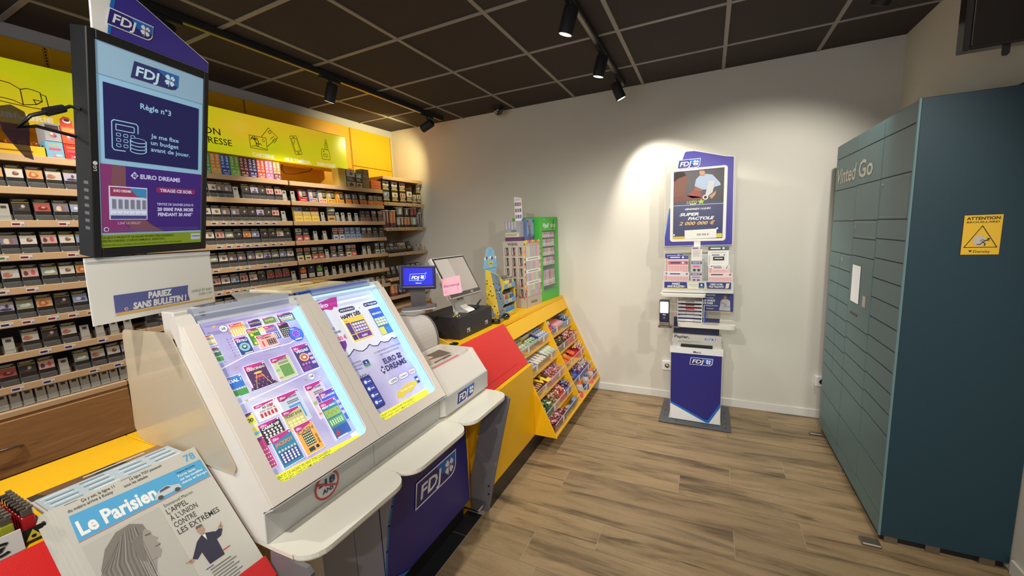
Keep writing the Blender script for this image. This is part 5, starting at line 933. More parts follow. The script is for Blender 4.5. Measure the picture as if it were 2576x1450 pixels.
bag((xf-0.055, 2.775, zt-0.002), 0.10, 0.085, 0.024, (232, 196, 44), (60, 40, 26), 'peanut_bag', 'yellow peanut sweet bag with big letters, third bin front', 'sweet bag', 'yellow bags', (0, 0.3, 0.1), 'm&m')
bag((-0.975, 3.02, 0.150), 0.05, 0.18, 0.05, (46, 60, 90), (120, 140, 170), 'foil_bag', 'dark blue foil bag lying in the lowest bin', 'sweet bag', None, (0, 0.3, 0.1)); bag((-0.975, 2.865, 0.150), 0.05, 0.11, 0.045, (60, 58, 70), (150, 150, 160), 'foil_bag', 'dark grey foil bag beside the blue one, lowest bin', 'sweet bag', None, (0, 0.3, -0.1))
zt = ZT[2]; xf = slope(zt)
for i, y in enumerate((3.215, 3.305, 3.425)): bag((xf-0.072, y, zt+0.006+0.006*i), 0.115, 0.085, 0.024, (220, 90, 30), [(190, 40, 30), (206, 170, 60), (170, 90, 40)][i], 'gummy_bag', 'orange gummy sweet bag, %s from the left in the third bin' % ORD[i], 'sweet bag', 'orange gummy bags', (0, 0.35, 0.1))
zt = ZT[0]; xf = slope(zt)
t4 = thing('toy_dispenser', 'small toy sweet dispenser with orange base and clear dome, top bin', 'toy', (xf-0.06, 3.22, zt-0.06)); b = MB(); b.cyl((xf-0.06, 3.22, zt-0.06), (xf-0.045, 3.235, zt+0.015), 0.034, C((236, 80, 50), 0.3), 14, 0.026); b.build('base', t4); b = MB(); b.ell((xf-0.065, 3.215, zt+0.045), 0.030, clear_edge, 14, 10); b.build('dome', t4)
block(xf-0.05, 3.295, zt-0.03, 0.05, 0.05, 0.03, (60, 90, 190), (120, 150, 220), 'small_box', 'small blue box beside the toy dispenser, top bin', 'box', None, 0.4, 0.3)
for i, y in enumerate((3.365, 3.415, 3.465, 3.515)): block(xf-0.065, y, zt-0.02, 0.085, 0.045, 0.03, (226, 140, 150), (240, 190, 196), 'pink_gum_box', 'pink sweet box, %s from the left in the top bin' % ORD[i], 'box', 'pink sweet boxes', 0.05, 0.28)
zt = ZT[3]; xf = slope(zt); b = MB(); b.tube([(xf-0.04, 3.19, zt+0.0), (xf-0.035, 3.29, zt+0.004)], [0.018, 0.018], C((40, 90, 190), 0.3), 14); tag(b.build('sweet_tube'), 'blue sweet tube in the fourth bin, right column', 'sweet tube')
for i, (y, c, nm) in enumerate(((3.21, (230, 80, 40), 'orange'), (3.40, (30, 80, 180), 'blue'), (3.56, (232, 90, 50), 'orange'))):
    tt = thing('gumball_toy', '%s gumball toy bottle, %s from the left in the lowest bin' % (nm, ORD[i]), 'toy', (-0.985, y, 0.131), 'gumball toys in the lowest bin')
    b = MB(); b.tube([(-0.970, y, 0.131), (-0.970, y, 0.165), (-0.970, y, 0.172)], [0.030, 0.030, 0.026], C(c, 0.3), 18); b.build('base', tt)
    b = MB(); b.ell((-0.970, y, 0.212), (0.030, 0.030, 0.040), clear_edge, 16, 10); b.build('globe', tt)
    b = MB()
    for q in range(14): b.ell((-0.970+random.uniform(-0.014, 0.014), y+random.uniform(-0.014, 0.014), 0.19+random.uniform(-0.008, 0.03)), 0.008, C(random.choice([(200, 60, 60), (230, 190, 60), (80, 140, 80), (230, 226, 220)]), 0.3), 6, 5)
    o = b.build('gumballs', tt); o['kind'] = 'stuff'
    b = MB(); b.tube([(-0.970, y, 0.2505), (-0.970, y, 0.264)], [0.018, 0.012], C(c, 0.3), 14); b.build('cap', tt)
block(-0.972, 3.68, 0.1315, 0.044, 0.07, 0.085, (150, 90, 110), (200, 160, 60), 'small_carton', 'plum-coloured small carton at the wall end of the lowest bin', 'carton', None)

# ------------------------------------------------------------------ scratch card display terminal
N3 = Vector((0.839, 0, 0.544)); UV_ = Vector((-0.544, 0, 0.839))
t = thing('lottery_terminal', 'white scratch card display terminal with two lit sloping windows and blue front', 'display terminal', (-1.3, 1.2, 0.0))
prof_full = [(-1.13, 0.735), (-1.096, 0.735), (-1.090, 0.827), (-1.054, 0.853), (-1.372, 1.343), (-1.384, 1.360), (-1.396, 1.368), (-1.412, 1.366), (-1.424, 1.352), (-1.428, 1.335), (-1.36, 1.18), (-1.30, 1.0), (-1.30, 0.925), (-1.415, 0.925), (-1.415, 0.735)]
def front(u, v, d=0.0):
    p = Vector((-1.05, 0.6+u, 0.856))+UV_*v+N3*d; return p
cap = off_white
for nm, ya, yb in (('side_frame', 0.600, 0.643), ('side_frame', 0.972, 1.0035), ('side_frame', 1.0065, 1.047), ('side_frame', 1.375, 1.410)):
    b = MB(); b.prof_y(prof_full, ya, yb, cap); b.build(nm, t)
def strip(u0, u1, v0, v1, m, name, d0=-0.012, d1=0.0, par=None):
    b = MB(); P_ = [front(u0, v0, d0), front(u1, v0, d0), front(u1, v1, d0), front(u0, v1, d0)]; b.extrude(P_, N3*(d1-d0), m); return b.build(name, par or t)
# thin raised frame faces: the pale front band
for u0, u1 in ((0.002, 0.043), (0.372, 0.4035), (0.4065, 0.447), (0.775, 0.8085)): strip(u0, u1, -0.001, 0.575, mat('pale_pink_white_frame', (236, 226, 214), 0.3), 'frame_band', 0.0005, 0.004)
for u0, u1 in ((0.043, 0.372), (0.447, 0.775)): strip(u0, u1, -0.001, 0.042, mat('pale_pink_white_frame', (236, 226, 214), 0.3), 'frame_band', -0.034, 0.004)
for u0, u1 in ((0.043, 0.372), (0.447, 0.775)):
    for uc, sg in ((u0, 1), (u1, -1)):
        r = 0.024; arc_ = [(uc+sg*(r-r*math.cos(math.radians(a))), 0.042+r-r*math.sin(math.radians(a))) for a in range(0, 91, 15)]
        b = MB(); b.extrude([front(uc, 0.042, 0.001)]+[front(u, v, 0.001) for u, v in arc_], N3*0.003, mat('pale_pink_white_frame', (236, 226, 214), 0.3)); b.build('frame_corner', t)
body_in = [(-1.13, 0.735), (-1.096, 0.735), (-1.090, 0.827), (-1.092, 0.827)]
pb = front(0, 0.03, -0.045); pt = front(0, 0.60, -0.045)
prof_core = [(-1.13, 0.735), (-1.10, 0.735), (pb.x, pb.z), (pt.x, pt.z), (-1.424, 1.345), (-1.36, 1.18), (-1.30, 1.0), (-1.30, 0.925), (-1.415, 0.925), (-1.415, 0.735)]
for ya, yb in ((0.6435, 0.9715), (1.0475, 1.3745)): b = MB(); b.prof_y(prof_core, ya, yb, cap); b.build('core', t)
for i, (ya, yb) in enumerate(((0.600, 1.0040), (1.0060, 1.410))):
    b = MB(); b.prof_y([(-1.0955, 0.734), (-1.092, 0.734), (-1.085, 0.827), (-1.045, 0.850), (-1.046, 0.854), (-1.09, 0.831)], ya, yb, mid_grey); r_ = b.build('riser', t)
    if i == 0:
        b = MB(); cv = CV(b, (-1.0864, 0.80, 0.790), (0, 1, 0), (0.075, 0, 0.997), 0.0007); rd_ = C((190, 44, 48), 0.4); nvb = C((34, 34, 90), 0.4)
        cv.circle(0, 0, 0.046, C((206, 206, 204), 0.4), 1, 32); cv.ring(circ(0, 0, 0.046, 32), circ(0, 0, 0.0395, 32), rd_, 2); cv.text('-18', 0.0, 0.000, 0.034, nvb, 3, 'c', bold=0.035, w=0.062); cv.text('ANS', 0.002, -0.024, 0.022, nvb, 3, 'c', bold=0.03, w=0.042); cv.line([(-0.034, 0.020), (0.034, -0.018)], 0.0065, rd_, 4); b.build('age_sticker', r_)
poster_bg = ramp_mat('backlit_lilac_poster', [(160, 150, 205), (188, 180, 222), (222, 222, 240)], scale=(1.4, 1, 1.4), noise=2.4, lo=0.36, hi=0.68, dist=1.2, emit=0.28, rough=0.5)
led = mat('led_strip_blue_white', (120, 180, 255), 0.4, emit=1.7); yl = E((240, 236, 40), 0.55); ink = C((30, 28, 50), 0.4); inkb = E((34, 30, 100), 0.12)
def poster(u0, u1, v0, v1, warn_v):
    b = MB(); P_ = [front(u0, v0, -0.0445), front(u1, v0, -0.0445), front(u1, v1, -0.0445), front(u0, v1, -0.0445)]; b.add(P_, [[0, 1, 2, 3]], poster_bg)
    cv = CV(b, front(0, 0, -0.0445), (0, 1, 0), UV_, 0.0006); return b, cv
LW = 'LES JEUX D’ARGENT ET DE HASARD PEUVENT ÊTRE DANGEREUX :'
# left window poster
b, cv = poster(0.043, 0.372, 0.032, 0.60, 0.07)
cv.poly([(0.043, 0.074), (0.372, 0.050), (0.372, 0.032), (0.043, 0.032)], yl, 1); cv.text('ARGENT ET DE HASARD PEUVENT ÊTRE DANGEREUX :', 0.053, 0.057, 0.014, ink, 2, bold=0.005, w=0.20, rot=-0.045); cv.text('PERTES D’ARGENT, CONFLITS FAMILIAUX, ADDICTION…', 0.050, 0.045, 0.013, ink, 2, bold=0.005, w=0.20, rot=-0.04)
cv.text('09 74 75 13 13 (APPEL NON SURTAXÉ)', 0.215, 0.040, 0.009, ink, 2, w=0.13, rot=-0.04); cv.rect(0.340, 0.052, 0.366, 0.066, E((235, 235, 240), 0.5), 2)
for cx, cy, s in ((0.124, 0.561, '2€'), (0.313, 0.311, '10€')): cv.circle(cx, cy, 0.0125, E((240, 240, 246), 0.5), 1, 24); cv.ring(circ(cx, cy, 0.0128, 24), circ(cx, cy, 0.0118, 24), ink, 2); cv.text(s, cx, cy-0.004, 0.012, ink, 3, 'c', bold=0.02)
for cx, cy, c in ((0.136, 0.541, (214, 130, 80)), (0.290, 0.307, (196, 160, 90)), (0.104, 0.424, (190, 160, 120)), (0.090, 0.313, (190, 170, 110)), (0.334, 0.318, (200, 170, 120)), (0.102, 0.575, (230, 190, 90)), (0.341, 0.30, (220, 200, 160))): cv.circle(cx, cy, 0.0052, E(c, 0.3), 1, 12, 0.0035)
for k in range(2):
    for j in range(7): cv.text(str((j*3+k*5) % 10), 0.117+0.012*k, 0.522-0.010*j, 0.007, ink, 1, rot=-1.0)
for j in range(9): cv.text(str(j+1), 0.205+0.0068*j, 0.446, 0.008, ink, 1)
for pts in ([(0.05, 0.43), (0.16, 0.455), (0.30, 0.452), (0.37, 0.47)], [(0.06, 0.31), (0.18, 0.318), (0.36, 0.332)]): cv.line(pts, 0.003, E((226, 224, 246), 0.6), 1)
b.build('backlit_poster', t)
strip(0.3665, 0.372, 0.04, 0.57, led, 'light_strip', -0.040, -0.004); strip(0.043, 0.0455, 0.04, 0.57, mat('led_strip_dim', (180, 214, 250), 0.4, emit=0.7), 'light_strip', -0.040, -0.004)
# right window poster
b, cv = poster(0.447, 0.775, 0.032, 0.60, 0.07)
wht = E((230, 230, 238), 0.32)
wave = [(0.447, 0.60), (0.447, 0.352), (0.462, 0.336), (0.479, 0.331), (0.500, 0.335), (0.530, 0.352), (0.545, 0.340), (0.565, 0.332), (0.590, 0.338), (0.612, 0.350), (0.625, 0.338), (0.650, 0.332), (0.675, 0.345), (0.690, 0.336), (0.715, 0.333), (0.745, 0.345), (0.755, 0.336), (0.775, 0.340), (0.775, 0.60)]
cv.poly(wave[::-1][::-1], wht, 1); cv.line(wave[1:-1], 0.0035, inkb, 2)
cv.poly([(0.447, 0.575), (0.585, 0.598), (0.560, 0.545), (0.545, 0.552), (0.530, 0.538), (0.500, 0.548), (0.447, 0.535)], E((190, 40, 140), 0.4), 3); cv.text('illiko', 0.458, 0.556, 0.030, wht, 4, bold=0.02, shear=0.2, w=0.065); cv.poly([(0.447, 0.585), (0.447, 0.60), (0.575, 0.60)], E((120, 40, 130), 0.3), 3)
for x0, x1, s in ((0.556, 0.638, 'NOUVEAU'), (0.690, 0.772, 'ET TOUJOURS')): cv.rrect(x0, 0.517, x1, 0.536, 0.0085, inkb, 3); cv.text(s, (x0+x1)/2, 0.5215, 0.012, wht, 4, 'c', bold=0.03, w=(x1-x0)*0.84)
cv.rrect(0.548, 0.486, 0.655, 0.512, 0.006, wht, 3); cv.text('HAPPY DÉS', 0.601, 0.489, 0.023, ink, 4, 'c', bold=0.06, w=0.104, rot=0.04); cv.circle(0.660, 0.519, 0.009, E((235, 235, 240), 0.5), 3); cv.text('3€', 0.660, 0.516, 0.009, ink, 4, 'c', bold=0.02)
cv.text('TENTEZ', 0.452, 0.455, 0.013, inkb, 3, bold=0.02, w=0.046); cv.text('DE GAGNER', 0.452, 0.437, 0.013, inkb, 3, bold=0.02, w=0.066); cv.text('20 000 €', 0.447, 0.405, 0.024, E((214, 40, 90), 0.3), 3, bold=0.02, w=0.082)
cv.poly([(0.447, 0.348), (0.452, 0.395), (0.490, 0.400), (0.515, 0.398), (0.510, 0.378), (0.490, 0.356)], E((120, 40, 150), 0.3), 3); cv.text('2 DÉS,', 0.452, 0.382, 0.010, wht, 4, bold=0.03); cv.text('C’EST', 0.452, 0.370, 0.010, wht, 4, bold=0.03); cv.text('GAGNÉ !', 0.452, 0.358, 0.010, wht, 4, bold=0.03)
cv.text('ICI, DEMANDEZ UN SYSTÈME FLASH', 0.690, 0.303, 0.010, ink, 3, 'c', w=0.16); cv.text('SUR VOS JEUX DE TIRAGE', 0.690, 0.287, 0.010, ink, 3, 'c', w=0.115)
cv.text('EURO', 0.632, 0.246, 0.034, inkb, 3, bold=0.03, w=0.074); cv.text('DREAMS', 0.625, 0.214, 0.034, inkb, 3, bold=0.03, w=0.124); clover(cv, 0.728, 0.258, 0.016, inkb, E((200, 50, 70), 0.3), E((60, 120, 200), 0.3), 3)
cv.poly([(0.596, 0.228), (0.612, 0.246), (0.620, 0.226), (0.606, 0.206)], inkb, 3); clover(cv, 0.608, 0.227, 0.009, wht, wht, wht, 4)
for x0, x1 in ((0.598, 0.656), (0.664, 0.720), (0.727, 0.770)): cv.rrect(x0, 0.155, x1, 0.180, 0.012, wht, 3); cv.ring(rr(x0, 0.155, x1, 0.180, 0.012), rr(x0+0.0012, 0.1562, x1-0.0012, 0.1788, 0.011), ink, 4)
cv.text('LOTO', 0.631, 0.162, 0.013, ink, 4, 'c', bold=0.03); cv.text('EUROMILLIONS', 0.693, 0.163, 0.009, ink, 4, 'c', bold=0.01, w=0.04); cv.text('KENO', 0.748, 0.162, 0.012, E((210, 60, 90), 0.3), 4, 'c', bold=0.03)
cv.poly([(0.600, 0.095), (0.612, 0.112), (0.640, 0.122), (0.70, 0.130), (0.737, 0.124), (0.745, 0.110), (0.720, 0.104), (0.690, 0.092), (0.66, 0.096), (0.63, 0.086)], E((214, 190, 60), 0.4), 3); cv.text('Pochette cadeau', 0.672, 0.108, 0.012, wht, 4, 'c', bold=0.01, w=0.075)
cv.rect(0.741, 0.108, 0.760, 0.140, E((40, 60, 120), 0.3), 3); cv.rect(0.743, 0.120, 0.758, 0.130, wht, 4)
cv.text('RETROUVEZ TOUTES LES', 0.532, 0.294, 0.010, inkb, 3, 'r', bold=0.01, w=0.080); cv.text('INFOS ET ACTUS SUR', 0.532, 0.280, 0.010, inkb, 3, 'r', bold=0.01, w=0.070); cv.text('L’APPLI OFFICIELLE', 0.522, 0.266, 0.010, inkb, 3, 'r', bold=0.01, w=0.062)
cv.rrect(0.536, 0.264, 0.566, 0.294, 0.005, E((24, 60, 140), 0.3), 3); cv.circle(0.551, 0.283, 0.004, wht, 4, 10); cv.text('PARIONS', 0.551, 0.272, 0.006, wht, 4, 'c', w=0.022); cv.rect(0.536, 0.264, 0.566, 0.269, E((110, 190, 90), 0.4), 4)
cv.rrect(0.482, 0.095, 0.536, 0.232, 0.010, inkb, 3); cv.rrect(0.485, 0.100, 0.533, 0.228, 0.008, E((30, 40, 130), 0.3), 4)
for z0 in (0.108, 0.138, 0.168, 0.198): cv.rrect(0.488, z0, 0.530, z0+0.024, 0.003, E((50, 70, 170), 0.3), 5); cv.circle(0.500, z0+0.012, 0.007, E((220, 220, 240), 0.4), 6, 12); cv.rect(0.510, z0+0.008, 0.526, z0+0.012, wht, 6)
cv.line([(0.49, 0.232), (0.495, 0.242), (0.50, 0.233), (0.507, 0.243), (0.512, 0.233), (0.52, 0.241), (0.525, 0.232), (0.534, 0.235)], 0.002, ink, 4)
cv.poly([(0.447, 0.076), (0.775, 0.068), (0.775, 0.032), (0.447, 0.032)], yl, 2); cv.text('ARGENT ET DE HASARD PEUVENT ÊTRE DANGEREUX :', 0.492, 0.060, 0.012, ink, 3, bold=0.005, w=0.19, rot=-0.02); cv.text('PERTES D’ARGENT, CONFLITS FAMILIAUX, ADDICTION…', 0.488, 0.049, 0.011, ink, 3, bold=0.005, w=0.19, rot=-0.02); cv.text('CONSEILS SUR JOUEURS-INFO-SERVICE.FR (09 74 75 13 13 - APPEL NON SURTAXÉ)', 0.486, 0.039, 0.010, ink, 3, w=0.27, rot=-0.02)
b.build('backlit_poster', t)
strip(0.7695, 0.775, 0.04, 0.58, led, 'light_strip', -0.040, -0.004); strip(0.447, 0.4495, 0.04, 0.57, mat('led_strip_dim', (180, 214, 250), 0.4, emit=0.7), 'light_strip', -0.040, -0.004)
strip(0.447, 0.775, 0.5915, 0.597, mat('led_strip_dim', (180, 214, 250), 0.4, emit=0.7), 'light_strip', -0.040, -0.004)
for u0, u1 in ((0.043, 0.372), (0.447, 0.775)):
    strip(u0, u1, 0.042, 0.585, mat('window_pane', (235, 240, 248), 0.03, alpha=0.035, spec=0.8), 'window_pane', -0.002, 0.001)
    strip(u0, u1, 0.573, 0.583, clear_edge, 'pane_rail', 0.0015, 0.006); strip(u0, u1, 0.602, 0.606, clear_edge, 'pane_rail', 0.0015, 0.005); strip(u0, u1, 0.606, 0.634, clear, 'pane_rail', 0.0015, 0.004)
    b = MB(); P_ = [front(u0, 0.60, -0.045), front(u1, 0.60, -0.045), front(u1, 0.634, -0.02), front(u0, 0.634, -0.02)]; b.extrude(P_, Vector((0, 0, 0.003)), C((170, 176, 190), 0.25)); b.build('rear_ledge', t)
# hinged side wing
b = MB(); wing = []
for (x, z, r) in ((-1.757, 1.31, 0.03), (-1.425, 1.312, 0.03), (-1.184, 0.940, 0.012), (-1.19, 0.925, 0.01), (-1.757, 0.925, 0.06)): wing.append((x, z))
wing = [(-1.722, 1.285), (-1.716, 1.303), (-1.702, 1.310), (-1.450, 1.318), (-1.432, 1.316), (-1.419, 1.304), (-1.186, 0.950), (-1.184, 0.940), (-1.195, 0.9235), (-1.70, 0.9235), (-1.735, 0.935), (-1.752, 0.965)]
b.extrude([(x, 0.5935, z) for x, z in wing], (0, 0.004, 0), clear_smoke); b.build('side_wing', t)
b = MB(); b.box(-1.502, -1.435, 0.615, 0.70, 1.29, 1.375, off_white, 0.003); b.cyl((-1.425, 0.640, 1.35), (-1.412, 0.640, 1.352), 0.009, chrome, 16); b.cyl((-1.425, 0.682, 1.362), (-1.412, 0.682, 1.364), 0.009, chrome, 16); b.tube([(-1.43, 0.61, 1.36), (-1.43, 0.612, 1.315), (-1.43, 0.64, 1.300), (-1.43, 0.69, 1.30)], 0.002, black, 6); b.build('hinge_bracket', t)
b = MB(); b.ell((-1.425, 0.612, 1.352), (0.010, 0.008, 0.022), clear_edge, 10, 8); b.build('latch', t)
# newspaper tray module
b = MB(); pf = [(-1.13, 0.735), (-1.098, 0.735), (-1.062, 0.750), (-1.058, 0.838), (-1.135, 0.945), (-1.150, 0.945), (-1.150, 0.90), (-1.335, 0.93), (-1.340, 0.958), (-1.352, 0.958), (-1.352, 0.9200), (-1.415, 0.9200), (-1.415, 0.735)]
b.prof_y(pf, 1.412, 1.770, off_white); b.prof_y([(-1.13, 0.735), (-1.098, 0.735), (-1.062, 0.750), (-1.058, 0.838), (-1.140, 0.958), (-1.352, 0.958), (-1.352, 0.920), (-1.415, 0.920), (-1.415, 0.735)], 1.770, 1.800, off_white); b.build('tray_housing', t)
b = MB(); b.prof_y([(-1.056, 0.750), (-1.0525, 0.838), (-1.057, 0.843), (-1.0605, 0.75)], 1.412, 1.798, mid_grey); r_ = b.build('riser', t)
b = MB(); fdj(CV(b, (-1.0555, 1.50, 0.764), (0, 1, 0), (0.03, 0, 1), 0.0006), 0, 0, 0.165, 0.062, 1); b.build('plaque', r_)
b = MB(); b.extrude([(-1.118, 1.425, 0.915), (-1.118, 1.765, 0.915), (-1.150, 1.765, 0.962), (-1.150, 1.425, 0.962)], (-0.003, 0, 0.001), clear); b.extrude([(-1.150, 1.42, 0.961), (-1.150, 1.765, 0.961), (-1.154, 1.765, 0.964), (-1.154, 1.42, 0.964)], (0, 0, 0.001), clear_edge); b.build('tray_guard', t)
# shelf with three rounded tongues
for i, (ya, yb) in enumerate(((0.601, 1.010), (1.012, 1.412), (1.414, 1.800))):
    r = 0.07; pts = [(-1.415, ya), (-1.415, yb), (-1.06, yb)]
    f = -0.925
    pts += [(-0.99, yb-0.002)] + [(f-r+r*math.cos(math.radians(a)), yb-0.004-r+r*math.sin(math.radians(a))) for a in range(90, -1, -15)]
    pts += [(f-r+r*math.cos(math.radians(a)), ya+0.004+r+r*math.sin(math.radians(a))) for a in range(0, -91, -15)] + [(-0.99, ya+0.002), (-1.06, ya)]
    b = MB(); b.extrude([(x, y, 0.719) for x, y in pts], (0, 0, 0.013), shelf_cream); b.extrude([(x, y, 0.7155) for x, y in pts[2:-1]], (0, 0, 0.0030), C((200, 190, 170), 0.4)); b.build('counter_shelf', t)
# lower fronts
b = MB(); b.prof_y([(-1.185, 0.118), (-1.150, 0.118), (-1.150, 0.715), (-1.185, 0.715)], 1.062, 1.700, navy)
cv = CV(b, (-1.1495, 0, 0), (0, 1, 0), (0, 0, 1), 0.0008); arc = [(1.062, 0.118), (1.066, 0.20), (1.080, 0.30), (1.102, 0.40), (1.128, 0.47), (1.150, 0.515), (1.175, 0.60), (1.19, 0.715)]
cv.poly([(1.062, 0.118)]+[(1.062, 0.715)]+[(y, z) for y, z in arc[::-1]][:-1], pale_grey, 1)
for (a0, a1) in zip(arc, arc[1:]): cv.line([a0, a1], 0.010, bright_blue, 2)
cv.poly([(1.062, 0.118), (1.20, 0.118), (1.13, 0.150), (1.062, 0.162)], bright_blue, 3); fr = b.build('blue_front', t)
b = MB(); fdj(CV(b, (-1.1475, 1.262, 0.356), (0, 1, 0), (0, 0, 1), 0.0008), 0, 0, 0.335, 0.120, 1); b.build('plaque', fr)
b = MB(); b.prof_y([(-1.185, 0.118), (-1.151, 0.118), (-1.151, 0.715), (-1.185, 0.715)], 0.935, 1.060, pale_grey); b.build('pale_front', t)
b = MB(); b.prof_y([(-1.185, 0.118), (-1.151, 0.118), (-1.151, 0.715), (-1.185, 0.715)], 0.80, 0.933, pale_grey); b.build('pale_front', t)
pts = [(-1.151, 0.799), (-1.185, 0.799)]+[(-1.185-0.14*math.sin(math.radians(a))*0.9, 0.66+0.135*math.cos(math.radians(a))) for a in range(0, 91, 15)]+[(-1.35, 0.61), (-1.352, 0.61)]
outer_ = [(-1.151-0.19*(1-math.cos(math.radians(a))), 0.80-0.185*math.sin(math.radians(a))) for a in range(0, 91, 10)]; inner_ = [(-1.170-0.17*(1-math.cos(math.radians(a))), 0.80-0.170*math.sin(math.radians(a))) for a in range(0, 91, 10)]
b = MB(); b.extrude([(x, y, 0.118) for x, y in outer_+inner_[::-1]], (0, 0, 0.592), off_white, smooth=False); b.build('curved_leg', t)
blade = [(-0.935, 0.714), (-0.921, 0.700), (-0.925, 0.68), (-1.025, 0.276), (-1.088, 0.002), (-1.20, 0.002), (-1.203, 0.152), (-1.103, 0.544), (-1.085, 0.714)]
for y0, y1 in ((1.786, 1.7995), (0.601, 0.6135)):
    b = MB(); b.extrude([(x, y0, z) for x, z in blade], (0, y1-y0, 0), grey_metal); cv = CV(b, (0, y0, 0), (1, 0, 0), (0, 0, 1), 0.0006)
    cv.line([(-1.155, 0.335), (-1.15, 0.36), (-1.13, 0.365), (-1.045, 0.300), (-1.035, 0.27), (-1.085, 0.03)], 0.0025, C((140, 136, 140), 0.4), 1); cv.line([(-1.155, 0.335), (-1.115, 0.27), (-1.112, 0.12), (-1.14, 0.045)], 0.002, C((92, 88, 92), 0.4), 1)
    for px, pz in ((-1.075, 0.165), (-1.078, 0.115)): cv.circle(px, pz, 0.006, black, 2, 12); cv.circle(px, pz+0.001, 0.003, chrome, 3, 10)
    b.build('end_blade', t)
b = MB(); b.box(-1.20, -1.10, 1.703, 1.785, 0.05, 0.062, chrome, 0.002); b.build('foot_rail', t)
b = MB(); b.box(-1.2035, -1.19, 0.84, 1.69, 0.0005, 0.117, black); b.build('plinth', t)

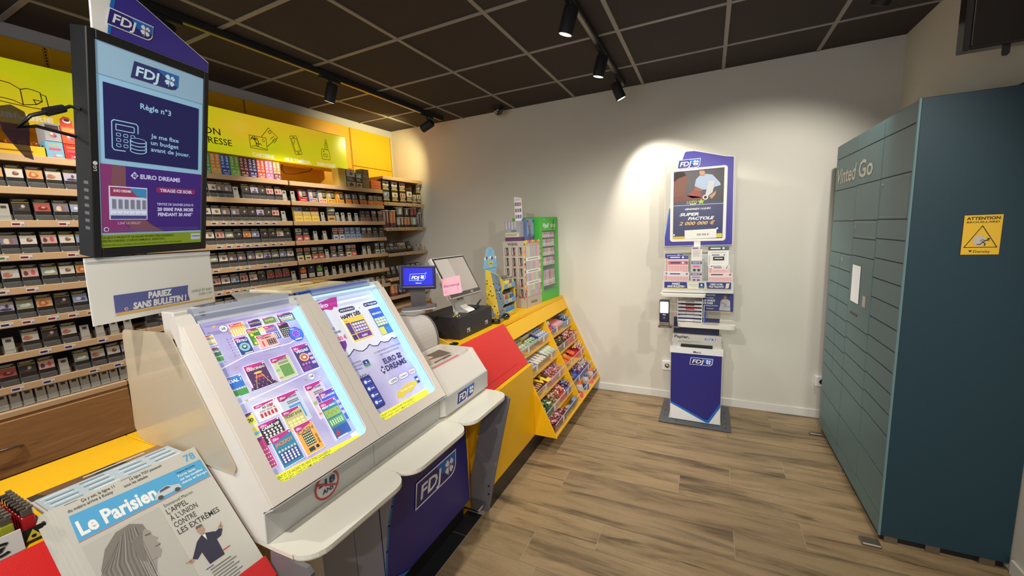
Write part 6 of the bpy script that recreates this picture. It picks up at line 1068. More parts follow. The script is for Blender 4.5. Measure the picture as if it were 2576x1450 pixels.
# ---- scratch cards
MAG = E((190, 36, 130), 0.4)
def scard(key, u0, v0, u1, v1, bgc, hdr, title, tcol, style, label, lev=1, tsz=0.16, tw=0.8, ty=0.72):
    d = -0.0430+0.0011*lev; b = MB(); P_ = [front(u0, v0, d), front(u1, v0, d), front(u1, v1, d), front(u0, v1, d)]; w = u1-u0; h = v1-v0
    b.extrude(P_, N3*0.0004, E((238, 238, 242), 0.5)); cv = CV(b, front(u0, v0, d+0.0004), (0, 1, 0), UV_, 0.00012); B_ = E(bgc, 0.42)
    e = 0.0012; cv.rect(e, e, w-e, h-e, B_, 1)
    hh = min(h*0.2, 0.020)
    cv.poly([(e, h-e), (e, h-hh*0.95), (w*0.22, h-hh*1.15), (w*0.5, h-hh*0.75), (w-e, h-hh*0.45), (w-e, h-e)][::-1][::-1], E(hdr, 0.38), 2); cv.rrect(w*0.04, h-hh*0.92, w*0.42, h-hh*0.28, hh*0.25, MAG, 3); cv.text('illiko', w*0.09, h-hh*0.78, hh*0.6, wht, 4, bold=0.02, shear=0.2, w=w*0.27); cv.circle(w*0.91, h-hh*0.36, min(w*0.05, 0.003), wht, 3, 10)
    T_ = E(tcol, 0.45); D = E((40, 34, 50), 0.08); L_ = E((232, 226, 214), 0.45)
    if title: cv.text(title, w/2, h*ty, h*tsz, T_, 5, 'c', bold=0.035, w=w*tw, shear=0.1)
    if style == 'balls':
        cv.rect(w*0.08, h*0.10, w*0.92, h*0.44, E((40, 60, 150), 0.3), 4)
        for i in range(5):
            for j in range(4): cv.circle(w*(0.18+0.16*i), h*(0.155+0.078*j), w*0.05, L_, 5, 10)
        for i in range(6): cv.circle(w*(0.14+0.145*i), h*0.50, w*0.05, E((240, 200, 190), 0.4), 5, 10)
    elif style == 'dark_grid':
        cv.rect(w*0.22, h*0.26, w*0.72, h*0.68, E((30, 66, 70), 0.2), 4); cv.rect(w*0.22, h*0.07, w*0.52, h*0.2, E((30, 66, 70), 0.2), 4); cv.circle(w*0.68, h*0.14, w*0.09, D, 5, 12); cv.text('500 000€', w*0.82, h*0.52, h*0.085, D, 5, bold=0.02, rot=-1.5708)
        for i in range(5):
            for j in range(5): cv.circle(w*(0.28+0.095*i), h*(0.31+0.078*j), w*0.036, E((240, 226, 170), 0.45), 5, 8)
    elif style == 'soccer':
        cv.poly([(e, e), (w-e, e), (w-e, h*0.36), (e, h*0.28)], E((70, 150, 70), 0.35), 3); cv.rect(w*0.06, h*0.03, w*0.5, h*0.06, L_, 5)
        for i in range(7): cx, cy = w*(0.12+0.13*i), h*(0.36+0.1*((i*3) % 3)); cv.circle(cx, cy, w*0.055, L_, 4, 10); cv.circle(cx, cy, w*0.022, D, 5, 5)
    elif style == 'words':
        cv.rect(w*0.30, h*0.12, w*0.86, h*0.60, E(tcol if False else {'m': (90, 150, 60), 'b': (70, 150, 214), 'p': (110, 50, 150)}[key[-1]], 0.35), 4); cv.rect(w*0.04, h*0.4, w*0.24, h*0.5, E((150, 190, 130), 0.35), 4); cv.rect(w*0.04, h*0.1, w*0.24, h*0.16, E((200, 150, 130), 0.35), 4)
        for i in range(9):
            for j in range(2): cv.rect(w*(0.32+0.06*i), h*(0.66+0.055*j), w*(0.32+0.06*i)+w*0.04, h*(0.66+0.055*j)+h*0.035, D, 4)
        for q in range(8): cv.rect(w*0.32, h*(0.15+0.055*q), w*0.84, h*(0.155+0.055*q), E((220, 224, 200), 0.3), 5)
    elif style == 'stairs':
        for q in range(4): wq = 0.16+0.16*q/1.2; zz = 0.52-0.13*q; cv.poly([(w*(0.5-wq), h*zz), (w*(0.5+wq), h*zz), (w*(0.5+wq+0.08), h*(zz-0.1)), (w*(0.5-wq-0.08), h*(zz-0.1))][::-1], E([(230, 90, 70), (90, 40, 90), (70, 36, 80), (60, 30, 70)][q], 0.3), 4); [cv.circle(w*(0.5-wq+0.02+2*wq*k/(2+q)), h*(zz-0.05), w*0.03, E((190, 120, 170), 0.4), 5, 8) for k in range(3+q)]
        cv.circle(w*0.5, h*0.62, w*0.2, E((240, 190, 90), 0.45), 5, 16, h*0.045); cv.line([(w*0.14, h*0.05), (w*0.4, h*0.58)], w*0.02, E((230, 200, 130), 0.4), 5); cv.line([(w*0.86, h*0.05), (w*0.6, h*0.58)], w*0.02, E((230, 200, 130), 0.4), 5)
    elif style == 'hearts':
        for i in range(5): cv.rect(w*(0.12+0.155*i), h*0.16, w*(0.12+0.155*i)+w*0.1, h*0.42, E((200, 50, 60), 0.35), 4)
        hx, hy, hr = w*0.72, h*0.70, w*0.085; cv.poly([(hx, hy-hr), (hx+hr, hy+hr*0.2), (hx+hr*0.9, hy+hr*0.8), (hx+hr*0.4, hy+hr), (hx, hy+hr*0.5), (hx-hr*0.4, hy+hr), (hx-hr*0.9, hy+hr*0.8), (hx-hr, hy+hr*0.2)], E((224, 50, 60), 0.4), 6); cv.text('500 000 €', w/2, h*0.48, h*0.13, D, 5, 'c', bold=0.01, w=w*0.7)
    elif style == 'pitch':
        cv.rect(w*0.06, h*0.56, w*0.94, h*0.76, E((150, 190, 90), 0.35), 3); cv.rect(w*0.06, h*0.33, w*0.94, h*0.52, E((100, 170, 90), 0.35), 3); cv.rect(w*0.06, h*0.05, w*0.94, h*0.28, E((50, 90, 160), 0.3), 3)
        for i in range(6): cv.rect(w*(0.14+0.13*i), h*(0.60+0.05*(i % 2)), w*(0.17+0.13*i), h*(0.67+0.05*(i % 2)), E((190, 90, 60), 0.3), 4); [cv.circle(w*(0.16+0.13*i), h*(0.375+0.045*j), w*0.038, L_, 4, 8) for j in range(3)]
        cv.poly([(w*0.1, h*0.10), (w*0.25, h*0.22), (w*0.35, h*0.12), (w*0.2, h*0.06)], E((210, 40, 40), 0.35), 5); cv.rect(w*0.1, h*0.015, w*0.7, h*0.035, L_, 5)
    elif style == 'wheel':
        cv.circle(w*0.45, h*0.52, w*0.27, E((230, 190, 110), 0.4), 4, 20, h*0.15); cv.circle(w*0.45, h*0.52, w*0.2, E((200, 80, 100), 0.35), 5, 20, h*0.11); cv.circle(w*0.45, h*0.52, w*0.1, E((240, 220, 160), 0.45), 6, 14, h*0.05)
        for i in range(3): cv.circle(w*(0.2+0.18*i), h*0.28, w*0.07, E((210, 110, 170), 0.4), 5, 10); cv.rrect(w*0.72, h*(0.2+0.16*i), w*0.95, h*(0.3+0.16*i), w*0.03, E((200, 170, 214), 0.4), 5)
        cv.rect(w*0.1, h*0.05, w*0.55, h*0.2, E((120, 60, 140), 0.35), 4)
    elif style == 'spots':
        for i in range(5):
            for j in range(5): cv.circle(w*(0.16+0.165*i+0.03*(j % 2)), h*(0.10+0.12*j), w*0.052, L_, 4, 8)
    elif style == 'disc': cv.circle(w*0.5, h*0.42, w*0.38, E((130, 190, 196), 0.4), 4, 20, h*0.24); cv.circle(w*0.5, h*0.42, w*0.2, E((40, 80, 140), 0.3), 5, 16, h*0.13); cv.circle(w*0.5, h*0.44, w*0.11, E((240, 226, 160), 0.45), 6, 12, h*0.06); cv.rect(w*0.3, h*0.05, w*0.9, h*0.10, L_, 5)
    elif style == 'tiles':
        for i in range(4):
            for j in range(3): cv.rrect(w*(0.12+0.2*i), h*(0.10+0.15*j), w*(0.28+0.2*i), h*(0.21+0.15*j), w*0.02, E((240, 224, 150), 0.45), 4)
    elif style == 'one': cv.text('1', w*0.22, h*0.14, h*0.52, E((220, 50, 60), 0.4), 5, 'c', bold=0.05); cv.rect(w*0.45, h*0.12, w*0.92, h*0.56, E((60, 40, 50), 0.2), 4); [cv.circle(w*(0.52+0.115*i), h*(0.2+0.14*j), w*0.035, E((230, 180, 170), 0.4), 5, 8) for i in range(4) for j in range(3)]
    elif style == 'bars': [cv.rrect(w*0.1, h*(0.08+0.16*q), w*0.9, h*(0.20+0.16*q), w*0.04, E([(120, 180, 220), (236, 210, 120), (226, 226, 214)][q % 3], 0.42), 4) for q in range(3)]
    elif style == 'lemons': [cv.circle(w*(0.3+0.2*(i % 3)), h*(0.14+0.16*(i//2)), w*0.13, E([(236, 216, 50), (110, 170, 50)][i % 2], 0.42), 4+i % 2, 10) for i in range(7)]
    tag(b.build('scratch_card'), label, 'scratch card', 'scratch cards in the left lit window')
SCD = [
 ('xl', 0.140, 0.524, 0.188, 0.571, (240, 190, 90), (226, 60, 100), 'XXL', (200, 110, 40), 'spots', 'orange scratch card at the left of the upper row, reading XXL', 1),
 ('pactole', 0.200, 0.541, 0.242, 0.570, (60, 50, 130), (90, 40, 120), 'PACTOLE', (240, 214, 110), None, 'navy scratch card with a gold PACTOLE banner, upper row', 1, 0.3, 0.85, 0.4),
 ('super', 0.249, 0.540, 0.295, 0.568, (110, 150, 80), (150, 60, 120), 'SUPER', (240, 226, 150), None, 'green scratch card reading SUPER, upper row', 1, 0.34, 0.7, 0.42),
 ('blackjack', 0.303, 0.532, 0.365, 0.570, (50, 84, 96), (170, 40, 120), 'BLACKJACK', (230, 236, 240), 'bars', 'dark teal scratch card at the right end of the upper row', 1, 0.28, 0.85, 0.5),
 ('pactgold', 0.205, 0.515, 0.245, 0.540, (230, 200, 100), (90, 50, 130), '', (0, 0, 0), 'spots', 'gold scratch card strip peeping out below the PACTOLE one', 1),
 ('jack', 0.239, 0.476, 0.284, 0.537, (110, 120, 200), (190, 50, 140), 'JACKPOT', (240, 150, 60), 'balls', 'violet blue scratch card with ball grid behind the pink one', 1, 0.16, 0.8, 0.68),
 ('black', 0.288, 0.475, 0.328, 0.537, (40, 38, 44), (190, 60, 150), '', (0, 0, 0), 'spots', 'black scratch card with silver spots beside the octagonal one', 1),
 ('lemon', 0.181, 0.475, 0.222, 0.540, (60, 130, 60), (160, 40, 100), 'CITRON', (240, 226, 90), 'lemons', 'green scratch card with yellow lemons', 2, 0.14, 0.8, 0.72),
 ('one', 0.199, 0.459, 0.264, 0.507, (236, 180, 164), (226, 60, 110), 'NUMERO', (60, 40, 50), 'one', 'pink scratch card with a big red number one', 3, 0.18, 0.5, 0.66),
 ('astro', 0.134, 0.455, 0.177, 0.519, (40, 60, 130), (120, 40, 130), 'ASTRO', (226, 236, 240), 'disc', 'dark blue scratch card with a pale zodiac ring', 2, 0.17, 0.8, 0.72),
 ('banco', 0.051, 0.513, 0.087, 0.550, (236, 206, 120), (206, 80, 70), 'BANCO', (40, 90, 180), 'bars', 'yellow scratch card with blue lettering at the far left', 1, 0.26, 0.9, 0.56),
 ('goals', 0.051, 0.455, 0.086, 0.506, (60, 110, 80), (180, 40, 110), 'GOAL!', (240, 240, 240), 'soccer', 'small green football scratch card at the far left', 2, 0.18, 0.8, 0.66),
 ('goal', 0.051, 0.332, 0.107, 0.401, (40, 110, 190), (60, 130, 200), 'GOAL !', (244, 246, 250), 'soccer', 'large blue and green football scratch card, middle row left', 1, 0.2, 0.85, 0.70),
 ('cres', 0.122, 0.333, 0.189, 0.419, (80, 40, 90), (190, 40, 130), 'CRESCENDO', (240, 220, 200), 'stairs', 'purple scratch card with golden stairs in the middle row', 1, 0.12, 0.85, 0.76),
 ('motsm', 0.207, 0.332, 0.273, 0.418, (196, 206, 160), (190, 40, 130), 'MOTS CROISÉS', (50, 50, 50), 'words', 'green crossword scratch card in the middle row', 1, 0.09, 0.7, 0.80),
 ('vegas', 0.293, 0.332, 0.358, 0.436, (70, 50, 110), (170, 40, 130), 'VEGAS', (226, 240, 250), 'wheel', 'purple casino scratch card at the right of the middle row', 1, 0.14, 0.75, 0.72),
 ('as', 0.095, 0.235, 0.167, 0.289, (226, 226, 226), (190, 36, 130), 'AS DE', (50, 40, 40), 'hearts', 'white scratch card with a red heart and five red boxes', 1, 0.2, 0.4, 0.64),
 ('motsb', 0.170, 0.178, 0.244, 0.289, (196, 206, 220), (190, 40, 130), 'MOTS CROISÉS', (50, 50, 50), 'words', 'blue crossword scratch card behind the gold one', 1, 0.07, 0.7, 0.82),
 ('ticket', 0.159, 0.161, 0.227, 0.236, (196, 190, 130), (180, 40, 120), "TICKET D'OR", (60, 70, 40), 'tiles', 'gold-green scratch card with star tiles, lower middle', 2, 0.16, 0.9, 0.66),
 ('sup200', 0.048, 0.198, 0.087, 0.277, (240, 226, 50), (100, 40, 120), '200', (50, 46, 50), 'bars', 'bright yellow scratch card with 200 at the far left', 1, 0.2, 0.7, 0.62),
 ('carre', 0.081, 0.160, 0.150, 0.229, (40, 36, 46), (180, 40, 130), 'CARRÉ VIP', (236, 236, 240), 'spots', 'black scratch card with white lettering, lower left', 2, 0.18, 0.8, 0.68),
 ('pink', 0.046, 0.095, 0.084, 0.196, (196, 60, 120), (140, 40, 110), '', (0, 0, 0), 'spots', 'magenta and white scratch card at the bottom left corner', 2),
 ('jackpot', 0.094, 0.076, 0.163, 0.179, (40, 130, 160), (190, 40, 130), 'JACKPOT', (236, 120, 60), 'balls', 'teal jackpot scratch card with a blue ball grid, bottom row', 3, 0.15, 0.85, 0.66),
 ('cash', 0.171, 0.073, 0.237, 0.176, (236, 170, 70), (190, 40, 130), 'CASH', (110, 110, 120), 'dark_grid', 'orange CASH scratch card with dark grids, bottom row', 3, 0.16, 0.85, 0.70),
 ('motsp', 0.269, 0.160, 0.337, 0.288, (214, 196, 206), (190, 40, 130), 'MOTS CROISÉS', (50, 50, 50), 'words', 'purple crossword scratch card, lower right', 1, 0.07, 0.7, 0.83),
 ('mill', 0.301, 0.115, 0.365, 0.245, (60, 90, 190), (120, 50, 150), 'MILLIONNAIRE', (226, 230, 240), 'wheel', 'blue millionaire scratch card behind the football one, lower right', 2, 0.07, 0.85, 0.82),
 ('mega', 0.283, 0.072, 0.351, 0.211, (60, 120, 150), (190, 40, 130), 'MEGA GOAL !', (240, 240, 240), 'pitch', 'tall football scratch card at the bottom right of the window', 3, 0.07, 0.85, 0.82)]
for s in SCD: scard(*s)
d = -0.0412; b = MB(); oc = [(0.337+0.0275*math.cos(math.radians(22.5+45*i)), 0.479+0.030*math.sin(math.radians(22.5+45*i))) for i in range(8)]
b.extrude([front(u, v, d) for u, v in oc], N3*0.0004, E((40, 70, 160), 0.35)); cv = CV(b, front(0, 0, d+0.0004), (0, 1, 0), UV_, 0.00012); cv.poly([(0.337+(u-0.337)*0.9, 0.479+(v-0.479)*0.9) for u, v in oc], E((60, 110, 200), 0.38), 1); cv.circle(0.337, 0.481, 0.014, E((190, 120, 220), 0.4), 2)
for i in range(7): cv.circle(0.337+(0.008*math.cos(i*1.047) if i else 0), 0.481+(0.008*math.sin(i*1.047) if i else 0), 0.0034, E((90, 50, 170), 0.35), 3, 10)
cv.text('illiko', 0.324, 0.498, 0.008, wht, 3, bold=0.02); cv.rect(0.324, 0.456, 0.350, 0.461, wht, 3); tag(b.build('scratch_card'), 'octagonal blue scratch card at the upper right of the left window', 'scratch card', 'scratch cards in the left lit window')
def scard2(u0, v0, u1, v1, kind, label):
    d = -0.0410; b = MB(); w = u1-u0; h = v1-v0; b.extrude([front(u0, v0, d), front(u1, v0, d), front(u1, v1, d), front(u0, v1, d)], N3*0.0004, E((240, 206, 80) if kind else (60, 110, 150), 0.4)); cv = CV(b, front(u0, v0, d+0.0004), (0, 1, 0), UV_, 0.00012)
    if kind:
        cv.rect(w*0.28, h*0.32, w*0.95, h*0.78, E((90, 50, 150), 0.3), 1); cv.rect(w*0.04, h*0.3, w*0.24, h*0.8, E((90, 60, 160), 0.3), 1)
        for i in range(5):
            for j in range(3): cv.rrect(w*(0.31+0.127*i), h*(0.36+0.135*j), w*(0.41+0.127*i), h*(0.46+0.135*j), w*0.012, E([(200, 214, 240), (240, 200, 210), (214, 236, 200)][j], 0.45), 2)
        cv.rect(w*0.28, h*0.05, w*0.95, h*0.28, E((110, 50, 160), 0.3), 1); cv.text('GAIN', w*0.6, h*0.1, h*0.12, wht, 2, 'c', bold=0.04); cv.rect(w*0.04, h*0.05, w*0.24, h*0.27, E((70, 50, 120), 0.3), 1); cv.text('illiko', w*0.06, h*0.86, h*0.07, MAG, 2, bold=0.02)
    else:
        cv.rect(0.001, h*0.66, w-0.001, h-0.001, E((40, 90, 190), 0.35), 1); cv.text('illiko', w*0.08, h*0.90, h*0.05, MAG, 2, bold=0.02); cv.text('BINGO', w*0.5, h*0.76, h*0.10, wht, 2, 'c', bold=0.04, w=w*0.8); cv.rect(0.001, 0.001, w*0.45, h*0.28, E((214, 214, 90), 0.4), 1); cv.rect(w*0.55, h*0.04, w*0.95, h*0.24, E((60, 130, 200), 0.4), 1)
        for i in range(4):
            for j in range(3): cv.rrect(w*(0.06+0.23*i), h*(0.34+0.10*j), w*(0.25+0.23*i), h*(0.42+0.10*j), w*0.01, E((230, 236, 170), 0.45), 2)
    tag(b.build('scratch_card'), label, 'scratch card', 'scratch cards in the right lit window')
scard2(0.548, 0.380, 0.656, 0.487, True, 'yellow and purple dice scratch card in the right window'); scard2(0.700, 0.368, 0.768, 0.502, False, 'blue green scratch card at the right edge of the right window')
# newspaper in the tray
b = MB(); A0 = Vector((-1.155, 1.425, 0.905)); ux = Vector((0, 1, 0)); uy = Vector((-0.195, 0, 0.0295)).normalized()  # paper slopes up to the rear
for q in range(4): b.extrude([A0+ux*(0.002*q)+Vector((0, 0, 0.003*q)), A0+ux*(0.33-0.002*q)+Vector((0, 0, 0.003*q)), A0+ux*(0.33-0.002*q)+uy*0.172+Vector((0, 0, 0.003*q)), A0+ux*(0.002*q)+uy*0.172+Vector((0, 0, 0.003*q))], (0, 0, 0.0026), C((206, 190, 172), 0.8))
cv = CV(b, A0+Vector((0, 0, 0.0118)), ux, uy, 0.0005); cv.rect(0.006, 0.012, 0.324, 0.171, C((196, 178, 158), 0.8), 1); cv.rect(0.10, 0.014, 0.324, 0.052, C((206, 84, 70), 0.6), 2); cv.rect(0.16, 0.062, 0.30, 0.085, C((96, 90, 86), 0.7), 2); cv.text('DOSSIER', 0.17, 0.066, 0.014, C((230, 220, 210)), 3, bold=0.02)
cv.poly([(0.12, 0.17), (0.13, 0.15), (0.18, 0.12), (0.27, 0.095), (0.324, 0.09), (0.324, 0.17)], C((110, 96, 84), 0.8), 2); cv.poly([(0.10, 0.17), (0.11, 0.15), (0.16, 0.125), (0.22, 0.13), (0.20, 0.17)], C((214, 186, 168), 0.8), 3); cv.text('VOTE', 0.03, 0.11, 0.024, C((40, 36, 36)), 3, bold=0.03); cv.text('CHANGER', 0.03, 0.085, 0.020, C((40, 36, 36)), 3, bold=0.03)
tag(b.build('newspaper'), 'folded newspaper lying in the clear-fronted tray of the terminal', 'newspaper')
# cream carton and clear tray lying on the terminal top
b = MB(); b.extrude([(-1.432, 1.00, 1.372), (-1.432, 1.26, 1.372), (-1.64, 1.28, 1.372), (-1.66, 0.98, 1.372)], (0, 0, 0.012), C((222, 206, 168), 0.5)); cv = CV(b, (-1.432, 0.99, 1.3842), (0, 1, 0), (-1, 0, 0), 0.0006); cv.rect(0.06, 0.03, 0.20, 0.16, C((232, 206, 140), 0.5), 1); cv.text('COUP', 0.05, 0.09, 0.03, C((200, 190, 170)), 2, bold=0.05, w=0.06); cv.text('FRIPON', 0.12, 0.09, 0.03, C((110, 80, 60)), 2, bold=0.05, w=0.09); cv.poly([(0.20, 0.12), (0.26, 0.10), (0.29, 0.18), (0.24, 0.20)], C((200, 150, 50)), 2)
tag(b.build('flat_carton'), 'flat cream carton lying on top of the terminal above the windows', 'carton')
b = MB(); b.box(-1.408, -1.392, 0.995, 1.345, 1.3695, 1.377, C((30, 80, 190), 0.3), 0.002); tag(b.build('blue_strip'), 'long thin blue strip along the top edge of the terminal', 'strip')
b = MB(); b.extrude([(-1.42, 0.80, 1.3735), (-1.42, 0.97, 1.3735), (-1.56, 0.95, 1.385), (-1.57, 0.86, 1.385)], (0, 0, 0.003), clear_edge); tag(b.build('clear_sheet'), 'clear plastic sheet sticking out behind the terminal top', 'plastic sheet')

# ------------------------------------------------------------------ tall portrait screen, topper and paper sheet
MP = Matrix(((-0.2834, 0.2121, 0.9353, -1.4892), (0.9587, 0.0389, 0.2817, 0.6621), (0.0233, 0.9765, -0.2143, 1.8375), (0, 0, 0, 1)))
ux, uy, nz = Vector((-0.2834, 0.9587, 0.0233)), Vector((0.2121, 0.0389, 0.9765)), Vector((0.9353, 0.2817, -0.2143)); MC = Vector((-1.4892, 0.6621, 1.8375))
t = thing('portrait_screen', 'tall black portrait screen showing a navy panel and a purple advert', 'screen', (-1.60, 0.66, 1.56))
b = MB(M=MP)
bz = mat('black_screen_bezel', (15, 15, 16), 0.5, bump=0.1, bscale=500)
for x0, x1, y0, y1 in ((-0.170, -0.1495, -0.290, 0.288), (0.1495, 0.168, -0.290, 0.288), (-0.1495, 0.1495, 0.2655, 0.288), (-0.1495, 0.1495, -0.290, -0.2665)): b.box(x0, x1, y0, y1, -0.045, 0.003, bz, 0.002)
b.box(-0.168, 0.166, -0.288, 0.286, -0.048, -0.004, bz, 0.004)
for k in range(7): b.box(-0.1702, -0.1698, -0.215+0.02*k, -0.207+0.02*k, -0.02, -0.006, C((90, 90, 92)))
cv = CV(b, (-0.160, -0.05, 0.0032), (1, 0, 0), (0, 1, 0), 0.0004); cv.circle(0, 0.012, 0.0055, C((220, 220, 220)), 1, 14); cv.text('LG', 0.003, -0.008, 0.011, C((220, 220, 220)), 1, bold=0.03, rot=math.pi/2)
b.build('housing', t)
b = MB(); b.extrude([MC+ux*x+uy*y-nz*0.001 for x, y in ((-0.1495, -0.2655), (0.1495, -0.2655), (0.1495, 0.2655), (-0.1495, 0.2655))], nz*0.0006, E((130, 170, 196), 0.42))
cv = CV(b, MC-nz*0.0003, ux, uy, 0.0004); SB = lambda c, s=0.3: E(c, s)
cv.rect(-0.1495, 0.187, 0.1495, 0.2655, SB((134, 166, 188), 0.36), 1); cv.line([(-0.148, 0.186), (0.149, 0.187)], 0.0012, SB((90, 120, 140)), 2)
cv.poly([(-0.068, 0.201), (-0.058, 0.246), (0.068, 0.247), (0.066, 0.215), (0.058, 0.205), (0.045, 0.201)], SB((52, 56, 104), 0.22), 2); cv.poly([(0.0, 0.247), (0.02, 0.235), (0.064, 0.212), (0.066, 0.215), (0.068, 0.247)], SB((50, 100, 160), 0.25), 3); cv.text('FDJ', -0.056, 0.210, 0.036, SB((170, 200, 214), 0.4), 4, bold=0.025, shear=0.15, w=0.066); clover(cv, 0.040, 0.226, 0.017, SB((170, 200, 214), 0.4), SB((170, 50, 70)), SB((50, 60, 110)), 4)
cv.rect(-0.135, -0.023, 0.135, 0.170, SB((40, 40, 90), 0.22), 2); gl2 = SB((140, 180, 206), 0.42); cv.text('Règle n°3', 0.0, 0.126, 0.021, gl2, 3, 'c', bold=0.02, w=0.088)
for i, s in enumerate(('Je me fixe', 'un budget', 'avant de jouer.')): cv.text(s, -0.016, 0.052-0.019*i, 0.017, gl2, 3, bold=0.018, w=(0.084, 0.084, 0.122)[i])
cv.line([(-0.085, 0.003), (-0.112, 0.003), (-0.117, 0.009), (-0.117, 0.076), (-0.112, 0.081), (-0.056, 0.081), (-0.051, 0.076), (-0.051, 0.056)], 0.0026, gl2, 3); cv.line([(-0.107, 0.071), (-0.063, 0.071), (-0.061, 0.069), (-0.061, 0.058), (-0.063, 0.056), (-0.107, 0.056)], 0.0022, gl2, 3, True)
for i in range(3):
    for j in range(3):
        if (i, j) != (2, 0): cv.ring(rr(-0.107+0.018*i, 0.012+0.014*j, -0.095+0.018*i, 0.021+0.014*j, 0.003), rr(-0.1055+0.018*i, 0.0135+0.014*j, -0.0965+0.018*i, 0.0195+0.014*j, 0.002), gl2, 3)
for q in range(4): cv.ring(circ(-0.052, 0.008+0.0095*q, 0.022, 24, 0.0075), circ(-0.052, 0.0085+0.0095*q, 0.020, 24, 0.0057), gl2, 5+q); cv.circle(-0.052, 0.0085+0.0095*q, 0.0199, SB((40, 40, 90), 0.22), 4.5+q, 24, 0.0056)
cv.line([(-0.0735, 0.008), (-0.0735, 0.037)], 0.0022, gl2, 9); cv.line([(-0.0305, 0.008), (-0.0305, 0.037)], 0.0022, gl2, 9)
cv.rect(-0.147, -0.224, 0.148, -0.037, SB((66, 44, 120), 0.25), 2); cv.poly([(-0.147, -0.037), (-0.118, -0.037), (-0.122, -0.09), (-0.118, -0.15), (-0.09, -0.20), (-0.06, -0.224), (-0.147, -0.224)], SB((128, 58, 110), 0.25), 3); cv.poly([(-0.118, -0.037), (-0.085, -0.038), (-0.085, -0.10), (-0.06, -0.16), (-0.02, -0.20), (0.02, -0.224), (-0.062, -0.224), (-0.095, -0.19), (-0.118, -0.14), (-0.122, -0.08)], SB((120, 80, 90), 0.25), 3)
lt = SB((180, 180, 214), 0.42); cv.poly([(-0.073, -0.062), (-0.062, -0.050), (-0.052, -0.061), (-0.062, -0.072)], lt, 4); clover(cv, -0.062, -0.061, 0.006, SB((66, 44, 120), 0.25), lt, lt, 5); cv.text('EURO DREAMS', -0.047, -0.068, 0.017, lt, 4, bold=0.04, w=0.120)
cv.rect(-0.129, -0.187, -0.028, -0.094, SB((190, 196, 220), 0.35), 4); cv.rect(-0.126, -0.122, -0.031, -0.097, SB((150, 60, 90), 0.25), 5); cv.poly([(-0.075, -0.097), (-0.031, -0.097), (-0.031, -0.124), (-0.06, -0.118)], SB((60, 130, 180), 0.3), 6); cv.text('EURO DREAMS', -0.118, -0.110, 0.010, SB((200, 200, 220), 0.4), 7, bold=0.03, w=0.045)
for i in range(6): cv.rect(-0.124+0.0158*i, -0.158, -0.111+0.0158*i, -0.128, SB((180, 186, 196), 0.4), 6); cv.rect(-0.1225+0.0158*i, -0.156, -0.1125+0.0158*i, -0.130, SB((120, 120, 140), 0.3), 7); cv.rect(-0.124+0.0158*i, -0.170, -0.111+0.0158*i, -0.163, SB((200, 206, 220), 0.4), 6)
cv.rect(-0.126, -0.185, -0.031, -0.175, SB((70, 70, 130), 0.25), 5); cv.text('2,50€ LA GRILLE*', -0.078, -0.200, 0.009, SB((190, 150, 190), 0.35), 4, 'c', bold=0.02, w=0.062)
cv.rrect(-0.003, -0.105, 0.126, -0.088, 0.008, SB((130, 50, 96), 0.28), 4); cv.text('TIRAGE CE SOIR', 0.0615, -0.102, 0.013, lt, 5, 'c', bold=0.04, w=0.105); cv.text('TENTEZ DE GAGNER JUSQU’À', 0.060, -0.143, 0.010, lt, 4, 'c', bold=0.02, w=0.120); cv.text('20 000€ PAR MOIS', 0.060, -0.160, 0.014, lt, 4, 'c', bold=0.05, w=0.118); cv.text('PENDANT 30 ANS*', 0.060, -0.176, 0.014, lt, 4, 'c', bold=0.05, w=0.114)
for q in range(2): cv.rect(-0.12, -0.214-0.005*q, 0.14, -0.2128-0.005*q, SB((110, 90, 150), 0.3), 4)
cv.circle(-0.137, -0.214, 0.0065, SB((190, 190, 210), 0.4), 4, 16); cv.circle(-0.137, -0.214, 0.0045, SB((90, 50, 110), 0.3), 5, 12)
cv.rect(-0.1495, -0.2655, 0.1495, -0.229, SB((120, 140, 40), 0.32), 2); dk = SB((44, 50, 30), 0.05); cv.text('LES JEUX D’ARGENT ET DE HASARD PEUVENT ÊTRE DANGEREUX :', -0.146, -0.240, 0.009, dk, 3, bold=0.01, w=0.20); cv.text('PERTES D’ARGENT, CONFLITS FAMILIAUX, ADDICTION…', -0.146, -0.250, 0.009, dk, 3, bold=0.01, w=0.175); cv.text('RETROUVEZ NOS CONSEILS SUR JOUEURS-INFO-SERVICE.FR (APPEL NON SURTAXÉ)', -0.146, -0.261, 0.007, dk, 3, w=0.225); cv.rect(0.112, -0.255, 0.146, -0.234, SB((160, 170, 180), 0.4), 3); cv.rect(0.116, -0.244, 0.144, -0.242, dk, 4)
b.build('display', t)
b = MB(); B0 = MC-nz*0.049; b.tube([B0-uy*0.12, B0-uy*0.19-nz*0.02, Vector((-1.615, 0.640, 1.58)), Vector((-1.615, 0.640, 1.345)), Vector((-1.505, 0.66, 1.335))], 0.013, soft_black, 12); b.build('stand_post', t)
b = MB(); b.tube([MC-ux*0.172+uy*0.090-nz*0.02, MC-ux*0.185+uy*0.092-nz*0.03, MC-ux*0.20+uy*0.083-nz*0.03], 0.004, black, 8); b.tube([MC-ux*0.198+uy*0.084-nz*0.03, MC-ux*0.235+uy*0.066-nz*0.03], [0.009, 0.010], black, 8); b.tube([MC-ux*0.234+uy*0.066-nz*0.03, MC-ux*0.262+uy*0.052-nz*0.03, MC-ux*0.285+uy*0.02-nz*0.03, MC-ux*0.25+uy*0.030-nz*0.035, MC-ux*0.165+uy*0.02-nz*0.040], [0.005, 0.004, 0.004, 0.004, 0.004], black, 8); b.build('signal_cable', t)
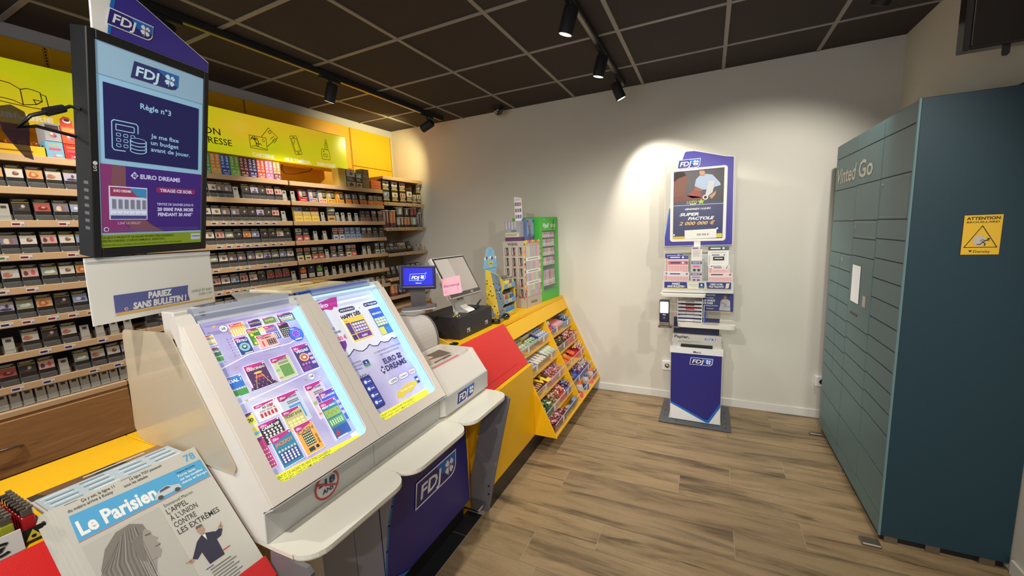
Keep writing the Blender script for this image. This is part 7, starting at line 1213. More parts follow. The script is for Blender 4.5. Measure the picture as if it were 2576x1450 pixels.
b = MB(); Q0 = MC-ux*0.285+uy*0.012-nz*0.05; b.extrude([Q0+ux*x+uy*y for x, y in ((-0.020, 0.048), (0.0, 0.056), (0.022, 0.046), (0.030, 0.020), (0.028, -0.03), (0.034, -0.062), (0.020, -0.058), (0.0, -0.03), (-0.016, -0.005), (-0.022, 0.02))], nz*0.004, mat('dark_translucent_film', (36, 26, 40), 0.2, alpha=0.7)); b.build('plastic_tag', t)
t5 = thing('screen_topper', 'violet board with plaque and white left edge on top of the tall screen', 'sign board', (-1.42, 0.66, 2.12))
b = MB(); O = MC-nz*0.012; shp = [(-0.1485, 0.290), (-0.150, 0.330), (-0.152, 0.372), (-0.118, 0.385), (-0.098, 0.410), (-0.066, 0.410), (-0.02, 0.394), (0.173, 0.321), (0.173, 0.290)]; b.extrude([O+ux*x+uy*y for x, y in shp], nz*0.006, white)
cv = CV(b, O+nz*0.0064, ux, uy, 0.0006); cv.poly([(-0.112, 0.291), (-0.105, 0.35), (-0.092, 0.408), (-0.066, 0.408), (-0.02, 0.392), (0.171, 0.319), (0.171, 0.291)], violet, 1); cv.poly([(-0.117, 0.291), (-0.110, 0.291), (-0.102, 0.35), (-0.090, 0.408), (-0.099, 0.408), (-0.110, 0.36)], bright_blue, 2); fdj(cv, -0.120, 0.312, 0.118, 0.042, 3); b.build('board', t5)
SCn = Vector((-1.5530, 0.6426, 1.4535)); sx, sy, sn = Vector((-0.2343, 0.9722, -0.0009)), Vector((0.0443, 0.0116, 0.999)), Vector((0.9712, 0.234, -0.0457))
t6 = thing('paper_holder', 'wide clear holder with a white sheet and blue banner below the tall screen', 'sign', (-1.552, 0.6426, 1.37))
b = MB(); q4 = [(-0.181, -0.091), (0.181, -0.088), (0.178, 0.090), (-0.180, 0.091)]; b.extrude([SCn+sx*x+sy*y for x, y in q4], sn*0.0015, paper); cv = CV(b, SCn+sn*0.0016, sx, sy, 0.0005)
cv.poly([(-0.126, -0.065), (0.090, -0.065), (0.086, -0.045), (0.087, -0.028), (0.090, -0.014), (-0.125, -0.014)], C((34, 50, 150), 0.4), 1); cv.poly([(-0.126, -0.074), (0.172, -0.074), (0.172, -0.070), (-0.126, -0.066)], C((226, 176, 30), 0.4), 1)
cv.text('PARIEZ', 0.000, -0.037, 0.026, white, 2, 'c', bold=0.05, shear=0.15, w=0.072); cv.text('SANS BULLETIN !', 0.000, -0.062, 0.026, white, 2, 'c', bold=0.05, shear=0.15, w=0.160); cv.text('SIMPLE ET RAPI', 0.098, -0.041, 0.012, C((130, 150, 100)), 2, shear=0.2, w=0.074); cv.text("AVEC L'AP", 0.172, -0.054, 0.012, C((130, 150, 100)), 2, 'r', shear=0.2, w=0.050); cv.circle(-0.098, -0.058, 0.005, C((230, 200, 206)), 2, 14); cv.circle(-0.098, -0.058, 0.003, C((190, 60, 70)), 3, 10); b.build('sheet', t6)
b = MB(); b.extrude([SCn+sx*x+sy*y+sn*0.004 for x, y in q4], sn*0.001, mat('clear_sleeve', (240, 242, 246), 0.08, alpha=0.06)); b.extrude([SCn+sx*x+sy*y for x, y in ((-0.180, 0.085), (0.178, 0.084), (0.178, 0.095), (-0.180, 0.096))], sn*0.006, clear_edge); b.build('clear_sleeve', t6)
b = MB(); b.box(-1.600, -1.560, 0.635, 0.645, 1.44, 1.45, white, 0.001); b.build('rear_clip', t6)

# ------------------------------------------------------------------ till area
t = thing('terminal_housing', 'grey rounded terminal housing between the lit display and the cash drawer', 'terminal', (-1.56, 1.60, 0.9205))
sh = [(-1.36, 0.921)]+[(-1.46+0.10*math.cos(math.radians(a)), 0.985+0.137*math.sin(math.radians(a))) for a in range(0, 91, 9)]+[(-1.75, 1.122), (-1.75, 0.921)]
b = MB(); b.extrude([(x-0.002, 1.435, z) for x, z in sh], (0, 0.355, 0), C((200, 194, 188), 0.35)); b.build('shell', t); b = MB(); b.prof_y([(x-0.05, z-0.0 if z < 0.93 else z-0.012) for x, z in sh], 1.7905, 1.798, C((190, 184, 180), 0.4)); b.prof_y([(x+0.002, z) for x, z in sh[:12]]+[(x-0.018, z-0.014) for x, z in sh[1:12]][::-1]+[(-1.378, 0.921)], 1.7905, 1.802, grey_metal); b.build('side_trim', t)
t = thing('customer_display', 'small navy customer display glowing blue on a grey stand', 'display', (-1.53, 1.86, 1.12))
CC = Vector((-1.4938, 1.8266, 1.3331)); cx_, cy_, cn_ = Vector((0.5959, 0.7993, -0.078)), Vector((-0.0762, 0.153, 0.9853)), Vector((0.7995, -0.5811, 0.1521))
MX = Matrix((( cx_.x, cy_.x, cn_.x, CC.x), (cx_.y, cy_.y, cn_.y, CC.y), (cx_.z, cy_.z, cn_.z, CC.z), (0, 0, 0, 1)))
b = MB(M=MX); b.box(-0.105, 0.105, -0.069, 0.069, -0.022, 0.0, C((42, 44, 78), 0.35), 0.006, 2); b.box(-0.09, 0.09, -0.058, -0.052, 0.0, 0.003, C((110, 112, 140), 0.3)); b.build('housing', t)
b = MB(M=MX); b.box(-0.084, 0.084, -0.046, 0.052, 0.0001, 0.0008, mat('glowing_blue_screen', (44, 44, 190), 0.3, emit=0.55)); cv = CV(b, (0, 0, 0.0009), (1, 0, 0), (0, 1, 0), 0.0005); b1 = E((130, 190, 250), 0.9)
cv.line([(-0.052, -0.018), (-0.046, 0.018), (0.038, 0.021), (0.042, -0.002), (0.030, -0.016), (0.018, -0.020)], 0.002, b1, 1, True); cv.text('FDJ', -0.040, -0.011, 0.026, E((225, 225, 250), 0.9), 2, bold=0.025, shear=0.2, w=0.046); clover(cv, 0.023, 0.001, 0.012, E((225, 225, 250), 0.9), b1, b1, 2); cv.circle(0.044, 0.023, 0.007, E((60, 110, 230), 0.8), 1); cv.text('Bienvenue', 0.0, -0.036, 0.008, E((225, 225, 250), 0.9), 2, 'c', bold=0.02); b.build('screen', t)
base_c = Vector((-1.535, 1.868, 1.143)); b = MB()
b.extrude([base_c+Vector((0, 0, -0.001))+Vector((cx_.x, cx_.y, 0)).normalized()*(0.105*math.cos(a*0.2618))+Vector((cn_.x, cn_.y, 0)).normalized()*(0.045*math.sin(a*0.2618)) for a in range(24)], (0, 0, 0.016), grey_metal); b.extrude([base_c+Vector((0, 0, -0.008))+Vector((cx_.x, cx_.y, 0)).normalized()*(0.108*math.cos(a*0.2618))+Vector((cn_.x, cn_.y, 0)).normalized()*(0.048*math.sin(a*0.2618)) for a in range(24)], (0, 0, 0.006), C((206, 206, 206), 0.3)); b.build('base', t)
b = MB(); nb = base_c+Vector((0, 0, 0.015)); nt_ = CC-cn_*0.022-cy_*0.055; hx = Vector((cx_.x, cx_.y, 0)).normalized()*0.042; b.extrude([nb-hx-cn_*0.0, nb+hx, nt_+hx, nt_-hx], -cn_*0.018, grey_metal); b.build('neck', t)
b = MB(); b.box(-1.60, -1.47, 1.74, 1.84, 1.1225, 1.1345, C((150, 146, 144), 0.4), 0.003); b.build('mount', t)
t = thing('cash_drawer', 'black metal cash drawer with two small plates beside the red panel', 'cash drawer', (-1.50, 2.22, 0.9205))
b = MB(); b.box(-1.66, -1.362, 2.018, 2.432, 0.921, 1.060, mat('matt_black_drawer', (38, 38, 46), 0.5, bump=0.25, bscale=600), 0.003); b.build('body', t)
for y in (2.10, 2.33): b = MB(); b.box(-1.3615, -1.3605, y, y+0.036, 0.948, 0.975, C((170, 170, 165), 0.3)); b.box(-1.3604, -1.360, y+0.004, y+0.02, 0.952, 0.962, black); b.build('metal_plate', t)
PC = Vector((-1.4739, 2.1965, 1.2994)); px_, py_, pn_ = Vector((0.0176, 0.9998, -0.0026)), Vector((-0.4768, 0.0107, 0.8789)), Vector((0.8788, -0.0142, 0.4769))
PM = Matrix(((px_.x, py_.x, pn_.x, PC.x), (px_.y, py_.y, pn_.y, PC.y), (px_.z, py_.z, pn_.z, PC.z), (0, 0, 0, 1)))
t = thing('till_screen', 'silver framed tilted till touchscreen on a curved stand', 'screen', (-1.50, 2.2, 1.06))
b = MB(M=PM); b.box(-0.180, 0.180, -0.144, 0.144, -0.03, 0.0, C((206, 204, 200), 0.3), 0.006, 2); b.box(-0.173, 0.173, -0.137, 0.137, 0.0002, 0.0016, C((56, 52, 48), 0.3)); CV(b, (0.055, -0.131, 0.0018), (1, 0, 0), (0, 1, 0), 0.0005).text('NEC', 0, 0, 0.014, C((190, 190, 186)), 1, bold=0.04); b.build('housing', t)
b = MB(M=PM); b.box(-0.160, 0.160, -0.112, 0.126, 0.0018, 0.0024, E((150, 142, 134), 0.30)); CV(b, (0, 0, 0.0026), (1, 0, 0), (0, 1, 0), 0.0004).rect(-0.160, -0.112, -0.02, 0.126, E((164, 158, 150), 0.34), 1); b.build('display', t)
b = MB(); b.prof_y([(-1.50, 1.0615), (-1.385, 1.0615), (-1.380, 1.068), (-1.388, 1.076), (-1.44, 1.10), (-1.475, 1.17), (-1.50, 1.25), (-1.53, 1.26), (-1.515, 1.15), (-1.50, 1.09)], 2.16, 2.235, C((190, 188, 182), 0.25)); b.prof_y([(-1.386, 1.0625), (-1.38, 1.0685), (-1.386, 1.0775), (-1.43, 1.094), (-1.43, 1.090), (-1.39, 1.074)], 2.158, 2.237, C((232, 230, 226), 0.2)); b.build('stand', t)
b = MB(); b.tube([(-1.42, 2.25, 1.066), (-1.40, 2.29, 1.07), (-1.41, 2.33, 1.085), (-1.42, 2.37, 1.10), (-1.44, 2.42, 1.10), (-1.46, 2.41, 1.075), (-1.44, 2.36, 1.066)], 0.006, black, 8); b.tube([(-1.43, 2.25, 1.066), (-1.42, 2.32, 1.07), (-1.44, 2.39, 1.068), (-1.47, 2.42, 1.066)], 0.005, black, 8); tag(b.build('black_cable'), 'looped black cable on top of the cash drawer', 'cable')
# memo holder turtle with pink note
t = thing('turtle_memo_holder', 'small green and purple turtle figurine with wires on the cash drawer', 'figurine', (-1.405, 2.035, 1.0605))
gr = C((150, 176, 90), 0.4); pu = C((170, 120, 170), 0.4); tx, ty = -1.395, 2.040
b = MB(); b.ell((tx, ty, 1.073), (0.013, 0.017, 0.010), gr, 12, 8); b.ell((tx+0.012, ty-0.014, 1.083), (0.010, 0.010, 0.010), gr, 12, 8); [b.ell((tx+a, ty+c, 1.0645), (0.0055, 0.0055, 0.0040), C((190, 200, 150), 0.4), 8, 6) for a, c in ((0.014, -0.010), (0.014, 0.014), (-0.010, -0.014), (-0.008, 0.016))]; b.build('body', t)
b = MB(); b.ell((tx-0.002, ty+0.004, 1.083), (0.014, 0.016, 0.013), pu, 14, 8); b.build('shell', t)
b = MB()
for a in (-0.012, -0.004, 0.005, 0.014): b.tube([(tx-0.002, ty+0.004, 1.094), (tx-0.006, ty-0.01+a*0.5, 1.13), (tx-0.004+a*0.3, ty-0.03+a*1.6, 1.175)], 0.0009, chrome, 5)
b.tube([(tx-0.004, ty-0.03, 1.175), (-1.375, 1.985, 1.205), (-1.3664, 1.9669, 1.225)], 0.0009, chrome, 5); b.build('wires', t)
NCn = Vector((-1.3664, 1.9669, 1.2668)); nx_, ny_, nn_ = Vector((0.8939, 0.423, 0.1481)).normalized(), Vector((-0.3134, 0.3538, 0.8812)).normalized(), Vector((0.3204, -0.8342, 0.4488)).normalized()
b = MB(); b.extrude([NCn+nx_*x+ny_*y for x, y in ((-0.052, -0.056), (0.058, -0.054), (0.056, 0.056), (-0.056, 0.054))], nn_*0.0004, C((232, 160, 176), 0.7)); cv = CV(b, NCn+nn_*0.0005, nx_, ny_, 0.0005); cv.text('Bienvenue', 0.0, -0.005, 0.026, C((70, 40, 90)), 1, 'c', shear=0.3, w=0.094); cv.ring(circ(-0.036, -0.034, 0.008, 16), circ(-0.036, -0.034, 0.0068, 16), C((70, 40, 90)), 1); cv.line([(0.044, 0.0), (0.034, -0.01), (0.040, -0.038)], 0.0012, C((70, 40, 90)), 1); tag(b.build('pink_note'), 'pink square note with handwriting clipped above the turtle', 'note')
t = thing('webcam_base', 'small black round puck with a thin white lead on the yellow counter', 'puck', (-1.33, 1.92, 0.9205)); b = MB(); b.cyl((-1.345, 1.925, 0.921), (-1.345, 1.925, 0.928), 0.026, black, 20); b.build('puck', t); b = MB(); b.tube([(-1.355, 1.92, 0.9285), (-1.36, 1.87, 0.95), (-1.375, 1.815, 0.99)], 0.002, white, 6); b.build('lead', t)
t = thing('card_reader', 'black payment terminal lying beside the lighter stand', 'payment terminal', (-1.36, 2.54, 0.9205)); b = MB(M=Matrix.Translation((-1.375, 2.545, 0.921)) @ Matrix.Rotation(0.2, 4, 'Z')); b.box(-0.04, 0.04, -0.09, 0.07, 0, 0.035, gl, 0.012, 2); b.build('body', t); b = MB(); b.ell((-1.352, 2.625, 0.945), (0.034, 0.034, 0.022), gl, 16, 8); b.build('rounded_end', t)
b = MB(); b.box(-1.75, -1.675, 1.93, 2.06, 1.0, 1.05, black, 0.004); b.box(-1.76, -1.665, 1.90, 2.10, 0.921, 0.9995, C((60, 56, 54), 0.5), 0.004); tag(b.build('receipt_printer'), 'dark receipt printer behind the customer display', 'printer')
# lighter stand
t = thing('lighter_stand', 'cardboard lighter stand, blue and yellow with paw prints and three tiers', 'display stand', (-1.45, 2.76, 0.9205))
lb = C((120, 170, 200), 0.5); ly = C((214, 186, 60), 0.5); gb = C((110, 130, 150), 0.5)
side = [(-1.378, 0.9215), (-1.378, 0.985), (-1.402, 1.00), (-1.378, 1.03), (-1.378, 1.085), (-1.404, 1.11), (-1.380, 1.14), (-1.378, 1.19), (-1.430, 1.25), (-1.535, 1.29), (-1.545, 0.9215)]
b = MB(); b.extrude([(x, 2.858, z) for x, z in [(-1.378, 0.9215), (-1.378, 1.16), (-1.44, 1.17), (-1.540, 1.20), (-1.545, 0.9215)]], (0, 0.003, 0), ly)
ch = b.build('side_card', t)
b = MB(); b.extrude([(x, 2.672, z) for x, z in side], (0, 0.003, 0), ly); cv = CV(b, (0, 2.672, 0), (1, 0, 0), (0, 0, 1), 0.0006); cv.poly([(-1.425, 0.922), (-1.380, 0.922), (-1.380, 0.984), (-1.404, 1.0), (-1.381, 1.03), (-1.381, 1.085), (-1.406, 1.11), (-1.40, 1.15), (-1.42, 1.24), (-1.47, 1.262), (-1.490, 1.270), (-1.455, 1.10)], gb, 1); cv.poly([(-1.535, 0.922), (-1.545, 1.03), (-1.50, 1.0), (-1.45, 0.922)], gb, 1)
pwc = [C((60, 44, 40)), C((130, 60, 50)), C((70, 90, 70)), C((230, 226, 214))]
for i in range(34):
    px = random.uniform(-1.53, -1.40); pz = random.uniform(0.95, 1.23); c = pwc[i % 4]; r = 0.0055; cv.circle(px, pz, r, c, 2, 9, r*0.8)
    if i % 2 == 0: [cv.circle(px+r*1.0*math.cos(a), pz+r*1.3*math.sin(a), r*0.38, c, 2, 6) for a in (0.5, 1.2, 1.95, 2.6)]
b.build('side_card', t)
b = MB(); b.box(-1.545, -1.541, 2.675, 2.858, 0.9215, 1.29, lb); b.extrude([(-1.541, y, z) for y, z in [(2.655, 1.29), (2.875, 1.29), (2.862, 1.345), (2.868, 1.362), (2.85, 1.372)]+[(2.765+0.078*math.cos(math.radians(a)), 1.375+0.082*math.sin(math.radians(a))) for a in range(0, 181, 15)]+[(2.68, 1.372), (2.662, 1.362), (2.668, 1.345)]], (0.003, 0, 0), lb)
cv = CV(b, (-1.5378, 2.765, 1.30), (0, 1, 0), (0, 0, 1), 0.0006); cv.rect(-0.035, 0.018, 0.035, 0.042, C((226, 200, 70)), 1); cv.text('DOGS', 0, 0.022, 0.018, C((60, 50, 40)), 2, 'c', bold=0.03); cv.rect(-0.025, 0.002, 0.025, 0.010, C((220, 190, 70)), 1)
for i in range(7): cv.circle(-0.085+0.028*i, 0.068+0.006*(i % 2), 0.012, C([(236, 234, 226), (90, 70, 60), (220, 200, 170), (240, 240, 240), (70, 60, 60), (200, 180, 160), (236, 234, 226)][i]), 1, 10); cv.circle(-0.085+0.028*i, 0.066, 0.003, black, 2, 6)
cv.line([(-0.02, 0.10), (-0.01, 0.13), (-0.018, 0.145)], 0.002, C((40, 60, 90)), 1); cv.line([(0.012, 0.10), (0.018, 0.125), (0.008, 0.14)], 0.002, C((40, 60, 90)), 1); b.build('header_card', t)
tiers = [(1.160, (120, 150, 190)), (1.045, (90, 110, 160)), (0.945, (60, 50, 60))]
for i, (z, c) in enumerate(tiers):
    b = MB(); b.box(-1.54, -1.38, 2.676, 2.857, z-0.022, z-0.018, C(c)); b.box(-1.383, -1.376, 2.676, 2.857, z-0.022, z+0.014, C((110, 150, 196) if i < 2 else (190, 170, 70))); cv = CV(b, (-1.3758, 2.676, z-0.02), (0, 1, 0), (0, 0, 1), 0.0006); cv.rect(0.05, 0.006, 0.11, 0.028, C((220, 200, 90)), 1); cv.rect(0.06, 0.012, 0.1, 0.015, C((70, 60, 50)), 2); b.build('tier', t)
LC = [[(232, 206, 40), (232, 206, 40), (236, 214, 60), (230, 200, 40), (60, 120, 200), (200, 50, 50), (150, 196, 60)], [(190, 40, 40), (200, 50, 46), (206, 60, 50), (120, 190, 60), (60, 60, 70), (50, 90, 180), (50, 90, 180)], [(50, 130, 206)]*7]
LN = [['yellow', 'yellow', 'yellow', 'yellow', 'blue', 'red', 'lime'], ['red', 'red', 'red', 'green', 'dark', 'blue', 'blue'], ['blue']*7]
def lighter(x, y, z, c, label, group, s=1.0, rot=0.0, up=True):
    tt = thing('lighter', label, 'lighter', (x, y, z), group)
    b = MB(); b.box(x-0.006*s, x+0.006*s, y-0.0105*s, y+0.0105*s, z, z+0.055*s, C(c, 0.2), 0.003, 2); b.build('body', tt); b = MB(); b.box(x-0.0055*s, x+0.0055*s, y-0.0095*s, y+0.0095*s, z+0.0552*s, z+0.070*s, chrome, 0.002); b.build('metal_hood', tt); b = MB(); b.box(x-0.004*s, x+0.004*s, y+0.001*s, y+0.011*s, z+0.0702*s, z+0.076*s, brushed, 0.001); b.build('button', tt)
for i, (z, c) in enumerate(tiers):
    for k in range(7): lighter(-1.394, 2.690+0.0255*k, z-0.0175, LC[i][k], '%s lighter, %s from the left on the %s tier of the lighter stand' % (LN[i][k], ORD[k], ['upper', 'middle', 'lower'][i]), 'lighters on the %s tier' % ['upper', 'middle', 'lower'][i])
    for k in range(7): lighter(-1.425, 2.690+0.0255*k, z-0.0175+0.012, LC[i][(k+2) % 7], 'second-row lighter, %s from the left on the %s tier' % (ORD[k], ['upper', 'middle', 'lower'][i]), 'rear lighters on the %s tier' % ['upper', 'middle', 'lower'][i])
# vape stand
t = thing('vape_display', 'grey-beige vape display box with small windows and a glazed product side', 'display stand', (-1.47, 3.19, 0.9205))
VM = Matrix.Translation((-1.375, 3.045, 0.921)) @ Matrix.Rotation(-0.097, 4, 'Z'); gbg = C((176, 166, 154), 0.55)
b = MB(M=VM); b.box(-0.205, 0, 0, 0.30, 0, 0.565, gbg, 0.001); cv = CV(b, (-0.205, 0, 0), (1, 0, 0), (0, 0, 1), 0.0005)
cv.text('VOZOL', 0.10, 0.532, 0.026, black, 1, 'c', bold=0.03, w=0.10); cv.text('SWITCH', 0.17, 0.085, 0.022, black, 1, 'c', bold=0.03, w=0.06); cv.line([(0.02, 0.10), (0.06, 0.125), (0.11, 0.10), (0.15, 0.11), (0.2, 0.075)], 0.003, C((110, 104, 98)), 1)
vc = [(120, 40, 40), (150, 60, 40), (160, 110, 60), (60, 80, 70), (130, 40, 50), (150, 70, 50), (60, 60, 60), (90, 70, 120), (90, 110, 90), (150, 60, 60), (190, 120, 60), (170, 40, 40), (90, 60, 50), (140, 90, 60), (180, 50, 40)]
for i in range(3):
    for j in range(5):
        x0 = 0.022+0.066*i; z0 = 0.445-0.088*j; cv.rect(x0, z0, x0+0.034, z0+0.068, C((52, 44, 44)), 1); cv.poly([(x0+0.004, z0+0.004), (x0+0.014, z0+0.004), (x0+0.012, z0+0.064), (x0+0.004, z0+0.064)], C((190, 184, 180)), 2); cv.poly([(x0+0.016, z0+0.002), (x0+0.033, z0+0.002), (x0+0.030, z0+0.020), (x0+0.014, z0+0.014)], C(vc[i+3*j]), 3); cv.poly([(x0+0.020, z0+0.022), (x0+0.028, z0+0.060), (x0+0.033, z0+0.060), (x0+0.026, z0+0.020)], C((150, 140, 130)), 2); cv.rect(x0+0.006, z0-0.008, x0+0.028, z0-0.006, C((120, 110, 104)), 1)
b.build('box', t)
b = MB(M=VM); cv = CV(b, (0.0005, 0, 0), (0, 1, 0), (0, 0, 1), 0.0006)
for i in range(44):
    side_ = i % 2; yy = random.uniform(0.004, 0.022) if side_ == 0 else random.uniform(0.278, 0.296); zz = 0.10+0.0104*i; cv.circle(yy, zz, 0.011, C(random.choice([(206, 60, 60), (236, 170, 60), (90, 140, 60), (230, 120, 130), (120, 60, 40), (240, 210, 110)]), 0.5), 1, 8)
for i in range(16): cv.circle(0.015+0.018*i, 0.548+0.006*(i % 3), 0.013, C(random.choice([(206, 60, 60), (150, 180, 60), (236, 190, 60), (230, 110, 110)]), 0.5), 1, 8)
cv.rect(0.028, 0.09, 0.272, 0.53, C((150, 140, 140)), 2); pas = [(176, 176, 170), (206, 190, 130), (150, 160, 180), (196, 150, 130), (160, 170, 190), (190, 140, 150), (206, 170, 160)]
for r_, (z0, z1, n_) in enumerate(((0.43, 0.525, 7), (0.32, 0.395, 6), (0.22, 0.29, 6), (0.14, 0.19, 5), (0.095, 0.138, 5))):
    for k in range(n_): cv.rect(0.032+0.238*k/n_, z0, 0.030+0.238*(k+1)/n_, z1, C(pas[(k+r_*2) % 7], 0.5), 3)
for z0 in (0.395, 0.29, 0.19): cv.rect(0.022, z0, 0.278, z0+0.032, C((222, 220, 214)), 4); cv.rect(0.06, z0+0.012, 0.24, z0+0.019, C((90, 90, 90)), 5)
cv.rect(0.02, 0.0, 0.28, 0.085, gbg, 4); cv.text('VOZOL', 0.15, 0.028, 0.028, black, 5, 'c', bold=0.03, w=0.12); b.build('product_side', t)
b = MB(M=VM); b.box(0.006, 0.008, 0.02, 0.28, 0.085, 0.54, clear); b.build('clear_cover', t)
z0 = 1.4865
b = MB(); b.box(-1.57, -1.43, 3.10, 3.20, z0, z0+0.03, C((90, 50, 90), 0.4), 0.002); tag(b.build('small_carton'), 'flat purple carton on the vape display box', 'carton')
b = MB(); b.box(-1.567, -1.432, 3.095, 3.19, z0+0.0305, z0+0.165, C((150, 150, 156), 0.4), 0.002); cv = CV(b, (-1.567, 3.095, z0+0.0305), (1, 0, 0), (0, 0, 1), 0.0005); [cv.rect(0.012+0.028*q, 0.07+0.01*(q % 2), 0.02+0.028*q, 0.13, C((200, 200, 206)), 1) for q in range(4)]; cv.text('VOZOL', 0.085, 0.048, 0.018, black, 1, 'c', bold=0.03, w=0.05); cv.rect(0.004, 0.004, 0.131, 0.040, C((196, 190, 160)), 1); cv.rect(0.012, 0.026, 0.12, 0.029, black, 2); cv.rect(0.012, 0.014, 0.11, 0.017, black, 2); tag(b.build('vape_carton'), 'grey carton with a pale warning label on the purple one', 'carton')
b = MB(); b.box(-1.45, -1.405, 3.192, 3.350, z0, z0+0.185, C((90, 110, 150), 0.4), 0.002); cv = CV(b, (-1.405, 3.192, z0), (0, 1, 0), (0, 0, 1), 0.0005); cv.rect(0, 0, 0.158, 0.185, C((120, 150, 196), 0.35), 1); cv.poly([(0, 0), (0.158, 0), (0.158, 0.05), (0.10, 0.03), (0.04, 0.06), (0, 0.03)], C((90, 80, 140), 0.35), 2); cv.rect(0.010, 0.125, 0.045, 0.155, C((200, 50, 60)), 3); cv.rect(0.012, 0.160, 0.042, 0.174, C((120, 30, 50)), 3); cv.text('9,99€', 0.0275, 0.133, 0.015, white, 4, 'c', bold=0.03, w=0.030)
for a, c_ in ((0.036, (40, 40, 44)), (0.064, (190, 70, 70)), (0.094, (220, 196, 150)), (0.130, (200, 214, 230))): cv.line([(a, 0.155-abs(a-0.09)*0.3), (a+0.024 if a < 0.09 else a-0.005, 0.045)], 0.008, C(c_), 4)
cv.circle(0.143, 0.165, 0.009, black, 3, 12); tag(b.build('vape_poster_box'), 'blue box picturing four vape pens on the display, by the green cabinet', 'carton')
b = MB(); b.extrude([(-1.515, 3.205, z0), (-1.385-0.06, 3.205, z0), (-1.385-0.06, 3.195, z0+0.36), (-1.515, 3.195, z0+0.375)], (0, -0.0015, 0), paper); cv = CV(b, (-1.515, 3.2030, z0+0.001), (1, 0, 0), (0, -0.027, 1), 0.0006); cv.text('RECHARGES DISPONIBLES', 0.035, 0.345, 0.008, C((110, 110, 120)), 3, 'c', w=0.055)
for i in range(3):
    for j in range(5): cv.rect(0.006+0.021*i, 0.295-0.052*j, 0.022+0.021*i, 0.325-0.052*j, C([(120, 120, 190), (150, 110, 130), (170, 130, 130), (110, 110, 150)][(i+j) % 4]), 3)
tag(b.build('price_list'), 'white sheet with rows of small pictures standing above the vape cartons', 'price list')
# green cabinet
t = thing('green_cabinet', 'bright green cabinet with a glazed door full of pastel vape boxes', 'display cabinet', (-1.48, 3.53, 0.9205))
GM = Matrix.Translation((-1.352, 3.355, 0.921)) @ Matrix.Rotation(-0.10, 4, 'Z'); gn = mat('bright_green_board', (70, 176, 60), 0.4); gw = C((200, 200, 196), 0.4); gW, gH, gD = 0.365, 0.765, 0.28
b = MB(M=GM); b.box(-gD, -gD+0.004, 0, gW, 0, gH, gw); b.box(-gD, 0, 0, 0.012, 0, gH, gn); b.box(-gD, 0, gW-0.012, gW, 0, gH, gn); b.box(-gD, 0, 0.0122, gW-0.0122, gH-0.012, gH, gn); b.box(-gD, 0, 0.0122, gW-0.0122, 0, 0.08, gn)
b.box(-0.010, 0, 0.0122, 0.045, 0.0802, gH-0.0122, gn); b.box(-0.010, 0, gW-0.035, gW-0.0122, 0.0802, gH-0.0122, gn); b.box(-0.010, 0, 0.0452, gW-0.0352, 0.64, gH-0.0122, gn); b.build('case', t)
b = MB(M=GM); b.box(-gD+0.005, -0.012, 0.046, 0.05, 0.082, 0.638, gw); sh_z = [0.14, 0.345, 0.41, 0.50, 0.585]
for z in (0.14, 0.33, 0.42, 0.505, 0.585): b.box(-gD+0.005, -0.012, 0.0505, gW-0.037, z-0.006, z, gw)
b.build('inner_shelves', t)
b = MB(M=GM); b.box(-0.004, -0.002, 0.0455, gW-0.0355, 0.081, 0.639, clear); b.build('door_pane', t)
b = MB(M=GM); cv = CV(b, (0.0004, 0, 0), (0, 1, 0), (0, 0, 1), 0.0006); cv.text('Wpuff', 0.06, 0.670, 0.055, white, 1, bold=0.03, shear=0.25, w=0.12); cv.text('1800', 0.215, 0.672, 0.044, C((226, 236, 220)), 1, bold=0.01, w=0.10); cv.line([(0.255, 0.655), (0.290, 0.745)], 0.009, C((90, 30, 40)), 2); cv.text('liquideo', 0.07, 0.735, 0.014, C((200, 230, 190)), 1, w=0.06); b.build('lettering', t)
gp = [(206, 120, 130), (196, 150, 150), (176, 150, 170), (150, 170, 160), (170, 180, 200), (214, 190, 170), (190, 90, 100)]; names = ['rose', 'dusty pink', 'mauve', 'sage', 'pale blue', 'cream', 'crimson']
for r_, z in enumerate((0.14, 0.33, 0.42, 0.505, 0.585)):
    hh = (0.135, 0.065, 0.06, 0.058, 0.045)[r_]
    for k in range(6):
        y0 = 0.056+0.0445*k; c = gp[(k*2+r_*3) % 7]; b = MB(M=GM); b.box(-0.06, -0.016, y0, y0+0.040, z+0.0005, z+hh, C(c, 0.4), 0.001); cv = CV(b, (-0.0158, y0, z), (0, 1, 0), (0, 0, 1), 0.0004); cv.rect(0.004, hh*0.12, 0.036, hh*0.35, C((226, 222, 214)), 1); cv.rect(0.012, hh*0.5, 0.026, hh*0.9, C(tuple(int(v*0.75) for v in c)), 1); cv.rect(0.008, hh*0.2, 0.03, hh*0.23, black, 2)
        tag(b.build('vape_box'), '%s vape box, %s from the left on the %s shelf in the green cabinet' % (names[(k*2+r_*3) % 7], ORD[k], ['lowest', 'second', 'third', 'fourth', 'top'][r_]), 'vape box', 'vape boxes in the green cabinet')

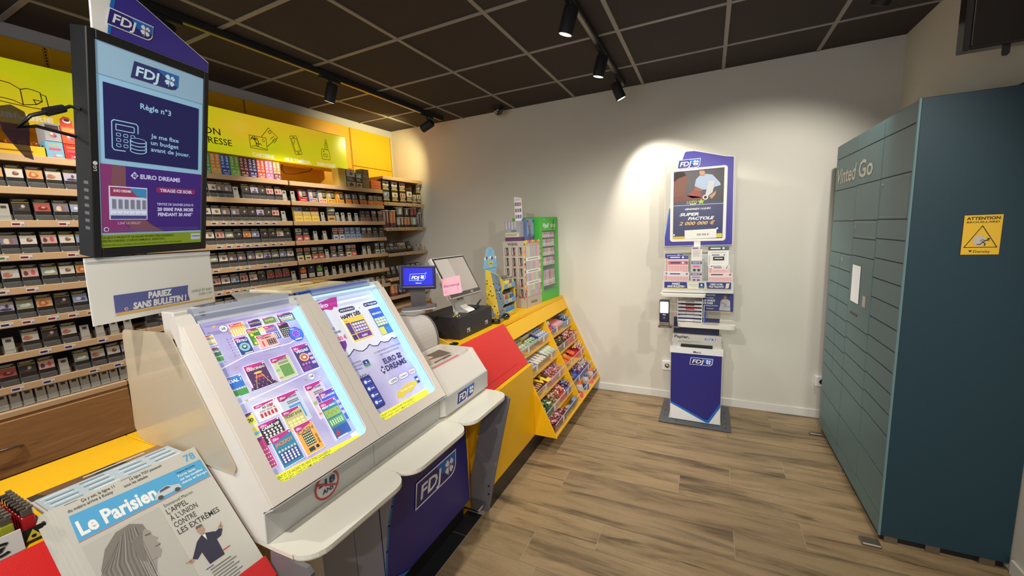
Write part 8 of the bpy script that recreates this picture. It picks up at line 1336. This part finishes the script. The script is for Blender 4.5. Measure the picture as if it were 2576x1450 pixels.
# ------------------------------------------------------------------ newspapers, magazines and lighters at the near end
a_ux = Vector((0, 1, 0)); a_uy = Vector((-0.707, 0, 0.707)); a_n = Vector((0.707, 0, 0.707)); PA = Vector((-1.378, 0.296, 0.972)); newsp = mat('newsprint', (190, 187, 178), 0.85, var=0.04, vscale=12)
t = thing('newspaper', 'French newspaper with blue masthead leaning on the red slope, woman in profile', 'newspaper', (-1.25, 0.46, 0.66), None)
b = MB()
for q in range(5):
    j = 0.003*q; P_ = []
    for i in range(9): P_.append(PA+a_ux*(-0.008*q+j*0.2)+a_uy*(-0.432+0.431*i/8)+a_n*(-0.0022*q+(0.0008 if q else 0.0001)*math.sin(i*1.3+q)))
    L_ = P_; R_ = [p+a_ux*(0.2945+0.006*q) for p in P_]; n0 = len(L_)
    b.add(L_+R_+[p-a_n*0.002 for p in L_]+[p-a_n*0.002 for p in R_], [[i, n0+i, n0+i+1, i+1] for i in range(n0-1)]+[[2*n0+i, 2*n0+i+1, 3*n0+i+1, 3*n0+i] for i in range(n0-1)]+[[i+1, 2*n0+i+1, 2*n0+i, i] for i in range(n0-1)]+[[n0+i, 3*n0+i, 3*n0+i+1, n0+i+1] for i in range(n0-1)]+[[n0-1, 2*n0-1, 4*n0-1, 3*n0-1]], newsp)
b.build('pages', t)
b = MB(); cv = CV(b, PA+a_n*0.0002, a_ux, a_uy, 0.0003); nk = C((46, 44, 46), 0.7); bl = C((78, 160, 206), 0.6)
cv.poly([(0.012, -0.104), (0.290, -0.104), (0.290, -0.045), (0.016, -0.036)], bl, 1); cv.text('Le Parisien', 0.020, -0.093, 0.052, C((232, 232, 228), 0.7), 2, bold=0.035, w=0.150); cv.line([(0.012, -0.106), (0.29, -0.106)], 0.0012, C((170, 60, 60)), 2)
cv.poly([(0.160, -0.098), (0.165, -0.086), (0.178, -0.076), (0.196, -0.073), (0.206, -0.080), (0.220, -0.084), (0.222, -0.096)], C((190, 196, 200), 0.4), 3); cv.poly([(0.178, -0.078), (0.195, -0.075), (0.202, -0.082), (0.176, -0.084)], C((80, 90, 100), 0.4), 4); [cv.circle(x, -0.097, 0.006, C((70, 74, 80)), 4, 14) for x in (0.173, 0.211)]
for i, s in enumerate(('Voitures électriques', 'Forte taxe', 'sur les modèles', 'chinois en Europe')): cv.text(s, 0.226, -0.056-0.0115*i, 0.010 if i else 0.007, C((236, 236, 232)) if i else C((40, 60, 110)), 3, bold=0.02, w=(0.045, 0.042, 0.056, 0.062)[i])
cv.text('78', 0.258, -0.034, 0.030, bl, 1, bold=0.02, w=0.026); cv.text('Ça y est, la ligne 11', 0.045, -0.016, 0.011, nk, 1, bold=0.015, w=0.062); cv.text('du métro arrive à Rosny', 0.018, -0.028, 0.011, nk, 1, bold=0.015, w=0.082); cv.text('La ligne TGV passerait', 0.138, -0.016, 0.011, nk, 1, bold=0.015, w=0.070); cv.text('sous les salades', 0.122, -0.028, 0.011, nk, 1, bold=0.015, w=0.050)
for x in (0.018, 0.122): cv.line([(x, -0.006), (x+0.022, -0.006)], 0.001, nk, 1)
cv.text('Emmanuel Macron', 0.170, -0.127, 0.013, nk, 1, w=0.066)
for i, (s, w_) in enumerate((("L’APPEL", 0.048), ("À L’UNION", 0.062), ('CONTRE', 0.050), ('LES EXTRÊMES', 0.098))): cv.text(s, 0.168, -0.148-0.021*i, 0.0215, nk, 1, bold=0.006, w=w_)
g1, g2, g3, g4 = C((122, 116, 110), 0.8), C((96, 90, 84), 0.8), C((150, 144, 136), 0.8), C((150, 144, 136), 0.8)
cv.rect(0.012, -0.43, 0.160, -0.118, C((180, 177, 168), 0.85), 1)
cv.poly([(0.016, -0.43), (0.014, -0.25), (0.022, -0.190), (0.042, -0.150), (0.070, -0.125), (0.098, -0.122), (0.118, -0.138), (0.120, -0.160), (0.105, -0.190), (0.090, -0.26), (0.112, -0.31), (0.125, -0.43)], g1, 2)
cv.poly([(0.086, -0.166), (0.118, -0.152), (0.124, -0.164), (0.123, -0.176), (0.131, -0.189), (0.124, -0.194), (0.129, -0.204), (0.124, -0.210), (0.126, -0.220), (0.118, -0.234), (0.094, -0.232), (0.082, -0.215)], g3, 3); cv.poly([(0.082, -0.215), (0.094, -0.232), (0.112, -0.232), (0.100, -0.26), (0.082, -0.27)], g4, 3); cv.line([(0.112, -0.168), (0.121, -0.170)], 0.002, C((60, 56, 52), 0.8), 5); cv.poly([(0.084, -0.168), (0.112, -0.154), (0.104, -0.175), (0.098, -0.205), (0.094, -0.23), (0.084, -0.215)], C((120, 114, 106), 0.8), 4); cv.line([(0.118, -0.206), (0.128, -0.206)], 0.002, g2, 4)
for q in range(22):
    xx = 0.018+0.0040*q; zt_ = -0.130-0.055*abs((q-15)/15)**1.6; cv.line([(0.060+0.0022*q, zt_*0.5-0.066), (xx+0.001, -0.20), (xx-0.002, -0.27), (xx+0.004, -0.36), (xx+0.010, -0.43)], 0.0007+0.0006*(q % 3), [g2, C((138, 132, 124), 0.8), C((108, 102, 96), 0.8), C((158, 152, 144), 0.8)][q % 4], 3)
cv.poly([(0.094, -0.30), (0.150, -0.35), (0.158, -0.43), (0.10, -0.43)], g2, 3)
sk = C((170, 140, 120), 0.8); st = C((50, 48, 66), 0.8); cv.circle(0.209, -0.229, 0.0085, sk, 3, 14, 0.011); cv.poly([(0.201, -0.222), (0.217, -0.222), (0.216, -0.216), (0.203, -0.215)], g2, 4); cv.poly([(0.205, -0.239), (0.213, -0.239), (0.214, -0.248), (0.204, -0.248)], sk, 2)
cv.poly([(0.190, -0.252), (0.204, -0.243), (0.214, -0.243), (0.232, -0.252), (0.240, -0.272), (0.228, -0.274), (0.226, -0.32), (0.190, -0.32), (0.188, -0.282), (0.174, -0.292), (0.166, -0.284)], st, 3); cv.poly([(0.206, -0.244), (0.213, -0.244), (0.210, -0.262)], C((220, 220, 220)), 4); cv.circle(0.162, -0.287, 0.0055, sk, 4, 8); cv.line([(0.162, -0.287), (0.152, -0.284)], 0.003, sk, 4); cv.poly([(0.232, -0.255), (0.240, -0.272), (0.250, -0.258), (0.244, -0.252)], st, 3); cv.circle(0.248, -0.250, 0.0055, sk, 4, 8); cv.line([(0.248, -0.250), (0.254, -0.240)], 0.003, sk, 4)
for i in range(7): cv.rect(0.185, -0.336-0.008*i, 0.235+0.01*(i % 2), -0.3325-0.008*i, C((120, 118, 114)), 1)
cv.rect(0.178, -0.328, 0.196, -0.3255, C((90, 80, 150)), 2); cv.rect(0.225, -0.310, 0.245, -0.3075, C((190, 60, 60)), 4); cv.rect(0.20, -0.45, 0.30, -0.388, C((200, 40, 40)), 1); b.build('front_page', t)
def mag(x0, x1, y0, y1, z, h, c, label, art):
    b = MB(); b.box(x0, x1, y0, y1, z, z+h, C((190, 186, 180), 0.7), 0.001); cv = CV(b, (x1, y0, z+h), (0, 1, 0), (-1, 0, 0), 0.0006); w = y1-y0; d = x1-x0; cv.rect(0.001, 0.001, w-0.001, d-0.001, C(c, 0.3), 1); art(cv, w, d); return tag(b.build('magazine'), label, 'magazine', 'magazines under the newspaper')
def art1(cv, w, d):
    cv.rect(0.0, d*0.72, w, d, C((62, 56, 50), 0.3), 2); cv.poly([(w*0.05, d), (w*0.12, d*0.74), (w*0.35, d*0.72), (w*0.45, d*0.88), (w*0.40, d)], C((110, 80, 60), 0.3), 3); cv.rect(w*0.36, d*0.90, w*0.85, d*0.93, C((220, 216, 206)), 4); cv.rect(w*0.5, d*0.80, w*0.9, d*0.82, C((220, 216, 206)), 4); cv.poly([(w*0.6, d), (w, d), (w, d*0.74), (w*0.75, d*0.76)], C((150, 112, 74), 0.3), 3)
def art2(cv, w, d):
    for r in range(7):
        for k in range(4): cv.rect(w*(0.02+0.25*k+0.02*(r % 2)), d*(0.30+0.095*r), w*(0.20+0.25*k+0.02*(r % 2)), d*(0.345+0.095*r), C((110, 140, 160) if (r+k) % 2 else (206, 220, 226), 0.4), 2)
    cv.poly([(0, 0), (w, 0), (w, d*0.2), (0, d*0.26)], C((206, 208, 204), 0.4), 2); cv.rect(0, 0, w*0.1, d*0.14, C((90, 110, 90)), 3)
for q in range(5): mag(-1.56+0.004*q, -1.350-0.003*q, 0.30+0.003*(q % 3), 0.585-0.004*(q % 2), 0.9205+0.0062*q, 0.006, (206, 204, 198), 'pale magazine in the stack on the counter edge, %s from the bottom' % ORD[q], lambda cv, w, d: None) if False else None
mag(-1.588, -1.372, 0.302, 0.585, 0.9205, 0.014, (96, 84, 70), 'bottom magazine of the counter stack, dark brown cover peeping out behind', art1)
mag(-1.530, -1.358, 0.296, 0.580, 0.935, 0.008, (196, 194, 188), 'middle magazine of the counter stack with white edges', lambda cv, w, d: None)
mag(-1.518, -1.362, 0.300, 0.583, 0.9435, 0.006, (176, 190, 200), 'top magazine of the counter stack with pale blue blocks', art2)
t = thing('lighter_tray', 'black tray full of lighters at the bottom left corner', 'tray', (-1.45, 0.22, 0.9205))
b = MB(); b.box(-1.54, -1.362, 0.10, 0.278, 0.921, 0.925, black); b.box(-1.366, -1.362, 0.10, 0.278, 0.925, 0.955, black); b.box(-1.54, -1.366, 0.274, 0.278, 0.925, 0.955, black); b.box(-1.54, -1.366, 0.10, 0.104, 0.925, 0.955, black); b.box(-1.54, -1.536, 0.104, 0.274, 0.925, 0.955, black); cv = CV(b, (-1.3618, 0.245, 0.928), (0, 1, 0), (0, 0, 1), 0.0005); cv.poly([(0, 0), (0.026, 0), (0.013, 0.024)], C((210, 190, 60)), 1); cv.circle(0.013, 0.008, 0.004, black, 2, 10); b.build('tray', t)
big = [((170, 30, 36), 'red'), ((150, 150, 40), 'olive yellow'), ((40, 50, 120), 'dark blue'), ((30, 110, 120), 'teal'), ((150, 40, 60), 'wine red')]
for r in range(8):
    for k in range(5):
        x = -1.378-0.0195*r; y = 0.258-0.032*k; c, nm = big[k]
        lighter(x, y, 0.9255, c if r == 0 else tuple(int(v*0.9) for v in c), '%s lighter, %s column from the right, %s row back in the black tray' % (nm, ORD[k], ORD[r]), '%s lighters in the black tray' % nm, 1.0)
t = thing('price_card_holder', 'clear card holder with a black euro price, bottom left corner', 'price card', (-1.352, 0.19, 0.9205)); b = MB(); b.extrude([(-1.360, 0.14, 0.9215), (-1.347, 0.14, 0.9215), (-1.352, 0.14, 0.968), (-1.356, 0.14, 0.968)], (0, 0.10, 0), mat('frosted_card', (214, 212, 208), 0.3, alpha=0.85)); CV(b, (-1.3465, 0.15, 0.925), (0, 1, 0), (-0.1, 0, 1), 0.0008).text('1€', 0.01, 0.004, 0.036, black, 1, bold=0.03, w=0.06); b.build('card', t)

for o in ALL:
    if '_o' in o: del o['_o']
